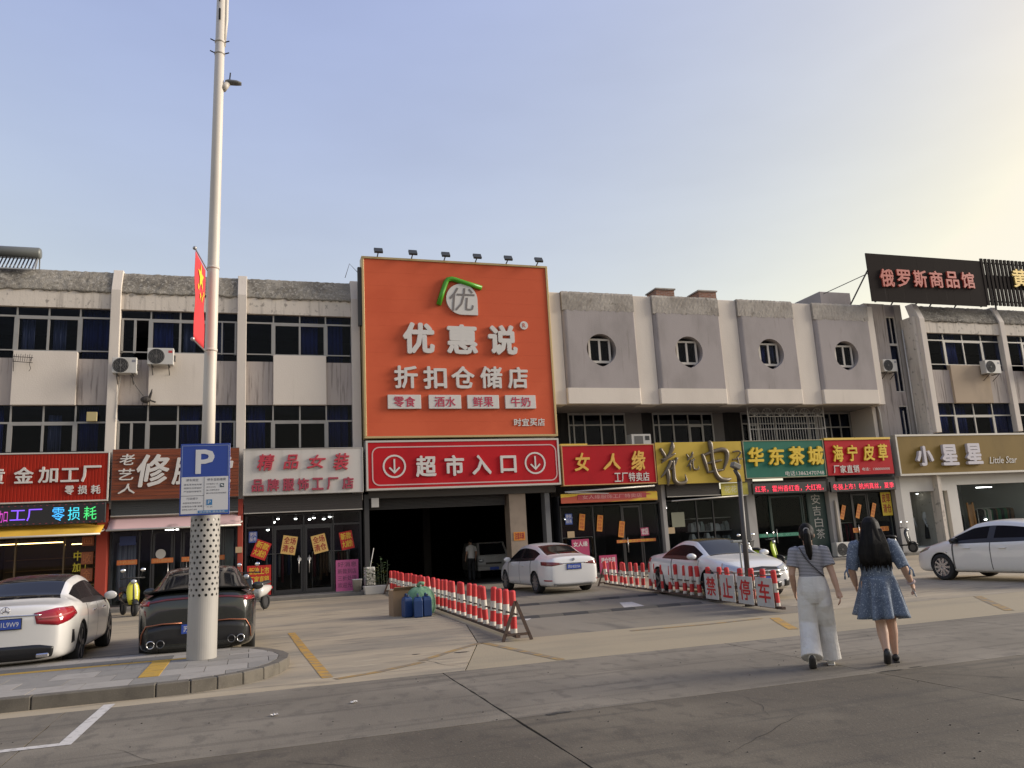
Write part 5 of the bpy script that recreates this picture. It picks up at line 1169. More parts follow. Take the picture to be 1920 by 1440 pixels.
class CarBody:
    """a car body lofted along x (front at +x, centre at 0) and smoothed; keeps a ray tree so lamps and trim lie on the skin"""
    def __init__(s, car, paint, L, Wd, wb, prof, belt, roofw, stations, glass_side, shield, back, bpillar, rw, roof_mat=None, plan=None, zbot=.20, seamx=(), arch=1.12, track_in=.02):
        s.L, s.W, s.wb, s.car, s.rw = L, Wd, wb, car, rw
        w = Wd / 2; h = L / 2
        plan = plan or [(-h, .74), (-h + .05, .83), (-h + .22, .93), (-h + .6, .985), (-h + 1.3, 1.0), (h - 1.5, 1.0), (h - .75, .965), (h - .35, .89), (h - .12, .78), (h, .62)]
        S = stations; rings = []
        for x in S:
            ww = w * interp(plan, x); zc = interp(prof, x); zb = interp(belt, x); wr = w * interp(roofw, x)
            e = 0.0
            if x < -h + .10: e = (1 - (x + h) / .10)
            if x > h - .14: e = (1 - (h - x) / .14)
            zb0 = zbot + e * .10
            zb = min(zb, zc - .005)
            hi = max(0.0, zc - zb)
            cab = hi > .12
            if cab: rail = (wr, zc - .045 - .03 * min(1, hi / .4)); railin = (wr * .915, zc - .026 - .012 * min(1, hi / .4)); rail2 = (wr * .60, zc - .007)
            else: rail = (ww * .80, zb + hi * .62 + .004); railin = (ww * .70, zb + hi * .74 + .004); rail2 = (ww * .45, zb + hi * .93 + .004)
            p = [(0, zb0 - .02), (ww * .90, zb0), (ww * .975, zb0 + .08), (ww * 1.0, .44 + .02 * e), (ww * .998, zb - .20), (ww * .985, zb - .085), (ww * (.945 if cab else .93), zb - .008), (ww * (.925 if cab else .88), zb + (.018 if cab else hi * .35)), rail, railin, rail2, (0, zc)]
            rings.append([(x, y, z) for y, z in p])
        n = len(rings[0]); NP = 2 * n - 2
        vs = []
        for r in rings:
            vs += r + [(a, -b, c) for a, b, c in reversed(r[1:-1])]
        fs = []; mi = []
        def mat_of(i, x0, x1):
            k = i if i < n - 1 else NP - 1 - i      # band index 0..n-2
            xm = (x0 + x1) / 2
            if k == 7:
                if any(a <= xm <= b for a, b in bpillar): return 2
                if any(a <= xm <= b for a, b in glass_side): return 1
            if k == 6 and any(a - .03 <= xm <= b + .03 for a, b in glass_side): return 2
            if k in (9, 10):
                if shield[0] <= xm <= shield[1] or back[0] <= xm <= back[1]: return 1
                if roof_mat and back[1] <= xm <= shield[0]: return 3
            if k in (2, 3, 4, 5) and any(abs(xm - q) < .002 for q in seamx): return 4
            return 0
        for a in range(len(S) - 1):
            for i in range(NP):
                j = (i + 1) % NP
                fs.append([a * NP + j, a * NP + i, (a + 1) * NP + i, (a + 1) * NP + j]); mi.append(mat_of(i, S[a], S[a + 1]))
        for a, rev in ((0, False), (len(S) - 1, True)):
            for i in range(n - 1):
                q = [a * NP + i, a * NP + i + 1, a * NP + (NP - i - 1) % NP if i < n - 1 else 0, a * NP + (NP - i) % NP]
                q = list(dict.fromkeys(q))
                if rev: q.reverse()
                fs.append(q); mi.append(0)
        me = bpy.data.meshes.new('body'); me.from_pydata(vs, [], fs)
        for m_ in (paint, car_glass, trim_black, roof_mat or paint, seam_m, arch_m): me.materials.append(m_)
        me.polygons.foreach_set('material_index', mi); me.polygons.foreach_set('use_smooth', [True] * len(fs)); me.update()
        ob = bpy.data.objects.new('body', me); COL.objects.link(ob)
        # recalc outward
        bm = bmesh.new(); bm.from_mesh(me); bmesh.ops.recalc_face_normals(bm, faces=bm.faces); bm.to_mesh(me); bm.free()
        ss = ob.modifiers.new('s', 'SUBSURF'); ss.levels = 2; ss.render_levels = 2
        cut = MB()
        for sx in (-wb / 2, wb / 2):
            for sy in (-1, 1):
                c = rw * arch
                pr = [(0, w - .30), (c, w - .30), (c, w + .3), (0, w + .3)]
                cut.lathe([(1e-4, sy * (w - .34)), (c, sy * (w - .34)), (c, sy * (w + .3)), (1e-4, sy * (w + .3))], (sx, 0, rw * 1.0), 'Y', 40, m=5)
        co = cut.build('cutter', [paint, car_glass, trim_black, roof_mat or paint, seam_m, arch_m])
        bm = bmesh.new(); bm.from_mesh(co.data); bmesh.ops.recalc_face_normals(bm, faces=bm.faces); bm.to_mesh(co.data); bm.free()
        bo = ob.modifiers.new('b', 'BOOLEAN'); bo.operation = 'DIFFERENCE'; bo.object = co; bo.solver = 'EXACT'; bo.material_mode = 'INDEX'
        dg = bpy.context.evaluated_depsgraph_get(); dg.update()
        ev = ob.evaluated_get(dg); m2 = bpy.data.meshes.new_from_object(ev)
        V = [v.co.copy() for v in m2.vertices]; F = [list(p.vertices) for p in m2.polygons]; MI = [p.material_index for p in m2.polygons]; NR = [p.normal.copy() for p in m2.polygons]
        for o in (ob, co): bpy.data.objects.remove(o)
        s.bvh = BVHTree.FromPolygons(V, F)
        def take(sel, off=0.0):
            mb = MB(); mp = {}
            for f, m_ in zip(F, MI):
                if m_ in sel:
                    g = []
                    for v in f:
                        if v not in mp: mp[v] = len(mb.v); mb.v.append(tuple(V[v]))
                        g.append(mp[v])
                    mb.f.append(g); mb.m.append(sel[m_])
            return mb
        s.body = take({0: 0, 4: 1, 5: 2}).build('body', [paint, seam_m, arch_m], car, smooth=True)
        if roof_mat: take({3: 0}).build('roof', roof_mat, car, smooth=True)
        s.split(V, F, [i for i, m_ in enumerate(MI) if m_ == 2], lambda c: 'window_trim', trim_black)
        # glass split into separate windows by connectivity
        s.split(V, F, [i for i, m_ in enumerate(MI) if m_ == 1], lambda c: 'window' if abs(c.y) > .25 else ('windscreen' if c.x > 0 else 'rear_window'), car_glass)
    def split(s, V, F, gl, namer, mat):
        pick = {'window': car_glass_dim, 'rear_window': car_glass_rear}
        adj = {}
        for i in gl:
            for v in F[i]: adj.setdefault(v, []).append(i)
        seen = set()
        for i in gl:
            if i in seen: continue
            st = [i]; seen.add(i); grp = []
            while st:
                k = st.pop(); grp.append(k)
                for v in F[k]:
                    for q in adj[v]:
                        if q not in seen: seen.add(q); st.append(q)
            c = sum((V[v] for k in grp for v in F[k]), Vector()) / sum(len(F[k]) for k in grp)
            mb = MB(); mp = {}
            for k in grp:
                g = []
                for v in F[k]:
                    if v not in mp: mp[v] = len(mb.v); mb.v.append(tuple(V[v]))
                    g.append(mp[v])
                mb.f.append(g); mb.m.append(0)
            mb.build(namer(c), pick.get(namer(c), mat), s.car, smooth=True)
    def hit(s, c, phi, z, R=4.0):
        d = Vector((cos(radians(phi)), sin(radians(phi)), 0)); o = Vector((c[0], c[1], z)) + d * R
        p, nrm, i, t = s.bvh.ray_cast(o, -d)
        if p is None: p = Vector((c[0], c[1], z)) + d * .5
        return p, d
    def patch(s, name, mat, c, top, bot, off=.006, n=12, m=4, par=None, th=.03):
        """panel lying on the skin: top and bot are lists of (bearing in degrees, height) seen from the point c"""
        mb = MB(); fr = []; bk = []
        for j in range(m + 1):
            for i in range(n + 1):
                t = i / n * (len(top) - 1); k = min(int(t), len(top) - 2); f = t - k
                a = (top[k][0] + (top[k + 1][0] - top[k][0]) * f, top[k][1] + (top[k + 1][1] - top[k][1]) * f)
                b = (bot[k][0] + (bot[k + 1][0] - bot[k][0]) * f, bot[k][1] + (bot[k + 1][1] - bot[k][1]) * f)
                u = j / m; p, d = s.hit(c, a[0] + (b[0] - a[0]) * u, a[1] + (b[1] - a[1]) * u)
                fr.append(p + d * off); bk.append(p - d * th)
        W_ = n + 1; N = len(fr); fs = [(j * W_ + i, (j + 1) * W_ + i, (j + 1) * W_ + i + 1, j * W_ + i + 1) for j in range(m) for i in range(n)]
        rim = [i for i in range(W_)] + [j * W_ + n for j in range(1, m + 1)] + [m * W_ + i for i in range(n - 1, -1, -1)] + [j * W_ for j in range(m - 1, 0, -1)]
        for a, b in zip(rim, rim[1:] + rim[:1]): fs.append((a, b, N + b, N + a))
        mb.add(fr + bk, fs)
        return mb.build(name, mat, par or s.car, smooth=True)
    def both(s, name, mat, c, top, bot, **k):
        r = []
        for sg in (1, -1):
            r.append(s.patch(name, mat, (c[0], c[1] * sg), [(a if sg > 0 else -a, z) for a, z in top], [(a if sg > 0 else -a, z) for a, z in bot], **k))
        return r
    def plate(s, x, z, text, rear=True, w=.44, h=.14, visible=None):
        sg = -1 if rear else 1
        p, nn, i, t = s.bvh.ray_cast(Vector((sg * 5, 0, z)), Vector((-sg, 0, 0)))
        xx = (p.x if p else sg * s.L / 2) + sg * .012
        pl = MB().box(xx - .006, xx + .006, -w / 2, w / 2, z - h / 2, z + h / 2).build('number_plate', plate_blue, s.car)
        mb = MB(); write(mb, text, -w * .44, w * .44, z - h * .34, z + h * .34, 0, 0, .015, xf=lambda q: (xx + sg * .0075, q[0] * (-1 if rear else 1) * (1 if rear else 1), q[2]) if not rear else (xx - .0075, -q[0], q[2]))
        mb.build('lettering', plate_white, pl)
        MB().box(xx - .004, xx + .008 if rear else xx + .004, -w / 2 - .012, w / 2 + .012, z - h / 2 - .012, z + h / 2 + .012).build('plate_surround', trim_black, s.car)
    def mirrors(s, x, z, paint):
        for sg in (1, -1):
            y = sg * (s.W / 2 + .06)
            mb = MB(); rings = []
            for (dx, dy, dz, sc) in ((.09, 0, 0, .35), (.07, 0, 0, .8), (.0, 0, 0, 1.0), (-.05, 0, 0, 1.0), (-.06, 0, 0, .85)):
                rings.append([(x + dx, y + .11 * sc * cos(2 * pi * k / 14), z + .075 * sc * sin(2 * pi * k / 14)) for k in range(14)])
            mb.loft(rings); o = mb.build('mirror', paint, s.car, smooth=True)
            MB().bar((x + .02, sg * (s.W / 2 - .08), z - .06), (x + .02, y, z - .03), .05, .03).build('stalk', trim_black, o)
    def handles(s, xs, z, mat):
        for x in xs:
            for sg in (1, -1):
                p, nn, i, t = s.bvh.ray_cast(Vector((x, sg * 3, z)), Vector((0, -sg, 0)))
                if p: MB().box(x - .10, x + .10, p.y + sg * .006 - .012, p.y + sg * .006 + .022 * sg if sg > 0 else p.y + .006, z - .014, z + .014).build('handle', mat, s.car, bevel=.006)
    def wheels(s, rim, spokes, w=.22, inset=.015):
        for sx in (1, -1):
            for sy in (1, -1): wheel(s.car, sx * s.wb / 2, sy * (s.W / 2 - w / 2 - inset - .012), s.rw, sy, rim, spokes, w)

def sta(*groups):
    r = []
    for g_ in groups: r += list(g_)
    return sorted(set(round(v, 4) for v in r))
white_paint = M('white_car_paint', (.66, .64, .60), .28, coat=.7); pearl_paint = M('pearl_car_paint', (.64, .63, .61), .28, coat=.7); dark_paint = M('dark_green_grey_car_paint', (.020, .022, .019), .22, coat=.8, metal=.2)
black_roof = M('black_car_roof', (.012, .012, .014), .22, spec=.25, coat=.1)

def make_sedan(label, loc, heading, paint, kind, name='parked_car', group='parked cars'):
    """kind: 'rear_saloon' (left), 'fastback' (dark), 'hatch_saloon' (lane), 'coupe' (behind the barrier), 'side_saloon' (right)"""
    car = thing(name, label, 'car', (loc[0], loc[1], 0), rz=heading - pi / 2 + pi / 2, world=False, group=group)
    K = {'rear_saloon': dict(L=4.70, W=1.82, wb=2.84, H=1.44, rw=.335, tail=1.02, hood=.98),
         'fastback': dict(L=4.68, W=1.84, wb=2.75, H=1.43, rw=.335, tail=1.08, hood=.95),
         'hatch_saloon': dict(L=4.63, W=1.78, wb=2.70, H=1.455, rw=.315, tail=1.05, hood=.98),
         'coupe': dict(L=4.72, W=1.80, wb=2.76, H=1.39, rw=.335, tail=1.0, hood=.97),
         'side_saloon': dict(L=4.66, W=1.82, wb=2.70, H=1.46, rw=.33, tail=1.05, hood=.97)}[kind]
    h = K['L'] / 2; H = K['H']; ta = K['tail']; ho = K['hood']
    if kind == 'fastback':
        prof = [(-h, .80), (-h + .03, 1.00), (-h + .10, ta), (-h + .35, ta - .03), (-h + .5, ta + .02), (-.95, H - .10), (-.35, H - .01), (.1, H), (.45, H - .03), (1.25, ho + .02), (1.6, ho - .05), (h - .3, .82), (h - .08, .70), (h, .55)]
        back = (-h + .42, -.80); shield = (.5, 1.28); gs = [(-1.45, .95)]; bp = [(-.09, .02)]
        belt = [(-h, .78), (-h + .06, .93), (-1.6, .97), (0, .93), (1.3, .90), (h - .5, .76), (h - .1, .66), (h, .53)]
        rf = [(-h, .7), (-1.8, .70), (-.9, .66), (-.3, .67), (.4, .66), (1.25, .78), (h, .7)]
    elif kind == 'coupe':
        prof = [(-h, .78), (-h + .03, .95), (-h + .10, ta), (-h + .55, ta + .02), (-1.35, ta + .12), (-.8, H - .08), (-.3, H), (.15, H - .02), (.35, H - .06), (1.05, ho + .03), (1.4, ho - .01), (h - .35, .86), (h - .08, .74), (h, .56)]
        back = (-1.55, -.75); shield = (.33, 1.06); gs = [(-1.15, .85)]; bp = []
        belt = [(-h, .76), (-h + .06, .90), (-1.6, .95), (0, .91), (1.1, .90), (h - .5, .80), (h - .1, .70), (h, .54)]
        rf = [(-h, .7), (-1.5, .68), (-.8, .63), (-.2, .645), (.3, .64), (1.05, .76), (h, .7)]
    else:
        fr = .0 if kind != 'side_saloon' else .05
        prof = [(-h, .80), (-h + .03, .97), (-h + .09, ta), (-h + .50, ta + .03), (-1.45, ta + .12), (-.95, H - .09), (-.45, H - .01), (-.05, H), (.35, H - .03), (.5, H - .07), (1.22 + fr, ho + .05), (1.55 + fr, ho - .01), (h - .35, .84), (h - .08, .72), (h, .55)]
        back = (-1.66, -.86); shield = (.48, 1.2 + fr); gs = [(-1.30, 1.0)]; bp = [(-.14, -.02)]
        belt = [(-h, .78), (-h + .06, .92), (-1.6, .985), (-.6, .95), (1.2, .915), (h - .5, .78), (h - .1, .68), (h, .53)]
        rf = [(-h, .7), (-1.7, .70), (-.9, .655), (-.3, .67), (.4, .66), (1.2, .78), (h, .7)]
    base = [-h, -h + .03, -h + .09, -h + .22, -h + .45, -h + .62, -1.45, -1.2, -.95, -.6, -.3, .25, .48, .75, 1.0, 1.22, 1.5, 1.8, h - .35, h - .18, h - .08, h - .03, h]
    seams = [x for x in ({'coupe': (-.55, .95)}.get(kind, (-.085, .98))) for x in (x - .006, x + .006)]
    if kind != 'coupe': pass
    if kind in ('rear_saloon', 'hatch_saloon', 'side_saloon'): seams += [-1.056, -1.044]
    ends = ([] if kind == 'coupe' else [-.14, -.022]) + [back[0] - .02, back[1] + .02, shield[0] - .02, shield[1] + .02, gs[0][0] - .02, gs[0][1] + .02]
    base = [x for x in base if all(abs(x - q) > .03 for q in seams)]
    st = sta(base, seams, [e for e in ends if all(abs(e - q) > .03 for q in seams)])
    st = [x for i, x in enumerate(st) if i == 0 or x - st[i - 1] > .009]
    roof = black_roof if kind in ('rear_saloon', 'coupe') else None
    B = CarBody(car, paint, K['L'], K['W'], K['wb'], prof, belt, rf, st, gs, shield, back, bp, K['rw'], roof, seamx=[(a + b) / 2 for a, b in zip(seams[::2], seams[1::2]) if b - a < .02], zbot=.15 if kind == 'fastback' else .19)
    w = K['W'] / 2
    B.mirrors(.82, .98, paint if kind != 'side_saloon' else trim_black)
    if kind != 'fastback': B.handles((-.42, .55) if kind != 'coupe' else (-.35,), .80, paint if kind != 'rear_saloon' else chrome)
    else: B.handles((-.5, .45), .80, trim_black)
    c = (-h + .75, w - .62)
    if kind == 'rear_saloon':
        B.wheels(rim_dark, 5)
        for o in B.both('tail_lamp', tail_red, c, [(173, .90), (150, .955), (118, .95)], [(170, .74), (150, .70), (112, .83)], n=14):
            pass
        B.both('lamp_band', M('tail_lamp_clear', (.42, .10, .09), .15, coat=.6), c, [(168, .83), (150, .845), (122, .885)], [(168, .80), (150, .81), (122, .87)], off=.010, n=10, m=1)
        B.patch('diffuser', trim_black, (-h + 1.0, 0), [(214, .40), (205, .44), (180, .44), (155, .44), (146, .40)], [(214, .25), (205, .22), (180, .22), (155, .22), (146, .25)], n=18)
        B.both('bumper_vent', trim_black, c, [(128, .60), (122, .60)], [(128, .40), (118, .42)], n=4)
        B.patch('trunk_strip', chrome, (-h + 1.0, 0), [(206, .875), (180, .885), (154, .875)], [(206, .86), (180, .868), (154, .86)], n=14, m=1, off=.012)
        B.plate(-1, .76, '苏E·1L9W9')
        # three pointed star in a ring
        p, nn, i, t = B.bvh.ray_cast(Vector((-5, 0, .955)), Vector((1, 0, 0))); bx = p.x - .012; bz = .955
        mb = MB(); ring = [(bx, .055 * cos(2 * pi * k / 24), bz + .055 * sin(2 * pi * k / 24)) for k in range(25)]; mb.tube(ring, .005, 6)
        for k in range(3): a = pi / 2 + k * 2 * pi / 3; mb.bar((bx, 0, bz), (bx, .05 * cos(a), bz + .05 * sin(a)), .014, .006, up=(1, 0, 0))
        mb.build('badge', chrome, car)
        for sg in (.52, -.52):
            q, d = B.hit((-h + 1.0, 0), 180 - degrees_(sg, 1.0), .30); MB().box(q.x - .02, q.x + .06, sg - .09, sg + .09, .25, .31).build('exhaust_tip', chrome, car, bevel=.015)
    elif kind == 'fastback':
        B.wheels(rim_dark, 10)
        # ducktail lip and full width lamp
        mb = MB(); pts = []
        for k in range(13):
            y = -.78 + k * .13; pts.append((-h + .10 + .10 * (abs(y) / .78) ** 2, y, ta + .012 - .05 * (abs(y) / .8) ** 3))
        rings = [[(p[0] - .10, p[1], p[2] + .035), (p[0] + .22, p[1], p[2] - .005), (p[0] + .22, p[1], p[2] - .035), (p[0] - .085, p[1], p[2] + .012)] for p in pts]
        mb.loft(rings).build('spoiler', M('gloss_black', (.010, .010, .011), .12, coat=.6), car)
        B.patch('tail_lamp', M('dark_red_lamp', (.10, .010, .014), .10, coat=.7), (-h + 1.0, 0), [(223, .93), (205, .975), (180, .985), (155, .975), (137, .93)], [(223, .89), (205, .945), (180, .955), (155, .945), (137, .89)], n=20, m=2, off=.010)
        B.both('tail_lamp_corner', tail_red, c, [(150, .95), (112, .93)], [(150, .88), (108, .88)], n=8, m=2, off=.012)
        B.patch('diffuser', trim_black, (-h + 1.0, 0), [(223, .50), (205, .60), (180, .60), (155, .60), (137, .50)], [(223, .24), (205, .20), (180, .20), (155, .20), (137, .24)], n=18)
        cop = M('copper_trim_line', (.35, .13, .07), .35, .5)
        for sg in (1, -1):
            tt = [(180 - sg * 12, .595), (180 - sg * 26, .60), (180 - sg * 37, .575), (180 - sg * 42, .45), (180 - sg * 44, .30)]
            mb = MB(); pts = []
            for a, z in tt: q, d = B.hit((-h + 1.0, 0), a, z); pts.append(q + d * .016)
            mb.tube(pts, .010, 6).build('trim_line', cop, car, smooth=True)
            for k in (0, 1):
                y = sg * (.52 + .14 * k); q, nn, i, t = B.bvh.ray_cast(Vector((-5, y, .30)), Vector((1, 0, 0)))
                x = (q.x if q else -h) - .03
                MB().lathe([(.062, .10), (.062, -.02), (.052, -.025), (.045, -.01), (.043, .10)], (x, y, .30), 'X', 20, caps=False).build('exhaust_tip', chrome if k else rim_dark, car, smooth=True)
        B.plate(-1, .50, '苏E·B37K6')
        mb = MB(); q, d = B.hit((-h + 1.0, 0), 180 + 24, .80)
        for k in range(2):
            mb = MB(); write(mb, ('CHANGAN', 'UNI-V')[k] if False else ('卡 厘', 'LIMIT')[k], -.10, .10, 0, .035, 0, 0, .01, xf=lambda v: (-h - .004 + .02, -.42 - v[0], .835 - k * .055 + v[2]))
            mb.build('emblem', chrome, car)
        tag(mb.build, None) if False else None
    elif kind == 'hatch_saloon':
        B.wheels(rim_m, 10)
        B.both('tail_lamp', M('smoked_tail_lamp', (.14, .008, .012), .15, coat=.6), c, [(176, .86), (150, .905), (114, .92)], [(176, .835), (150, .79), (118, .82)], n=14)
        B.patch('trunk_strip', chrome, (-h + 1.0, 0), [(204, .865), (180, .87), (156, .865)], [(204, .845), (180, .85), (156, .845)], n=12, m=1, off=.012)
        B.patch('rear_skirt', M('grey_skirt', (.25, .25, .25), .5), (-h + 1.0, 0), [(214, .30), (180, .30), (146, .30)], [(214, .22), (180, .21), (146, .22)], n=14, m=2)
        B.both('reflector', tail_red, c, [(150, .40), (128, .41)], [(150, .365), (128, .37)], n=5, m=1)
        B.plate(-1, .755, '苏E·82D5K')
        MB().lathe([(0, -.008), (.04, -.008), (.04, .03)], (-h + .01, 0, .955), 'X', 16).build('badge', chrome, car)
    elif kind == 'coupe':
        B.wheels(rim_dark, 5)
        cf = (h - .8, w - .62)
        B.both('headlamp', lamp_clear, cf, [(6, .70), (28, .77), (58, .83)], [(8, .60), (28, .61), (56, .70)], n=14)
        g_ = B.patch('grille', trim_black, (h - 1.0, 0), [(-24, .70), (0, .73), (24, .70)], [(-21, .46), (0, .45), (21, .46)], n=14)
        for z in (.53, .62): B.patch('grille_bar', chrome, (h - 1.0, 0), [(-23, z + .022), (0, z + .026), (23, z + .022)], [(-23, z - .012), (0, z - .008), (23, z - .012)], n=12, m=1, off=.016)
        p, nn, i, t = B.bvh.ray_cast(Vector((5, 0, .59)), Vector((-1, 0, 0))); bx = p.x + .022; bz = .59
        mb = MB(); mb.tube([(bx, .085 * cos(2 * pi * k / 24), bz + .085 * sin(2 * pi * k / 24)) for k in range(25)], .009, 6)
        for k in range(3): a = pi / 2 + k * 2 * pi / 3; mb.bar((bx, 0, bz), (bx, .08 * cos(a), bz + .08 * sin(a)), .022, .008, up=(1, 0, 0))
        mb.build('badge', chrome, car)
        B.both('bumper_intake', trim_black, cf, [(14, .42), (48, .42)], [(14, .27), (46, .28)], n=8)
        B.patch('lower_grille', trim_black, (h - 1.0, 0), [(-22, .38), (0, .39), (22, .38)], [(-22, .25), (0, .25), (22, .25)], n=10)
        B.plate(1, .44, '苏E·6P78F', rear=False)
        B.both('tail_lamp', tail_red, c, [(170, .92), (120, .92)], [(170, .80), (118, .82)], n=8)
    else:
        B.wheels(rim_m, 10)
        cf = (h - .8, w - .62)
        B.both('headlamp', M('dark_headlamp', (.16, .14, .13), .12, coat=.8), cf, [(18, .72), (40, .79), (66, .84)], [(20, .66), (40, .69), (64, .765)], n=12)
        B.patch('grille', trim_black, (h - 1.0, 0), [(-26, .62), (0, .64), (26, .62)], [(-24, .34), (0, .33), (24, .34)], n=12)
        B.both('side_badge', chrome, (1.15, .2), [(92, .72), (88, .72)], [(92, .695), (88, .695)], n=3, m=1)
        B.both('tail_lamp', tail_red, c, [(170, .92), (116, .94)], [(170, .82), (118, .85)], n=8)
        B.plate(1, .45, '苏E·5N06T', rear=False)
    return car
def degrees_(y, x): return math.degrees(math.atan2(y, x))
# headings: angle of the car's nose from +X
car1 = make_sedan('white saloon with black roof and red tail lamps at the left edge', (-3.55, 16.4), radians(90.5), white_paint, 'rear_saloon')
car2 = make_sedan('dark fastback car with ducktail spoiler and twin exhausts parked behind the perforated pole', (-.90, 16.35), radians(91), dark_paint, 'fastback')
car3 = make_sedan('white saloon driving away in the lane between the striped barriers', (8.72, 24.4), radians(92), pearl_paint, 'hatch_saloon', name='car')
car4 = make_sedan('white coupe with black roof facing out behind the no parking barrier', (10.9, 18.0), radians(-94), pearl_paint, 'coupe')
car5 = make_sedan('white saloon parked side on at the right edge in front of the white clothes shop', (17.75, 15.45), radians(94), white_paint, 'side_saloon')
# ================================================================ street furniture and small things
# --- light pole with perforated sleeve
pole_m = M('cream_pole_paint', (.56, .51, .44), .5, layers=[((.45, .40, .34), 2.0, (1, 1, .3), .5, .72, .6), ((.16, .13, .11), 9.0, (1, 1, .5), .72, .78, .7)])
sleeve_m = M('grey_sleeve_paint', (.34, .32, .29), .55, layers=[((.26, .245, .22), 2.2, (1, 1, .4), .45, .7, .7)])
hole_m = M('hole_dark', (.012, .012, .012), .9)
PX, PY = -.72, 12.98
pole = thing('street_light_pole', 'tall cream light pole in a grey perforated sleeve standing on the kerbed island', 'light pole', (PX, PY, Z0), world=False)
lean = .0098
sk = lambda z: lean * z
mb = MB(); mb.loft([[(sk(z) + r * cos(2 * pi * k / 28), r * sin(2 * pi * k / 28), z) for k in range(28)] for z, r in ((1.9, .100), (4, .094), (8, .083), (12.5, .066))]); mb.build('shaft', pole_m, pole, smooth=True)
# sleeve wall with real round openings: rows of holes cut as rings, the hole bottoms dark behind
R_ = .208; NA = 14; nz = 0
vs = []; fs = []; mi = []
mb = MB()
def cyl_pt(a, z, r): return (sk(z) + r * cos(a), r * sin(a), z)
zb0, zt0 = .86, 2.02; rows = 15; dz = (zt0 - zb0) / rows
def band(z0, z1, n=42):
    mb.loft([[cyl_pt(2 * pi * k / n, z0, R_) for k in range(n)], [cyl_pt(2 * pi * k / n, z1, R_) for k in range(n)]], caps=False)
band(0, zb0)
band(zt0, 2.2)
for r in range(rows):
    za = zb0 + r * dz; zc = za + dz / 2; sh = (r % 2) * .5
    for k in range(NA):
        a0 = 2 * pi * (k + sh) / NA; ha = pi / NA; rr = .021; ra = rr / R_
        N = 16; inner = []; outer = []; deep = []
        for q in range(N):
            t = 2 * pi * q / N; ca, sa = cos(t), sin(t)
            m_ = max(abs(ca) , abs(sa))
            inner.append(cyl_pt(a0 + ra * ca, zc + rr * sa, R_)); deep.append(cyl_pt(a0 + ra * ca, zc + rr * sa, R_ - .02))
            outer.append(cyl_pt(a0 + ha * ca / m_, zc + dz / 2 * sa / m_, R_))
        o = len(mb.v); mb.v += inner + outer + deep
        for q in range(N):
            j = (q + 1) % N
            mb.f.append([o + q, o + N + q, o + N + j, o + j][::-1]); mb.m.append(0)
            mb.f.append([o + q, o + j, o + 2 * N + j, o + 2 * N + q][::-1]); mb.m.append(0)
        mb.f.append([o + 2 * N + q for q in range(N)]); mb.m.append(1)
mb.lathe([(R_, 2.2), (R_ * .62, 2.215)], n=42, caps=False)
mb.build('sleeve', [sleeve_m, hole_m], pole, smooth=False)
# rings, step bolts, small camera arm up the pole
for z in (2.35, 4.6, 5.95, 9.75, 9.97):
    r = .100 - (z - 1.9) * .0029
    mb = MB().lathe([(r, -.02), (r + .008, -.02), (r + .008, .02), (r, .02)], (sk(z), 0, z), n=20, caps=False); mb.build('collar', pole_m, pole, smooth=True)
for z in (9.75, 9.97):
    for sg in (-1, 1): MB().tube([(sk(z) + sg * .085, -.02, z), (sk(z) + sg * .15, -.05, z + .01)], .010, 6).build('bolt', hole_m, pole)
MB().box(sk(10.6) - .03, sk(10.6) + .0, -.10, -.06, 10.35, 10.55).build('service_box', hole_m, pole); MB().box(sk(10.6) - .03, sk(10.6) - .01, -.10, -.06, 10.7, 10.95).build('service_box', hole_m, pole)
mb = MB().tube([(sk(10.6) + .05, 0, 9.9), (sk(10.6) + .085, 0, 10.4), (sk(10.6) + .095, 0, 12.5)], .036, 8); mb.build('cable_duct', pole_m, pole, smooth=True)
arm = MB().tube([(sk(9.25) + .06, 0, 9.10), (sk(9.25) + .14, 0, 9.22)], [.06, .05], 10).build('lamp_arm', pole_m, pole, smooth=True)
mb = MB(); rings = []
for x, hw, zt, zb in ((.10, .04, .03, -.03), (.15, .06, .048, -.04), (.28, .065, .045, -.028), (.36, .05, .015, -.015)):
    rings.append([(sk(9.25) + x, hw * cos(2 * pi * k / 14), 9.24 + (zt if sin(2 * pi * k / 14) > 0 else -zb) * sin(2 * pi * k / 14)) for k in range(14)])
mb.loft(rings).build('lamp_head', M('lamp_head_grey', (.12, .12, .11), .5), pole, smooth=True)
MB().tube([(sk(9.25) + .17, 0, 9.28), (sk(9.25) + .18, 0, 9.42)], .012, 6).build('antenna', hole_m, pole)
stk = thing('sticker', 'small violet and white sticker wrapped on the pole sleeve just under the parking sign', 'sticker', (PX, PY, 1.9), world=False)
mb = MB(); mb.loft([[((R_ + .003) * cos(radians(a)), (R_ + .003) * sin(radians(a)), z) for a in range(-72, -37, 6)] for z in (.17, .44)], close=False); mb.build('film', M('violet_film', (.10, .07, .16), .5), stk)
mb = MB(); mb.loft([[((R_ + .005) * cos(radians(a)), (R_ + .005) * sin(radians(a)), z) for a in range(-64, -43, 5)] for z in (.20, .35)], close=False); mb.build('panel', whiteprint, stk)
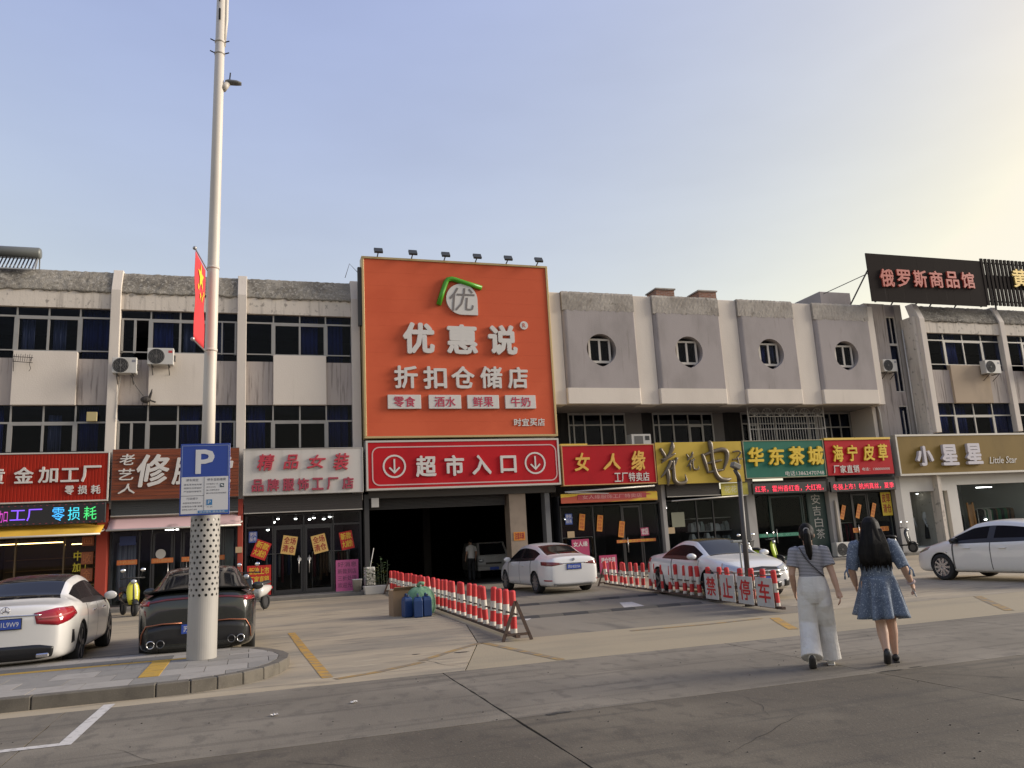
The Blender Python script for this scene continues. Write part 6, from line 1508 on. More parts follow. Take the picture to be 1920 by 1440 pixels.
# --- parking sign
ps = thing('parking_sign', 'blue and white parking sign with a big white P strapped to the light pole', 'parking sign', (-.70, 12.62, 2.19), rz=radians(-4), world=False)
sb = M('sign_blue', (.012, .045, .26), .35); sw = M('sign_white', (.56, .55, .54), .4); sblk = M('sign_print', (.04, .04, .06), .5)
MB().box(-.345, .345, 0, .02, 0, 1.05).build('panel', sb, ps, bevel=.004)
MB().box(-.325, .325, -.003, -.001, .025, .56).build('notice_field', sw, ps)
mb = MB(); 
for (a, b, c, d) in ((-.325, .325, 1.018, 1.025), (-.325, -.318, .565, 1.018), (.318, .325, .565, 1.018)): mb.box(a, b, -.003, -.001, c, d)
mb.build('border_line', M('pale_blue_line', (.22, .28, .45), .4), ps)
mb = MB(); write(mb, 'P', -.14, .13, .60, .965, -.001, .004, .035); mb.build('character', sw, ps)
mb = MB()
mb.box(-.012, -.008, -.006, -.004, .05, .555); mb.box(-.325, -.012, -.006, -.004, .285, .289); mb.build('rule', sblk, ps)
T_ = [('停车规定', -.26, -.09, .495, .535), ('请有序停放车辆', -.29, -.045, .435, .462), ('按照车位停放好', -.29, -.045, .385, .412), ('严禁超时停放车', -.29, -.045, .335, .362), ('行政提示', -.25, -.09, .228, .262), ('未按规定停放的车', -.30, -.05, .17, .195), ('本路段由交警 管理', -.31, -.03, .12, .145), ('请停车人自行 关好', -.31, -.10, .075, .10),
      ('停车自助缴费', .03, .29, .495, .535), ('打开微信扫一扫', .02, .18, .44, .462), ('关注公众号', .02, .15, .395, .417), ('输入车牌号查询', .02, .20, .35, .372), ('确认停车时间并完成缴费', .02, .30, .305, .328), ('停车 缴费', .03, .11, .11, .125)]
for body, a, b, c, d in T_:
    mb = MB(); write(mb, body, a, b, c, d, -.0045, 0, .01); mb.build('lettering', sblk, ps)
MB().box(.21, .265, -.006, -.004, .40, .455).build('icon', M('dark_icon', (.03, .06, .07), .4), ps); MB().ell((.232, -.007, .432), (.014, .002, .011), 10, 6).build('icon_bubble', sw, ps); MB().ell((.246, -.0075, .421), (.011, .002, .009), 10, 6).build('icon_bubble', sw, ps)
pi_ = MB().box(.025, .105, -.006, -.004, .145, .225).build('icon', M('icon_blue', (.03, .16, .34), .4), ps); mb = MB(); write(mb, 'P', .045, .085, .16, .21, -.007, 0, .01); mb.build('character', sw, pi_)
MB().box(-.09, .325, -.006, -.004, .03, .068).build('band', M('band_blue', (.04, .16, .36), .4), ps)
mb = MB(); write(mb, '城市停车 服务电话', -.07, .28, .036, .060, -.0065, 0, .0); mb.build('lettering', sw, ps)
mb = MB()
for z in (.25, .8): mb.tube([(.0 + .16 * cos(radians(a)), .34 + .16 * sin(radians(a)), z) for a in range(0, 361, 30)], .012, 6); mb.box(-.03, .03, .02, .2, z - .02, z + .02)
mb.build('strap', M('strap_steel', (.3, .3, .3), .4, .7), ps)
# --- flag
fl = thing('national_flag', 'red flag with yellow stars hung upright from two short arms on the pole', 'flag', (PX, 12.85, 4.75), world=False)
flag_m = M('flag_red', (.56, .03, .035), .75); star_m = M('flag_yellow', (.70, .52, .02), .7)
def fpt(u, v):      # u along the arm 0..1 from the pole, v height 0..1
    return Vector((-.05 - .09 * u + .012 * sin(v * 9 + u * 4) * (1 - abs(2 * v - 1)), -.04 - .84 * u, -.02 + 1.27 * v - .05 * u * (1 - v)))
mb = MB(); NU, NV = 12, 16
vs = [fpt(i / NU, j / NV) for j in range(NV + 1) for i in range(NU + 1)]
mb.add(vs, [(j * (NU + 1) + i, j * (NU + 1) + i + 1, (j + 1) * (NU + 1) + i + 1, (j + 1) * (NU + 1) + i) for j in range(NV) for i in range(NU)])
fo = mb.build('cloth', flag_m, fl, smooth=True); so_ = fo.modifiers.new('thick', 'SOLIDIFY'); so_.thickness = .004
mb = MB()
def star(u, v, ru, rot):
    pts = []
    for k in range(10):
        a = rot + k * pi / 5; r = ru if k % 2 == 0 else ru * .42
        p = fpt(u + r * cos(a), v + r * .66 * sin(a))
        pts.append((p.x - .008, p.y, p.z))
    c = fpt(u, v); vs = [(c.x - .008, c.y, c.z)] + pts
    for e in (0, .022):
        mb.add([(p[0] + e, p[1], p[2]) for p in vs], [(0, 1 + k, 1 + (k + 1) % 10) for k in range(10)])
star(.5, .80, .26, pi / 2)
for u, v in ((.22, .64), (.36, .56), (.58, .56), (.74, .64)): star(u, v, .08, .4)
mb.build('stars', star_m, fl)
steel = M('flag_arm_steel', (.35, .34, .33), .4, .7)
mb = MB()
for z, w in ((1.27, 0), (-.05, 1)):
    mb.tube([(-.02, .03, z + .0), (-.14, -.93, z - (.05 if w else 0))], .010, 6); mb.ell((-.143, -.955, z - (.05 if w else 0)), (.03, .03, .03), 10, 8)
mb.build('arm', steel, fl)

# --- dark slim post behind the barrier and the T stand
dp = thing('camera_post', 'slim dark post with a small bracket head standing behind the no parking barrier', 'post', (9.72, 14.78, 0), world=False)
dm = M('dark_post_paint', (.05, .045, .042), .5)
MB().tube([(0, 0, 0), (.06, 0, 2.6)], [.055, .05], 12).build('post', dm, dp, smooth=True)
MB().tube([(.06, 0, 2.55), (.03, -.02, 2.68), (-.06, -.05, 2.80)], [.05, .045, .04], 10).build('bracket', dm, dp, smooth=True)
mb = MB(); mt = Matrix.Rotation(radians(25), 4, 'Y'); mt.translation = Vector((-.03, -.05, 2.88)); mb.obox(mt, .20, .14, .12); mb.build('camera_head', M('camera_grey', (.16, .15, .13), .5), dp, bevel=.02)
MB().lathe([(.11, 0), (.11, .03), (.055, .05)], n=14).build('base_plate', dm, dp)
ts = thing('tee_stand', 'thin grey T shaped stand rising in front of the white coupe', 'stand', (10.02, 15.4, 0), world=False)
MB().tube([(0, 0, 0), (0, 0, 1.28)], .022, 8).build('post', M('stand_grey', (.24, .25, .24), .5), ts, smooth=True); MB().box(-.19, .19, -.05, .05, 1.28, 1.33).build('crossbar', M('stand_grey'), ts, bevel=.01); MB().lathe([(.16, 0), (.16, .02), (.03, .05)], n=14).build('base', M('stand_grey'), ts)

# --- striped barriers
b_red = M('barrier_red', (.50, .022, .022), .5, layers=[((.36, .03, .03), 6.0, (1, 1, 1), .5, .7, .6)]); b_white = M('barrier_white', (.56, .52, .45), .5, layers=[((.40, .36, .30), 5.0, (1, 1, 1), .5, .7, .7)]); rust = M('rusty_steel', (.075, .048, .035), .8, layers=[((.13, .07, .04), 12.0, (1, 1, 1), .5, .65, .7)])
def post_mesh():
    mb = MB(); r = .054
    for z0, z1, m in ((.10, .17, 1), (.17, .36, 0), (.36, .53, 1), (.53, .75, 0)):
        mb.lathe([(r, z0), (r, z1)], n=14, m=m, caps=False)
    mb.lathe([(r, .75), (r * .75, .775), (0, .78)], n=14, m=0, caps=False)
    mb.lathe([(.02, .05), (.02, .10)], n=8, m=2)
    return mb.build('post', [b_red, b_white, rust], None, smooth=True)
pm_ = post_mesh(); post_data = pm_.data; bpy.data.objects.remove(pm_)
def barrier(label, p, q, n, feet=True, seed=0):
    """p, q: ground points of the two ends"""
    d = Vector((q[0] - p[0], q[1] - p[1], 0)); L = d.length; a = math.atan2(d.y, d.x); rnd = random.Random(seed)
    t = thing('striped_barrier', label, 'barrier', (p[0], p[1], 0), rz=a, world=False, group='red and white striped post barriers along the lane')
    MB().box(0, L, -.035, .035, .05, .10).build('rail', rust, t); MB().box(0, L, -.012, .012, .40, .425).build('tie_rail', rust, t)
    for k in range(n):
        o = bpy.data.objects.new('post', post_data); COL.objects.link(o); o.parent = t
        o.location = (.22 + (L - .44) * k / (n - 1) + rnd.uniform(-.03, .03), 0, rnd.uniform(-.02, .01)); o.rotation_euler = (rnd.uniform(-.06, .06), rnd.uniform(-.06, .06), rnd.uniform(0, 6))
    for x in [v for v, ok in ((.06, feet in (True, 'near')), (L - .06, feet in (True, 'far'))) if ok]:
        mb = MB()
        for sg in (-1, 1): mb.bar((x, 0, .62), (x, sg * .24, .0), .05, .03, up=(1, 0, 0))
        mb.bar((x, -.2, .1), (x, .2, .1), .04, .03, up=(1, 0, 0)); mb.build('foot', rust, t)
    return t
X1 = lambda y: 4.05 + (y - 13) * .03
X2 = lambda y: 9.52 + (y - 14) * .115
for k, (a, b, n, lab) in enumerate(((12.75, 16.55, 8, 'striped barrier section nearest the road on the left side of the lane'), (16.6, 20.45, 8, 'striped barrier section beside the green sack and blue jugs'), (20.5, 24.35, 8, 'striped barrier section third from the road on the left side of the lane'), (24.4, 28.6, 9, 'striped barrier section ending by the white planter at the entrance'))):
    barrier(lab, (X1(a), a), (X1(b), b), n, feet=('near', None, None, 'far')[k], seed=k)
bars_ = []
for k, (a, b, n, lab) in enumerate(((13.25, 16.6, 7, 'striped barrier section carrying the four white no parking boards'), (16.75, 20.4, 8, 'striped barrier section in front of the white coupe side'), (20.55, 24.3, 8, 'striped barrier section behind the white saloon in the lane'))):
    bars_.append(barrier(lab, (X2(a), a), (X2(b), b), n, feet=(None, None, 'far')[k], seed=10 + k))
# no parking boards hang on the near section, facing the lane
nb = bars_[0]; ang = nb.rotation_euler.z
bw = M('board_white', (.50, .49, .46), .6, layers=[((.36, .34, .31), 4.0, (1, 1, 1), .5, .7, .6)])
for k, ch in enumerate('车停止禁'):
    u = .50 + k * .80
    c = Vector((nb.location.x + u * cos(ang), nb.location.y + u * sin(ang), 0)) + Vector((-sin(ang), cos(ang), 0)) * .10
    t = thing('no_parking_board', 'white board reading %s hung on the barrier, %s from the road' % (ch, ordn[k]), 'board', (c.x, c.y, 0), rz=ang + pi, world=False, group='white no parking boards on the barrier')
    MB().box(-.33, .33, -.0, .012, .07, .62).build('panel', bw, t, bevel=.02)
    mb = MB(); write(mb, ch, -.23, .23, .15, .56, -.002, .004, .02); mb.build('character', b_red, t)
    mb = MB(); mb.tube([(-.30, .05, .05), (-.30, .05, .66), (.30, .05, .66), (.30, .05, .05)], .014, 6); mb.build('hook', rust, t)

# --- speed bumps
def bump(y, x0, x1, lab):
    t = thing('speed_bump', lab, 'speed bump', (x0, y, 0), world=False, group='rubber speed bumps across the lane')
    n = int((x1 - x0) / .5)
    for k in range(n):
        w = (x1 - x0) / n
        MB().loft([[(k * w + .004, -.16, .0), (k * w + .004, -.08, .04), (k * w + .004, .08, .04), (k * w + .004, .16, .0)], [((k + 1) * w - .004, -.16, .0), ((k + 1) * w - .004, -.08, .04), ((k + 1) * w - .004, .08, .04), ((k + 1) * w - .004, .16, .0)]]).build('segment', M('rubber_black', (.035, .032, .03), .85) if k % 2 else M('rubber_worn', (.085, .075, .06), .85), t)
bump(16.25, 4.5, 9.4, 'dark segmented speed bump nearer the road in the lane'); bump(19.3, 4.5, 9.9, 'dark segmented speed bump nearer the white saloon in the lane')

# --- blue jugs, green sack, cardboard
jb = M('jug_blue', (.012, .045, .15), .45); 
def jug(x, y, rz, lab):
    t = thing('plastic_jug', lab, 'jug', (x, y, 0), rz=rz, world=False, group='blue plastic jugs beside the green sack')
    mb = MB(); rings = []
    for z, s_ in ((0, .9), (.03, 1), (.36, 1), (.42, .86), (.455, .55)):
        rings.append([(.095 * s_ * (1 if abs(cos(q)) > .5 else abs(cos(q)) * 1.6) * (1 if cos(q) > 0 else -1), .12 * s_ * max(-1, min(1, 1.35 * sin(q))), z) for q in [2 * pi * (k + .5) / 16 for k in range(16)]])
    mb.loft(rings).build('body', jb, t, smooth=False, bevel=.01); MB().lathe([(.03, .455), (.03, .50), (.0, .50)], (.0, -.07, 0), n=12).build('cap', M('jug_cap', (.05, .06, .10), .5), t)
    MB().tube([(0, .0, .44), (0, .02, .51), (0, .09, .51), (0, .12, .43)], .016, 7).build('handle', jb, t, smooth=True)
    return t
jug(3.32, 18.72, .2, 'left blue plastic jug of the three by the green sack'); jug(3.52, 18.45, -.1, 'middle blue plastic jug of the three by the green sack'); jug(3.73, 18.55, .1, 'right blue plastic jug of the three by the green sack')
sk_ = thing('woven_sack', 'bulging pale green woven sack slumped against the striped barrier', 'sack', (3.68, 18.95, 0), world=False)
gm = M('green_woven_sack', (.13, .26, .15), .75, layers=[((.08, .17, .10), 7.0, (1, 1, 1), .45, .65, .8), ((.25, .36, .24), 16.0, (1, 1, 1), .58, .7, .5)], bump=(28.0, .02))
rr = random.Random(5); rings = []
for z, r in ((0, .26), (.08, .30), (.25, .31), (.42, .30), (.54, .26), (.61, .18), (.65, .07)):
    rings.append([((r * 1.15 + rr.uniform(-.018, .018)) * cos(2 * pi * k / 22), (r * .85 + rr.uniform(-.018, .018)) * sin(2 * pi * k / 22), z + (rr.uniform(-.025, .025) if z > .1 else 0)) for k in range(22)])
o = MB().loft(rings).build('sack', gm, sk_, smooth=True); s_ = o.modifiers.new('s', 'SUBSURF'); s_.levels = 1; s_.render_levels = 1
MB().tube([(-.06, 0, .66), (0, .02, .73), (.09, -.02, .70)], [.05, .035, .05], 9).build('neck', gm, sk_, smooth=True)
cb = thing('cardboard_box', 'open brown cardboard box behind the blue jugs', 'box', (3.30, 19.35, 0), rz=.1, world=False)
cm_ = M('cardboard', (.30, .20, .12), .85); mb = MB()
mb.box(-.25, .25, -.2, -.19, 0, .58); mb.box(-.25, .25, .19, .2, 0, .58); mb.box(-.25, -.24, -.19, .19, 0, .58); mb.box(.24, .25, -.19, .19, 0, .58); mb.box(-.24, .24, -.19, .19, .0, .01); mb.build('box', cm_, cb)
MB().bar((0, -.2, .58), (0, -.33, .66), .5, .008, up=(0, 1, 0)).build('flap', cm_, cb)
# --- bucket, planter with plants, broom, outdoor unit by the entrance
bk = thing('bucket', 'white plastic bucket on the step left of the entrance', 'bucket', (3.42, 29.05, .12), world=False)
MB().lathe([(.0, .01), (.13, .01), (.135, .0), (.165, .40), (.175, .40), (.175, .42), (.155, .42), (.125, .03), (0, .03)], n=24, caps=False).build('pail', M('white_plastic', (.58, .56, .53), .4), bk, smooth=True)
MB().tube([(.17 * cos(radians(a)), .17 * sin(radians(a)) * .3 - .1, .40 - .10 * sin(radians(a))) for a in range(0, 181, 20)], .005, 6).build('handle', steel, bk)
pl = thing('planter_trough', 'white trough planter with straggly plants left of the entrance', 'planter', (4.05, 28.75, 0), world=False)
MB().loft([[(-.40, -.17, 0), (.40, -.17, 0), (.40, .17, 0), (-.40, .17, 0)], [(-.46, -.21, .30), (.46, -.21, .30), (.46, .21, .30), (-.46, .21, .30)]]).build('trough', M('trough_white', (.46, .44, .40), .6), pl, bevel=.02)
MB().box(-.42, .42, -.18, .18, .302, .312).build('soil', M('soil', (.03, .022, .016), .95), pl)
leaf_m = [M('leaf_green', (.045, .085, .022), .6), M('leaf_dark', (.025, .05, .018), .6), M('leaf_yellowish', (.14, .15, .03), .6)]
rr = random.Random(8)
for k in range(9):
    x = -.36 + k * .09; h_ = rr.uniform(.45, 1.1); MB().tube([(x, 0, .3), (x + rr.uniform(-.06, .06), rr.uniform(-.05, .05), .3 + h_)], [.008, .004], 5).build('stem', leaf_m[1], pl)
    for j in range(9):
        z = .38 + h_ * (j + .5) / 9.5; a = rr.uniform(0, 6.28); r = rr.uniform(.08, .17)
        c = Vector((x, 0, z)); d = Vector((cos(a), sin(a), rr.uniform(-.1, .5))) * r; n_ = Vector((-sin(a), cos(a), 0)) * r * .32
        MB().add([c, c + d * .5 + n_ + Vector((0, 0, .01)), c + d, c + d * .5 - n_ + Vector((0, 0, .01)), c + d * .5 - Vector((0, 0, .012))], [(0, 1, 4), (1, 2, 4), (2, 3, 4), (3, 0, 4), (0, 3, 2, 1)]).build('leaf', rr.choice(leaf_m), pl)
br = thing('broom', 'thin pale broom handle leaning on the planter by the entrance', 'broom', (3.75, 28.92, .12), world=False)
MB().tube([(-.05, -.05, .02), (.26, .06, 1.45)], .014, 7).build('handle', M('broom_handle', (.5, .47, .43), .5), br, smooth=True)
MB().loft([[(-.14, -.08, 0), (.04, -.08, 0), (.04, -.03, 0), (-.14, -.03, 0)], [(-.07, -.07, .16), (.0, -.07, .16), (.0, -.04, .16), (-.07, -.04, .16)]]).build('bristles', M('bristle_red', (.25, .05, .03), .9), br)
# --- outdoor air conditioner units
ac_w = M('ac_case', (.50, .48, .44), .5, layers=[((.38, .36, .32), 2.0, (1, 1, .5), .5, .7, .6)]); ac_f = M('ac_grille', (.10, .095, .09), .6); ac_d = M('ac_dark', (.03, .03, .03), .7)
def ac_unit(label, x, y, z, w=.82, h=.56, d=.32, rz=0.0, mark=None, legs=False, group='outdoor air conditioner units'):
    t = thing('air_conditioner', label, 'air conditioner', (x, y, z), rz=rz, world=False, group=group)
    MB().box(-w / 2, w / 2, -d / 2, d / 2, .03, h).build('case', ac_w, t, bevel=.015)
    cx = -w * .16; r = h * .40
    MB().lathe([(0, -.004), (r, -.004), (r + .012, -.012), (r + .02, .0)], (cx, -d / 2, h * .52), 'Y', 28, caps=False).build('fan_opening', ac_d, t)
    mb = MB()
    for k in range(1, 5): mb.tube([(cx + r * k / 4.2 * cos(2 * pi * q / 24), -d / 2 - .016, h * .52 + r * k / 4.2 * sin(2 * pi * q / 24)) for q in range(25)], .005, 4)
    for k in range(8): a = k * pi / 4; mb.tube([(cx, -d / 2 - .017, h * .52), (cx + r * cos(a), -d / 2 - .017, h * .52 + r * sin(a))], .005, 4)
    mb.lathe([(0, -.022), (.04, -.022), (.04, -.01)], (cx, -d / 2, h * .52), 'Y', 12); mb.build('fan_guard', ac_f, t)
    MB().box(w * .30, w * .45, -d / 2 - .004, -d / 2 + .001, h * .72, h * .86).build('badge', mark or M('ac_badge', (.2, .2, .22), .5), t)
    MB().box(w / 2 + .001, w / 2 + .05, -.06, .08, h * .3, h * .62).build('valve_cover', ac_f, t)
    mb = MB()
    if legs:
        for sx in (-1, 1): mb.box(sx * w * .3 - .03, sx * w * .3 + .03, -d / 2, d / 2, 0, .029)
    else:
        for sx in (-1, 1): mb.box(sx * w * .32 - .02, sx * w * .32 + .02, -d / 2 - .02, d / 2 + .12, .0, .029); mb.bar((sx * w * .32, d / 2 + .1, -.28), (sx * w * .32, -d / 2, .0), .025, .02)
    mb.build('bracket', M('ac_bracket', (.06, .055, .05), .7), t)
    return t
ac_unit('air conditioner unit on the beige pillar, the lower of two by the pole', -4.27, 29.45, 7.83, w=.76, h=.58); ac_unit('air conditioner unit with a red sticker, the upper of two by the pole', -3.16, 29.55, 8.17, w=.84, h=.62, mark=M('ac_red_badge', (.45, .04, .04), .5))
ac_unit('air conditioner unit on the narrow stair tower wall', 28.62, 29.95, 8.42, w=.80, h=.62); ac_unit('air conditioner unit on the tan panel of the right terrace', 33.9, 29.05, 8.20, w=.95, h=.68); ac_unit('air conditioner unit cut by the right edge of the picture', 36.7, 29.05, 8.28, w=.95, h=.68)
ac_unit('left of two beige air conditioner units standing on the step by the tea shop', 24.1, 29.25, .12, w=.82, h=.62, legs=True); ac_unit('right of two beige air conditioner units standing on the step by the fur shop', 25.05, 29.25, .12, w=.82, h=.60, legs=True)
ou = thing('outdoor_unit', 'slatted side of a standing air conditioner by the white planter', 'air conditioner', (3.88, 29.25, .12), rz=radians(12), world=False)
MB().box(-.16, .16, -.15, .15, .0, .80).build('case', ac_w, ou, bevel=.015); mb = MB()
for k in range(14):
    for x in (-.12, .01): mb.box(x, x + .11, -.154, -.1505, .10 + k * .047, .125 + k * .047)
mb.build('slot', ac_d, ou)
wac = thing('air_conditioner', 'boxy window air conditioner behind the top of the first red sign', 'air conditioner', (15.35, 30.3, 5.22), group='outdoor air conditioner units')
MB().box(14.95, 15.85, 30.1, 30.6, 5.2, 5.66).build('case', ac_w, wac, bevel=.015); MB().box(15.08, 15.48, 30.09, 30.099, 5.25, 5.58).build('grille', ac_f, wac); MB().box(15.58, 15.78, 30.09, 30.099, 5.40, 5.58).build('vent', ac_d, wac)
# --- odd things on the left facade
tag(MB().box(-5.44, -5.12, 29.74, 29.86, 6.28, 6.60).build('vent_box', M('yellowed_box', (.42, .34, .16), .6), None, bevel=.01), 'small yellowed vent box on the window glass above the red ribbed sign', 'vent box')
rk = thing('wall_rack', 'rusty empty wire rack hanging on the beige panel at the far left', 'rack', (-7.4, 29.6, 8.2))
mb = MB()
for k in range(9): mb.tube([(-7.66 + k * .065, 29.62, 8.52 + .03 * (k % 2)), (-7.66 + k * .065, 29.56, 8.28)], .008, 5)
mb.tube([(-7.68, 29.6, 8.45), (-7.1, 29.6, 8.42)], .012, 5); mb.tube([(-7.68, 29.58, 8.28), (-7.1, 29.58, 8.24)], .012, 5); mb.tube([(-7.66, 29.6, 8.5), (-7.66, 29.62, 7.95)], .012, 5); mb.tube([(-7.16, 29.6, 8.4), (-7.20, 29.6, 8.2), (-7.15, 29.6, 8.05), (-7.2, 29.6, 7.95)], .010, 5)
mb.build('wire', M('rusty_wire', (.05, .04, .035), .8), rk)
vb = thing('broken_bracket', 'dark tangled broken bracket on the wall under the upper air conditioner', 'bracket', (-3.55, 29.7, 6.9))
mb = MB(); mb.ell((-3.62, 29.7, 7.02), (.17, .12, .12), 10, 7); mb.tube([(-3.5, 29.68, 7.08), (-3.44, 29.62, 7.25), (-3.42, 29.64, 7.38)], [.05, .035, .012], 7); mb.tube([(-3.5, 29.7, 7.0), (-3.3, 29.66, 6.92)], .03, 6); mb.tube([(-3.7, 29.7, 6.95), (-3.72, 29.7, 6.8)], .012, 5); mb.tube([(-3.5, 29.7, 6.95), (-3.48, 29.7, 6.78)], .012, 5)
mb.build('metal', M('dark_scrap', (.04, .034, .03), .8), vb)
cb1 = tag(MB().tube([(-4.1, 29.55, 7.85), (-3.95, 29.7, 7.5), (-3.7, 29.72, 7.15)], .012, 5).build('cable', M('dark_conduit'), None), 'dark cable hanging from the lower air conditioner to the broken bracket', 'cable')
cb2 = tag(MB().tube([(-4.4, 29.55, 7.85), (-4.5, 29.72, 7.3), (-4.55, 29.72, 6.4), (-4.45, 29.7, 6.28)], .012, 5).build('cable', pipe_m, None), 'pale hose running down the pillar from the lower air conditioner', 'cable')
# --- solar water heater on the left roof
sh_ = thing('solar_water_heater', 'solar water heater with grey tank and dark slanted tubes on the left roof', 'solar water heater', (-8.6, 30.3, 11.6))
MB().tube([(-10.0, 30.5, 12.40), (-9.97, 30.5, 12.40), (-7.33, 30.5, 12.40), (-7.27, 30.5, 12.40)], [.16, .21, .21, .17], 20).build('tank', M('heater_tank', (.12, .125, .115), .4), sh_, smooth=True)
for k in range(22): MB().tube([(-9.8 + k * .115, 30.5, 12.25), (-9.8 + k * .115, 29.95, 11.62)], .026, 8).build('tube', M('heater_tube', (.015, .015, .02), .15), sh_, smooth=True)
mb = MB()
for x in (-9.9, -7.35): mb.bar((x, 30.55, 12.3), (x, 29.9, 11.6), .04, .03); mb.bar((x, 30.7, 12.3), (x, 30.8, 11.3), .04, .03); mb.bar((x, 30.5, 12.25), (x, 30.0, 11.3), .035, .03)
mb.bar((-9.9, 30.45, 12.2), (-7.35, 30.45, 12.2), .04, .03); mb.bar((-9.9, 29.93, 11.62), (-7.35, 29.93, 11.62), .05, .04); mb.build('stand', M('heater_frame', (.40, .40, .39), .4, .5), sh_)
for x in (3.45,):
    wb_ = thing('wall_bracket', 'thin dark cable bracket beside the left edge of the orange billboard', 'bracket', (3.6, 29.4, 11.5))
    MB().tube([(3.72, 29.5, 11.9), (3.35, 29.3, 12.2), (3.2, 29.5, 11.7)], .012, 5).build('wire', M('dark_conduit'), wb_); MB().box(3.66, 3.79, 29.32, 29.5, 9.8, 12.1).build('post', M('dark_pier'), wb_)
# ================================================================ scooters
def scooter(label, loc, rz, body, seat_c=(.02, .02, .02), rear=None, basket=False, mirror=True, name='electric_scooter'):
    t = thing(name, label, 'scooter', (loc[0], loc[1], loc[2] if len(loc) > 2 else 0), rz=rz, world=False, group='electric scooters by the shops')
    dark = M('scooter_black', (.018, .018, .018), .5); sm = M('scooter_seat_%d' % int(seat_c[0] * 100), seat_c, .6)
    for x in (-.58, .62):
        w = bpy.data.objects.new('wheel', None); COL.objects.link(w); w.parent = t; w.location = (x, 0, .22); ORIG[w] = Vector((0, 0, 0))
        MB().lathe([(.14, -.05), (.20, -.05), (.22, -.02), (.22, .02), (.20, .05), (.14, .05)], axis='Y', n=24, caps=False).build('tyre', tyre_m, w, smooth=True)
        mb = MB().lathe([(.0, -.03), (.145, -.03), (.145, .03), (0, .03)], axis='Y', n=18, caps=False); mb.build('rim', rim_dark, w)
    # front apron with leg shield and mudguard
    mb = MB(); rings = []
    for z, x, hw, d in ((.34, .50, .13, .06), (.50, .47, .17, .07), (.70, .43, .19, .07), (.86, .40, .16, .07), (.96, .40, .10, .06), (1.0, .40, .05, .04)):
        rings.append([(x + d * cos(2 * pi * k / 14), hw * sin(2 * pi * k / 14), z) for k in range(14)])
    mb.loft(rings).build('front_apron', body, t, smooth=True)
    MB().tube([(.62 + .25 * cos(radians(a)), 0, .22 + .25 * sin(radians(a))) for a in range(30, 151, 15)], .07, 8, flat=.3).build('mudguard', dark, t, smooth=True)
    mb = MB(); mb.tube([(.44, 0, .9), (.52, 0, .55), (.62, 0, .22)], .03, 8); mb.build('fork', dark, t)
    MB().box(-.12, .44, -.13, .13, .30, .36).build('footboard', dark, t, bevel=.02)
    mb = MB(); rings = []
    for x, z0, z1, hw in ((-.10, .34, .62, .12), (-.22, .34, .70, .15), (-.5, .38, .70, .15), (-.78, .50, .68, .10), (-.88, .60, .66, .04)):
        rings.append([(x, hw * cos(2 * pi * k / 12), (z0 + z1) / 2 + (z1 - z0) / 2 * sin(2 * pi * k / 12)) for k in range(12)])
    mb.loft(rings).build('rear_body', rear or body, t, smooth=True)
    mb = MB(); rings = []
    for x, z, hw in ((-.08, .70, .09), (-.2, .735, .13), (-.5, .745, .14), (-.72, .77, .11)): rings.append([(x, hw * cos(2 * pi * k / 12), z + .05 * sin(2 * pi * k / 12)) for k in range(12)])
    mb.loft(rings).build('seat', sm, t, smooth=True)
    mb = MB(); mb.tube([(.42, 0, .92), (.38, 0, 1.06)], .025, 8); mb.tube([(.33, -.32, 1.08), (.40, -.14, 1.09), (.40, .14, 1.09), (.33, .32, 1.08)], .016, 8); mb.build('handlebar', dark, t, smooth=True)
    mb = MB()
    for sg in (-1, 1): mb.tube([(.30, sg * .34, 1.08), (.36, sg * .22, 1.08)], .022, 8)
    mb.build('grip', tyre_m, t)
    MB().ell((.47, 0, .98), (.06, .09, .07), 12, 8).build('headlamp', lamp_clear, t, smooth=True)
    if mirror:
        for sg in (-1, 1):
            o = MB().tube([(.37, sg * .2, 1.09), (.37, sg * .27, 1.27)], .008, 6).build('mirror_stalk', dark, t)
            MB().ell((.37, sg * .28, 1.31), (.02, .075, .055), 12, 8).build('mirror', M('mirror_bright', (.75, .76, .78), .08, 1.0), o, smooth=True)
    MB().box(-.93, -.80, -.06, .06, .56, .62).build('tail_lamp', tail_red, t, bevel=.01)
    if basket: MB().loft([[(-.75, -.15, .82), (-.45, -.15, .82), (-.45, .15, .82), (-.75, .15, .82)], [(-.80, -.18, 1.06), (-.42, -.18, 1.06), (-.42, .18, 1.06), (-.80, .18, 1.06)]]).build('box', dark, t, bevel=.02)
    mb = MB(); mb.bar((-.05, .1, .30), (-.12, .22, .0), .02, .02); mb.build('side_stand', dark, t)
    return t
ylw = M('scooter_yellow', (.55, .52, .02), .35, coat=.4); blk = M('scooter_gloss_black', (.014, .014, .015), .25, coat=.5); wht_s = M('scooter_white', (.5, .49, .46), .35, coat=.4); grs = M('scooter_grey', (.12, .125, .13), .4)
lime = M('scooter_lime', (.36, .48, .02), .4)
scooter('black scooter with bright yellow front apron parked between the two left cars', (-3.55, 26.9), radians(-68), ylw, rear=M('scooter_gloss_black', (.014, .014, .015), .25, coat=.5))
scooter('black and white scooter parked just right of the dark fastback', (.02, 24.8), radians(-120), blk, rear=M('scooter_white', (.5, .49, .46), .35, coat=.4))
scooter('grey scooter parked half hidden left of the dark fastback', (-2.0, 26.6), radians(200), grs, mirror=False)
scooter('scooter with lime green panel parked beyond the white coupe bonnet', (19.0, 27.6), radians(-60), lime, basket=True)
scooter('white scooter half hidden behind the slim dark post', (17.7, 27.0), radians(-100), wht_s, basket=True)
scooter('dark scooter parked on the step right of the woman in the blue dress', (27.2, 29.35, .12), radians(-70), blk)
ss_ = MB().box(-.1, .1, -.1, .1, 0, .1)

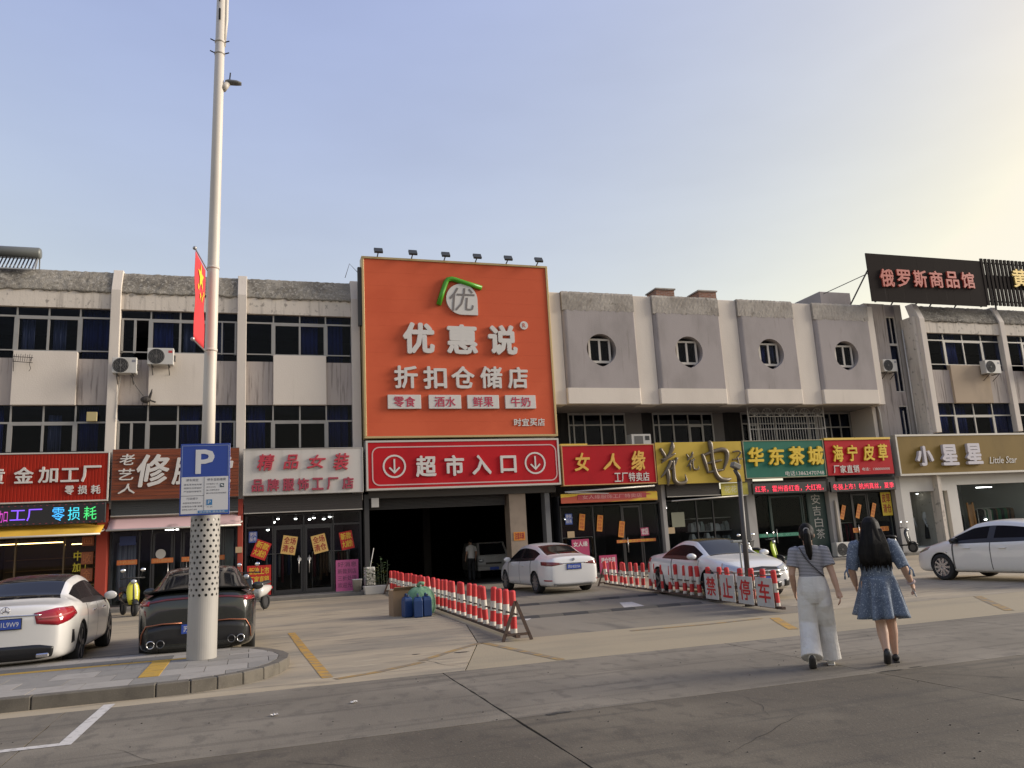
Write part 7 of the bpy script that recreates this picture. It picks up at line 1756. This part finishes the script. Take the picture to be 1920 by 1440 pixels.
# ================================================================ small truck in the garage
tr = thing('mini_truck', 'small silver cab vehicle parked facing out in the dark entrance', 'truck', (9.85, 35.6, 0), world=False)
silver = M('silver_paint', (.30, .29, .27), .4, coat=.3)
MB().loft([[(-.70, -1.55, .35), (.70, -1.55, .35), (.70, 1.2, .35), (-.70, 1.2, .35)], [(-.72, -1.58, .62), (.72, -1.58, .62), (.72, 1.2, .62), (-.72, 1.2, .62)], [(-.71, -1.50, .98), (.71, -1.50, .98), (.71, 1.2, .98), (-.71, 1.2, .98)], [(-.62, -1.15, 1.55), (.62, -1.15, 1.55), (.62, 1.1, 1.55), (-.62, 1.1, 1.55)]]).build('cab', silver, tr, bevel=.04, seg=2)
MB().add([(-.58, -1.50, 1.02), (.58, -1.50, 1.02), (.52, -1.20, 1.50), (-.52, -1.20, 1.50)], [(0, 1, 2, 3)]).build('windscreen', car_glass, tr)
for sg in (-1, 1):
    MB().ell((sg * .55, -1.57, .78), (.13, .04, .08), 12, 8).build('headlamp', lamp_clear, tr, smooth=True); MB().ell((sg * .80, -1.3, 1.15), (.06, .04, .10), 10, 8).build('mirror', silver, tr, smooth=True)
MB().box(-.74, .74, -1.66, -1.57, .36, .52).build('bumper', silver, tr, bevel=.02); MB().box(-.2, .2, -1.675, -1.662, .38, .50).build('number_plate', plate_blue, tr); MB().box(-.35, .35, -1.60, -1.585, .62, .70).build('grille', trim_black, tr)
for sx in (-1, 1):
    for y in (-1.1, .8): wheel(tr, sx * .60, y, .27, sx, rim_dark, 5, .16).rotation_euler = (0, 0, -pi / 2)

# ================================================================ people
def remesh(mb, name, mat, par, vox=.008, smooth=6, ratio=.5):
    me = bpy.data.meshes.new(name); me.from_pydata(mb.v, [], mb.f); me.update()
    ob = bpy.data.objects.new(name, me); COL.objects.link(ob)
    r = ob.modifiers.new('r', 'REMESH'); r.mode = 'VOXEL'; r.voxel_size = vox
    s_ = ob.modifiers.new('s', 'SMOOTH'); s_.iterations = smooth; s_.factor = .5
    if ratio < 1: d = ob.modifiers.new('d', 'DECIMATE'); d.ratio = ratio
    dg = bpy.context.evaluated_depsgraph_get(); dg.update()
    m2 = bpy.data.meshes.new_from_object(ob.evaluated_get(dg)); bpy.data.objects.remove(ob); bpy.data.meshes.remove(me)
    m2.name = name; m2.materials.clear(); m2.materials.append(mat); m2.polygons.foreach_set('use_smooth', [True] * len(m2.polygons))
    o = bpy.data.objects.new(name, m2); COL.objects.link(o); o.parent = par; ORIG[o] = Vector((0, 0, 0))
    return o
skin = M('skin', (.42, .25, .17), .55, layers=[((.36, .20, .13), 9.0, (1, 1, 1), .45, .65, .5)]); skin_b = M('skin_fair', (.45, .28, .20), .55, layers=[((.38, .22, .15), 9.0, (1, 1, 1), .45, .65, .5)])
hair_m = M('black_hair', (.006, .005, .0045), .6, spec=.15, layers=[((.012, .010, .008), 40.0, (1, 1, .06), .45, .62, .8)], bump=(60.0, .004))
def torso_ring(z, hw, hd, y=0, n=20, x=0): return [(x + hw * cos(2 * pi * k / n), y + hd * sin(2 * pi * k / n), z) for k in range(n)]
def hand(mb, wrist, d, side, curl=.5):
    """palm and five bent fingers at the end of the arm; d is the arm's direction"""
    w = Vector(wrist); d = Vector(d).normalized(); out = Vector((side, 0, 0)); fwd = Vector((0, 1, 0)); fwd = (fwd - d * fwd.dot(d)).normalized(); ax = d.cross(fwd)
    mb.tube([w - d * .02, w + d * .03, w + d * .075], [(.020, .026), (.017, .036), (.014, .036)], 10)
    inw = -ax * side if (ax * side).x * side > 0 else ax * side      # towards the thigh
    inw = Vector((-side, 0, 0)); inw = (inw - d * inw.dot(d)).normalized()
    for k, (off, ln) in enumerate(((.028, .068), (.010, .078), (-.009, .073), (-.027, .058))):
        b = w + d * .072 + fwd * off; c1 = b + d * ln * .45 + inw * ln * .12 * curl; c2 = c1 + d * ln * .33 + inw * ln * .30 * curl; c3 = c2 + d * ln * .18 + inw * ln * .36 * curl
        mb.tube([b - d * .02, c1, c2, c3], [.0095, .009, .0082, .007], 7)
    t0 = w + d * .02 + fwd * .028; mb.tube([t0, t0 + fwd * .022 + d * .025 + inw * .008, t0 + fwd * .030 + d * .055 + inw * .018], [.012, .0105, .008], 7)
def head(mb, c, face_dir=0.0, s=1.0):
    x, y, z = c
    mb.ell((x, y - .005 * s, z + .02 * s), (.076 * s, .094 * s, .100 * s), 18, 12); mb.ell((x, y + .028 * s, z - .055 * s), (.056 * s, .062 * s, .066 * s), 14, 10)      # skull and jaw
    mb.tube([(x, y + .088 * s, z + .02 * s), (x, y + .108 * s, z - .012 * s), (x, y + .094 * s, z - .026 * s)], [.008 * s, .014 * s, .010 * s], 8)      # nose
    for sg in (-1, 1): mb.ell((x + sg * .078 * s, y - .005 * s, z - .01 * s), (.010 * s, .020 * s, .032 * s), 8, 8); mb.ell((x + sg * .030 * s, y + .082 * s, z + .012 * s), (.013 * s, .010 * s, .007 * s), 8, 6)
    mb.ell((x, y + .085 * s, z - .062 * s), (.022 * s, .010 * s, .007 * s), 10, 6)      # mouth

# ---- woman in a striped tee and white trousers
pa = thing('person', 'woman with ponytail in striped grey tee and wide white trousers walking away', 'person', (6.16, 8.06, 0), rz=radians(-37), world=False)
mb = MB()
head(mb, (0, .035, 1.475)); mb.tube([(0, .01, 1.30), (0, .015, 1.37), (0, .025, 1.42)], [.058, .050, .050], 12)
mb.loft([torso_ring(.80, .15, .11), torso_ring(.90, .155, .115), torso_ring(1.02, .118, .09), torso_ring(1.16, .135, .095), torso_ring(1.27, .155, .085), torso_ring(1.325, .09, .06)])
A1 = [((-.165, 0, 1.275), (-.215, -.035, 1.03), (-.205, .075, .83)), ((.165, 0, 1.275), (.225, -.05, 1.03), (.262, -.085, .83))]
for (s_, e_, w_), sd in zip(A1, (-1, 1)):
    mb.tube([s_, [(a + b) / 2 for a, b in zip(s_, e_)], e_, [(a + b) / 2 for a, b in zip(e_, w_)], w_], [.046, .042, .036, .035, .024], 12); mb.ell(s_, (.05, .05, .05), 10, 8)
    d = Vector(w_) - Vector(e_); hand(mb, w_, d, sd, .8)
LA = [((-.08, 0, .84), (-.095, .02, .47), (-.10, -.20, .15)), ((.08, 0, .84), (.095, .12, .46), (.10, .13, .09))]
for h_, k_, a_ in LA: mb.tube([h_, [(p + q) / 2 for p, q in zip(h_, k_)], k_, [(p + q) / 2 for p, q in zip(k_, a_)], a_], [.085, .072, .055, .052, .034], 12)
mb.tube([(-.10, -.22, .16), (-.10, -.17, .09), (-.10, -.10, .035)], [.036, .034, .026], 8); mb.tube([(.10, .10, .06), (.10, .2, .045), (.10, .27, .03)], [.034, .032, .022], 8)
body = remesh(mb, 'body', skin, pa, .0065, 5, .5)
tee = M('striped_tee', (.42, .42, .45), .9)
_n = tee.node_tree; _b = _n.nodes['Principled BSDF']; _g2 = _n.nodes.new('ShaderNodeNewGeometry'); _sx = _n.nodes.new('ShaderNodeSeparateXYZ'); _mm = _n.nodes.new('ShaderNodeMath'); _mm.operation = 'MULTIPLY'; _mm.inputs[1].default_value = 62.0
_fr = _n.nodes.new('ShaderNodeMath'); _fr.operation = 'FRACT'; _gt = _n.nodes.new('ShaderNodeMath'); _gt.operation = 'GREATER_THAN'; _gt.inputs[1].default_value = .52
_n.links.new(_g2.outputs['Position'], _sx.inputs[0]); _n.links.new(_sx.outputs[2], _mm.inputs[0]); _n.links.new(_mm.outputs[0], _fr.inputs[0]); _n.links.new(_fr.outputs[0], _gt.inputs[0])
_n.links.new(_mix(_n, _gt.outputs[0], (.40, .39, .40), (.085, .083, .10)), _b.inputs['Base Color'])
mb = MB()
mb.loft([torso_ring(.985, .142, .112), torso_ring(1.06, .136, .106), torso_ring(1.18, .150, .110), torso_ring(1.27, .175, .100), torso_ring(1.335, .125, .080), torso_ring(1.355, .080, .065)])
for (s_, e_, w_) in A1:
    s_, e_ = Vector(s_), Vector(e_); mb.tube([s_ + Vector((-.05 * (1 if s_.x > 0 else -1), 0, .018)), s_ + Vector((0, 0, .004)), s_ + (e_ - s_) * .35, s_ + (e_ - s_) * .66], [.066, .070, .068, .074], 14); mb.ell(s_ + Vector((0, 0, .004)), (.068, .068, .066), 12, 8)
remesh(mb, 'tee_shirt', tee, pa, .008, 4, .6)
wt = M('white_trousers', (.60, .575, .53), .85, layers=[((.52, .49, .45), 5.0, (2, 2, .5), .45, .65, .7)], bump=(9.0, .035))
mb = MB(); mb.loft([torso_ring(1.005, .142, .112), torso_ring(.93, .165, .128), torso_ring(.84, .180, .138), torso_ring(.76, .165, .125), torso_ring(.70, .13, .10)])
for (h_, k_, a_), hem in zip(LA, (.12, .06)):
    hz = hem; a2 = Vector(a_); a2.z = hz; a2.y = a_[1] + (.0 if a_[1] < 0 else .02)
    mb.tube([(h_[0], 0, .86), (h_[0] * 1.05, .01, .70), (k_[0], k_[1], k_[2]), ((k_[0] + a2.x) / 2, (k_[1] + a2.y) / 2, (k_[2] + hz) / 2), a2], [.100, .108, .105, .108, .120], 18)
remesh(mb, 'trousers', wt, pa, .009, 3, .6)
mb = MB(); mb.ell((0, .025, 1.505), (.088, .103, .108), 18, 12); mb.ell((0, -.03, 1.47), (.075, .07, .085), 14, 10); mb.tube([(0, -.085, 1.53), (0, -.135, 1.48), (0, -.14, 1.38), (.005, -.125, 1.26), (.01, -.12, 1.19)], [.026, .042, .046, .036, .012], 10)
remesh(mb, 'hair', hair_m, pa, .008, 3, .5)
MB().lathe([(.022, -.012), (.034, -.012), (.034, .012), (.022, .012)], (0, -.09, 1.525), 'Y', 14, caps=False).build('hair_tie', M('hair_tie', (.30, .28, .26), .6), pa, smooth=True)
MB().tube([(-.10, -.085, 1.335), (-.06, -.118, 1.24), (.0, -.122, 1.15), (.08, -.112, 1.06), (.135, -.06, 1.0)], .008, 6).build('bag_strap', M('dark_strap', (.06, .055, .06), .7), pa)
sh_w = M('white_shoe', (.55, .53, .48), .6); sole = M('dark_sole', (.035, .032, .03), .8)
mb = MB(); rings = []
for y, z, hw, hh in ((.05, .055, .036, .045), (.12, .055, .042, .050), (.22, .045, .046, .040), (.29, .035, .040, .030), (.325, .03, .022, .020)): rings.append([(.10 + hw * cos(2 * pi * k / 14), y, z + hh * sin(2 * pi * k / 14)) for k in range(14)])
mb.loft(rings); o = mb.build('shoe', sh_w, pa, smooth=True); MB().box(.06, .14, .045, .30, .0, .022).build('sole', M('pale_sole', (.5, .47, .42), .7), o, bevel=.01)
mb = MB(); rings = []
for (y, z, hw, hh) in ((-.255, .185, .030, .03), (-.235, .155, .040, .052), (-.185, .095, .044, .050), (-.13, .045, .045, .036), (-.085, .02, .035, .018)): rings.append([(-.10 + hw * cos(2 * pi * k / 14), y + hh * .7 * sin(2 * pi * k / 14), z + hh * .75 * sin(2 * pi * k / 14)) for k in range(14)])
mb.loft(rings); o = mb.build('shoe', sh_w, pa, smooth=True)
mb = MB(); rings = []
for (y, z, hw) in ((-.290, .155, .020), (-.272, .125, .036), (-.222, .065, .040), (-.165, .016, .042), (-.105, .0, .034)): rings.append([(-.10 + hw * cos(2 * pi * k / 12), y + .012 * sin(2 * pi * k / 12) - .006, z + .012 * sin(2 * pi * k / 12)) for k in range(12)])
mb.loft(rings).build('sole', sole, o, smooth=True)

# ---- woman in a blue floral dress
pb = thing('person', 'woman with long black hair in a blue floral dress walking away holding a phone', 'person', (6.84, 7.78, 0), rz=radians(-38), world=False)
mb = MB()
head(mb, (-.01, .03, 1.52)); mb.tube([(0, .0, 1.34), (0, .01, 1.41), (-.01, .02, 1.46)], [.062, .054, .052], 12)
mb.loft([torso_ring(.78, .19, .14), torso_ring(.90, .185, .14), torso_ring(1.03, .15, .115), torso_ring(1.18, .17, .12), torso_ring(1.29, .185, .105), torso_ring(1.36, .10, .07)])
B1 = [((-.195, 0, 1.30), (-.265, -.02, 1.05), (-.235, .10, .86)), ((.195, 0, 1.30), (.285, -.05, 1.06), (.352, .06, .87))]
for (s_, e_, w_), sd in zip(B1, (-1, 1)):
    mb.tube([s_, [(a + b) / 2 for a, b in zip(s_, e_)], e_, [(a + b) / 2 for a, b in zip(e_, w_)], w_], [.056, .052, .043, .041, .027], 12); mb.ell(s_, (.06, .06, .06), 10, 8)
    hand(mb, w_, Vector(w_) - Vector(e_), sd, .9)
LB = [((-.085, 0, .80), (-.03, -.02, .46), (-.015, -.16, .12)), ((.085, 0, .80), (.085, .10, .46), (.085, .12, .09))]
for h_, k_, a_ in LB: mb.tube([h_, [(p + q) / 2 for p, q in zip(h_, k_)], k_, [p + (q - p) * .35 for p, q in zip(k_, a_)], [p + (q - p) * .7 for p, q in zip(k_, a_)], a_], [.095, .08, .058, .060, .044, .033], 12)
mb.tube([(-.015, -.18, .13), (-.015, -.14, .07), (-.015, -.07, .03)], [.036, .034, .026], 8); mb.tube([(.085, .09, .06), (.085, .2, .045), (.085, .27, .03)], [.034, .032, .022], 8)
remesh(mb, 'body', skin_b, pb, .0065, 5, .5)
dress_m = M('blue_floral_cloth', (.115, .145, .195), .85, layers=[((.07, .09, .13), 6.0, (1, 1, 1), .45, .65, .7), ((.34, .38, .42), 62.0, (1, 1, 1), .565, .62, .8), ((.22, .27, .33), 110.0, (1, 1, 1), .60, .65, .7)])
mb = MB(); mb.loft([torso_ring(.94, .175, .135), torso_ring(1.02, .168, .128), torso_ring(1.10, .175, .13), torso_ring(1.20, .190, .132), torso_ring(1.29, .205, .118), torso_ring(1.355, .13, .085), torso_ring(1.375, .09, .07)])
for (s_, e_, w_) in B1:
    s_, e_, w_ = Vector(s_), Vector(e_), Vector(w_); mb.tube([s_ + Vector((-.05 * (1 if s_.x > 0 else -1), 0, .02)), s_ + Vector((0, 0, .006)), s_ + (e_ - s_) * .3, s_ + (e_ - s_) * .65, e_ + (w_ - e_) * .02], [.076, .080, .080, .074, .066], 14); mb.ell(s_ + Vector((0, 0, .006)), (.080, .080, .076), 12, 8)
remesh(mb, 'bodice', dress_m, pb, .008, 4, .6)
mb = MB(); N = 96; rings = []
for j in range(15):
    u = j / 14; ring = []
    for k in range(N):
        a = 2 * pi * k / N; fold = (.5 + .5 * sin(9 * a + .7 * sin(3 * a) + u * .6)) ** 1.3
        rx = .172 + (.225 - .172) * u ** .75 + (fold - .5) * .12 * u ** .8; ry = .135 + (.20 - .135) * u ** .75 + (fold - .5) * .12 * u ** .8
        if cos(a) < -.5: rx += .06 * u ** 2 * (-cos(a) - .5) * 2
        sway = .02 * u * sin(2 * a + 1); zh = .965 - u * (.475 + .03 * sin(2 * a + .5) - .05 * max(0, -cos(a)) - .02 * max(0, cos(a)))
        ring.append((rx * cos(a) + .01 * u, ry * sin(a) - .02 * u + sway, zh))
    rings.append(ring)
mb.loft(rings, caps=False); o = mb.build('skirt', dress_m, pb, smooth=True); so_ = o.modifiers.new('thick', 'SOLIDIFY'); so_.thickness = .006
mb = MB(); rings = []
for z, hw, hd, y in ((1.645, .02, .02, .01), (1.63, .055, .06, .005), (1.58, .092, .105, .0), (1.50, .108, .105, -.025), (1.42, .125, .095, -.055), (1.32, .155, .082, -.085), (1.22, .172, .070, -.105), (1.15, .165, .055, -.115), (1.10, .13, .035, -.115)):
    rings.append([((hw + .004 * sin(11 * 2 * pi * k / 40)) * cos(2 * pi * k / 40) - .005, y + hd * sin(2 * pi * k / 40), z + (.02 * sin(7 * 2 * pi * k / 40) if z < 1.2 else 0)) for k in range(40)])
mb.loft(rings); remesh(mb, 'hair', hair_m, pb, .008, 3, .6)
# hair strands hanging free along the back
mb = MB(); rr = random.Random(3)
for k in range(46):
    x = -.16 + .32 * k / 45; e = rr.uniform(-.05, .03)
    mb.tube([(x * .62, -.125 + abs(x) * .3, 1.50), (x * .88, -.172 + abs(x) * .35, 1.33), (x * 1.02 + rr.uniform(-.01, .01), -.182 + abs(x) * .35, 1.17), (x * 1.0 + rr.uniform(-.015, .015), -.172 + abs(x) * .3, 1.07 + e)], [.010, .012, .010, .003], 5)
o = mb.build('hair_strands', hair_m, pb, smooth=True); o['kind'] = 'stuff'
for sg, w_ in ((-1, B1[0]), (1, B1[1])):
    e_ = Vector(w_[1])
    for q in (((.04, -.05, .02), (.08, -.10, -.03), (.085, -.12, -.10)), ((.045, -.055, .02), (.05, -.11, -.02), (.04, -.12, -.08))):
        MB().tube([e_ + Vector((sg * p[0], p[1], p[2])) for p in q], [.010, .008, .012], 6).build('sleeve_tie', dress_m, pb, smooth=True)
for (cx, pts) in ((-.015, ((-.215, .17, .030, .03), (-.195, .135, .040, .055), (-.145, .075, .042, .050), (-.10, .035, .043, .034), (-.05, .02, .032, .016))), (.085, ((.05, .06, .034, .05), (.12, .052, .04, .048), (.20, .04, .042, .034), (.28, .028, .034, .022), (.31, .025, .018, .014)))):
    mb = MB(); mb.loft([[(cx + hw * cos(2 * pi * k / 14), y + (hh * .6 * sin(2 * pi * k / 14) if cx < 0 else 0), z + hh * .8 * sin(2 * pi * k / 14)) for k in range(14)] for (y, z, hw, hh) in pts])
    o = mb.build('shoe', M('black_shoe', (.014, .013, .013), .5), pb, smooth=True)
    if cx > 0: MB().box(.05, .12, .05, .28, 0, .018).build('sole', sole, o, bevel=.006)
ph = thing('mobile_phone', 'pale mobile phone held in the right hand of the woman in the blue dress', 'phone', (0, 0, 0), world=False)
_M = Matrix.Translation((6.84, 7.78, 0)) @ Matrix.Rotation(radians(-38), 4, 'Z')
ph.matrix_world = _M @ Matrix.Translation((.365, .105, .79)) @ Matrix.Rotation(radians(-18), 4, 'Y') @ Matrix.Rotation(radians(12), 4, 'X')
MB().box(-.006, .006, -.037, .037, -.075, .075).build('case', M('phone_white', (.55, .53, .52), .3), ph, bevel=.006, seg=2); MB().box(-.0072, -.0062, -.033, .033, -.069, .069).build('screen', M('phone_screen', (.02, .02, .025), .1), ph)
bc = thing('bracelet', 'pale scrunchie on the right wrist of the woman in the blue dress', 'bracelet', (0, 0, 0), world=False)
bc.matrix_world = _M @ Matrix.Translation((.348, .053, .885)); mb = MB(); d = (Vector(B1[1][2]) - Vector(B1[1][1])).normalized(); x_ = d.cross(Vector((0, 1, 0))).normalized(); y_ = d.cross(x_)
mb.tube([x_ * .034 * cos(2 * pi * k / 20) + y_ * .034 * sin(2 * pi * k / 20) for k in range(21)], .014, 8); mb.build('band', M('scrunchie', (.40, .32, .30), .9), bc, smooth=True)

# ---- man in the garage and the shop mannequins
def simple_person(par, body_m, top_m, bottom_m, hair, shoe_m, vox=.012, skirt=False, arms=None):
    mb = MB(); head(mb, (0, .02, 1.60)); mb.tube([(0, 0, 1.42), (0, .01, 1.52)], [.055, .05], 10)
    mb.loft([torso_ring(.88, .15, .11), torso_ring(1.08, .14, .10), torso_ring(1.3, .165, .11), torso_ring(1.42, .16, .08), torso_ring(1.46, .08, .06)])
    AR = arms or [((-.19, 0, 1.40), (-.25, -.03, 1.13), (-.25, .06, .90)), ((.19, 0, 1.40), (.25, -.03, 1.13), (.25, .06, .90))]
    for (s_, e_, w_), sd in zip(AR, (-1, 1)): mb.tube([s_, e_, w_], [.048, .04, .026], 10); hand(mb, w_, Vector(w_) - Vector(e_), sd)
    for sg in (-1, 1): mb.tube([(sg * .09, 0, .9), (sg * .095, .02, .5), (sg * .10, 0, .07)], [.085, .058, .038], 10); mb.tube([(sg * .10, -.03, .04), (sg * .10, .1, .04), (sg * .10, .2, .025)], [.034, .036, .024], 8)
    remesh(mb, 'body', body_m, par, vox, 4, .5)
    mb = MB(); mb.loft([torso_ring(.92, .165, .125), torso_ring(1.1, .16, .12), torso_ring(1.3, .18, .125), torso_ring(1.42, .175, .095), torso_ring(1.475, .08, .065)])
    for (s_, e_, w_) in AR: s_, e_ = Vector(s_), Vector(e_); mb.tube([s_, s_ + (e_ - s_) * .5, s_ + (e_ - s_) * (.95 if skirt else .7)], [.062, .06, .062], 10)
    remesh(mb, 'top', top_m, par, .012, 4, .5)
    mb = MB()
    if skirt: mb.loft([torso_ring(1.0, .15, .115), torso_ring(.85, .19, .14), torso_ring(.5, .22, .17), torso_ring(.28, .24, .19)])
    else:
        mb.loft([torso_ring(1.0, .155, .115), torso_ring(.88, .17, .125), torso_ring(.82, .165, .12)])
        for sg in (-1, 1): mb.tube([(sg * .088, 0, .88), (sg * .095, .02, .5), (sg * .10, 0, .07)], [.095, .078, .068], 12)
    remesh(mb, 'skirt' if skirt else 'trousers', bottom_m, par, .012, 4, .5)
    if hair: mb = MB(); mb.ell((0, .0, 1.64), (.085, .10, .095), 14, 10); mb.build('hair', hair_m, par, smooth=True)
    for sg in (-1, 1): mb = MB(); mb.loft([[(sg * .10 + hw * cos(2 * pi * k / 12), y, .045 + hh * sin(2 * pi * k / 12)) for k in range(12)] for y, hw, hh in ((-.05, .036, .042), (.05, .042, .045), (.16, .042, .035), (.23, .024, .02))]); mb.build('shoe', shoe_m, par, smooth=True)
blkcl = M('cloth_black'); whcl = M('white_cloth', (.62, .60, .57), .9)
pc = thing('person', 'man in a white shirt and dark trousers standing in the dark entrance', 'person', (8.75, 33.6, 0), rz=radians(20), world=False)
simple_person(pc, skin, whcl, blkcl, True, M('black_shoe'))
mann = M('mannequin_white', (.62, .60, .57), .35)
for lab, x, y, top, bot, rz in (('mannequin in a dark olive top and trousers in the white shop window', 29.3, 30.75, M('olive_cloth', (.07, .055, .03), .9), blkcl, 170), ('mannequin in a white blouse and long black skirt in the white shop window', 30.15, 30.5, whcl, blkcl, 190), ('mannequin in a dark jacket in the wide white shop window', 31.9, 30.9, M('cloth_black'), M('cloth_black'), 180)):
    t = thing('mannequin', lab, 'mannequin', (x, y, .31 if x < 31 else .13), rz=radians(rz), world=False, group='shop window mannequins')
    simple_person(t, mann, top, bot, False, mann, skirt=(x == 30.15)); t.scale = (1.05, 1.05, 1.08)
# pebbles and litter on the road
rr = random.Random(21); mb = MB()
for k in range(120):
    x, y = rr.uniform(-3, 9), rr.uniform(3.6, 10.2); s_ = rr.uniform(.003, .008); mb.ell((x, y, s_ * .5), (s_ * rr.uniform(.8, 1.6), s_, s_ * .6), 6, 4)
o = mb.build('gravel', M('pebble', (.05, .045, .04), .9), None); o['kind'] = 'stuff'
for k, (x, y, lab) in enumerate(((1.0, 9.0, 'small crumpled white paper scrap on the road slab left of the long crack'), (.2, 8.8, 'tiny white paper scrap on the road slab near the island'))):
    mb = MB(); rr2 = random.Random(k); n = 6; mb.add([(x + .07 * i / n - .03 + rr2.uniform(-.01, .01), y + .05 * j / 3 + rr2.uniform(-.01, .01), .006 + rr2.uniform(0, .02)) for j in range(4) for i in range(n + 1)], [(j * 7 + i, j * 7 + i + 1, (j + 1) * 7 + i + 1, (j + 1) * 7 + i) for j in range(3) for i in range(n)])
    tag(mb.build('paper_scrap', whiteprint), lab, 'litter')
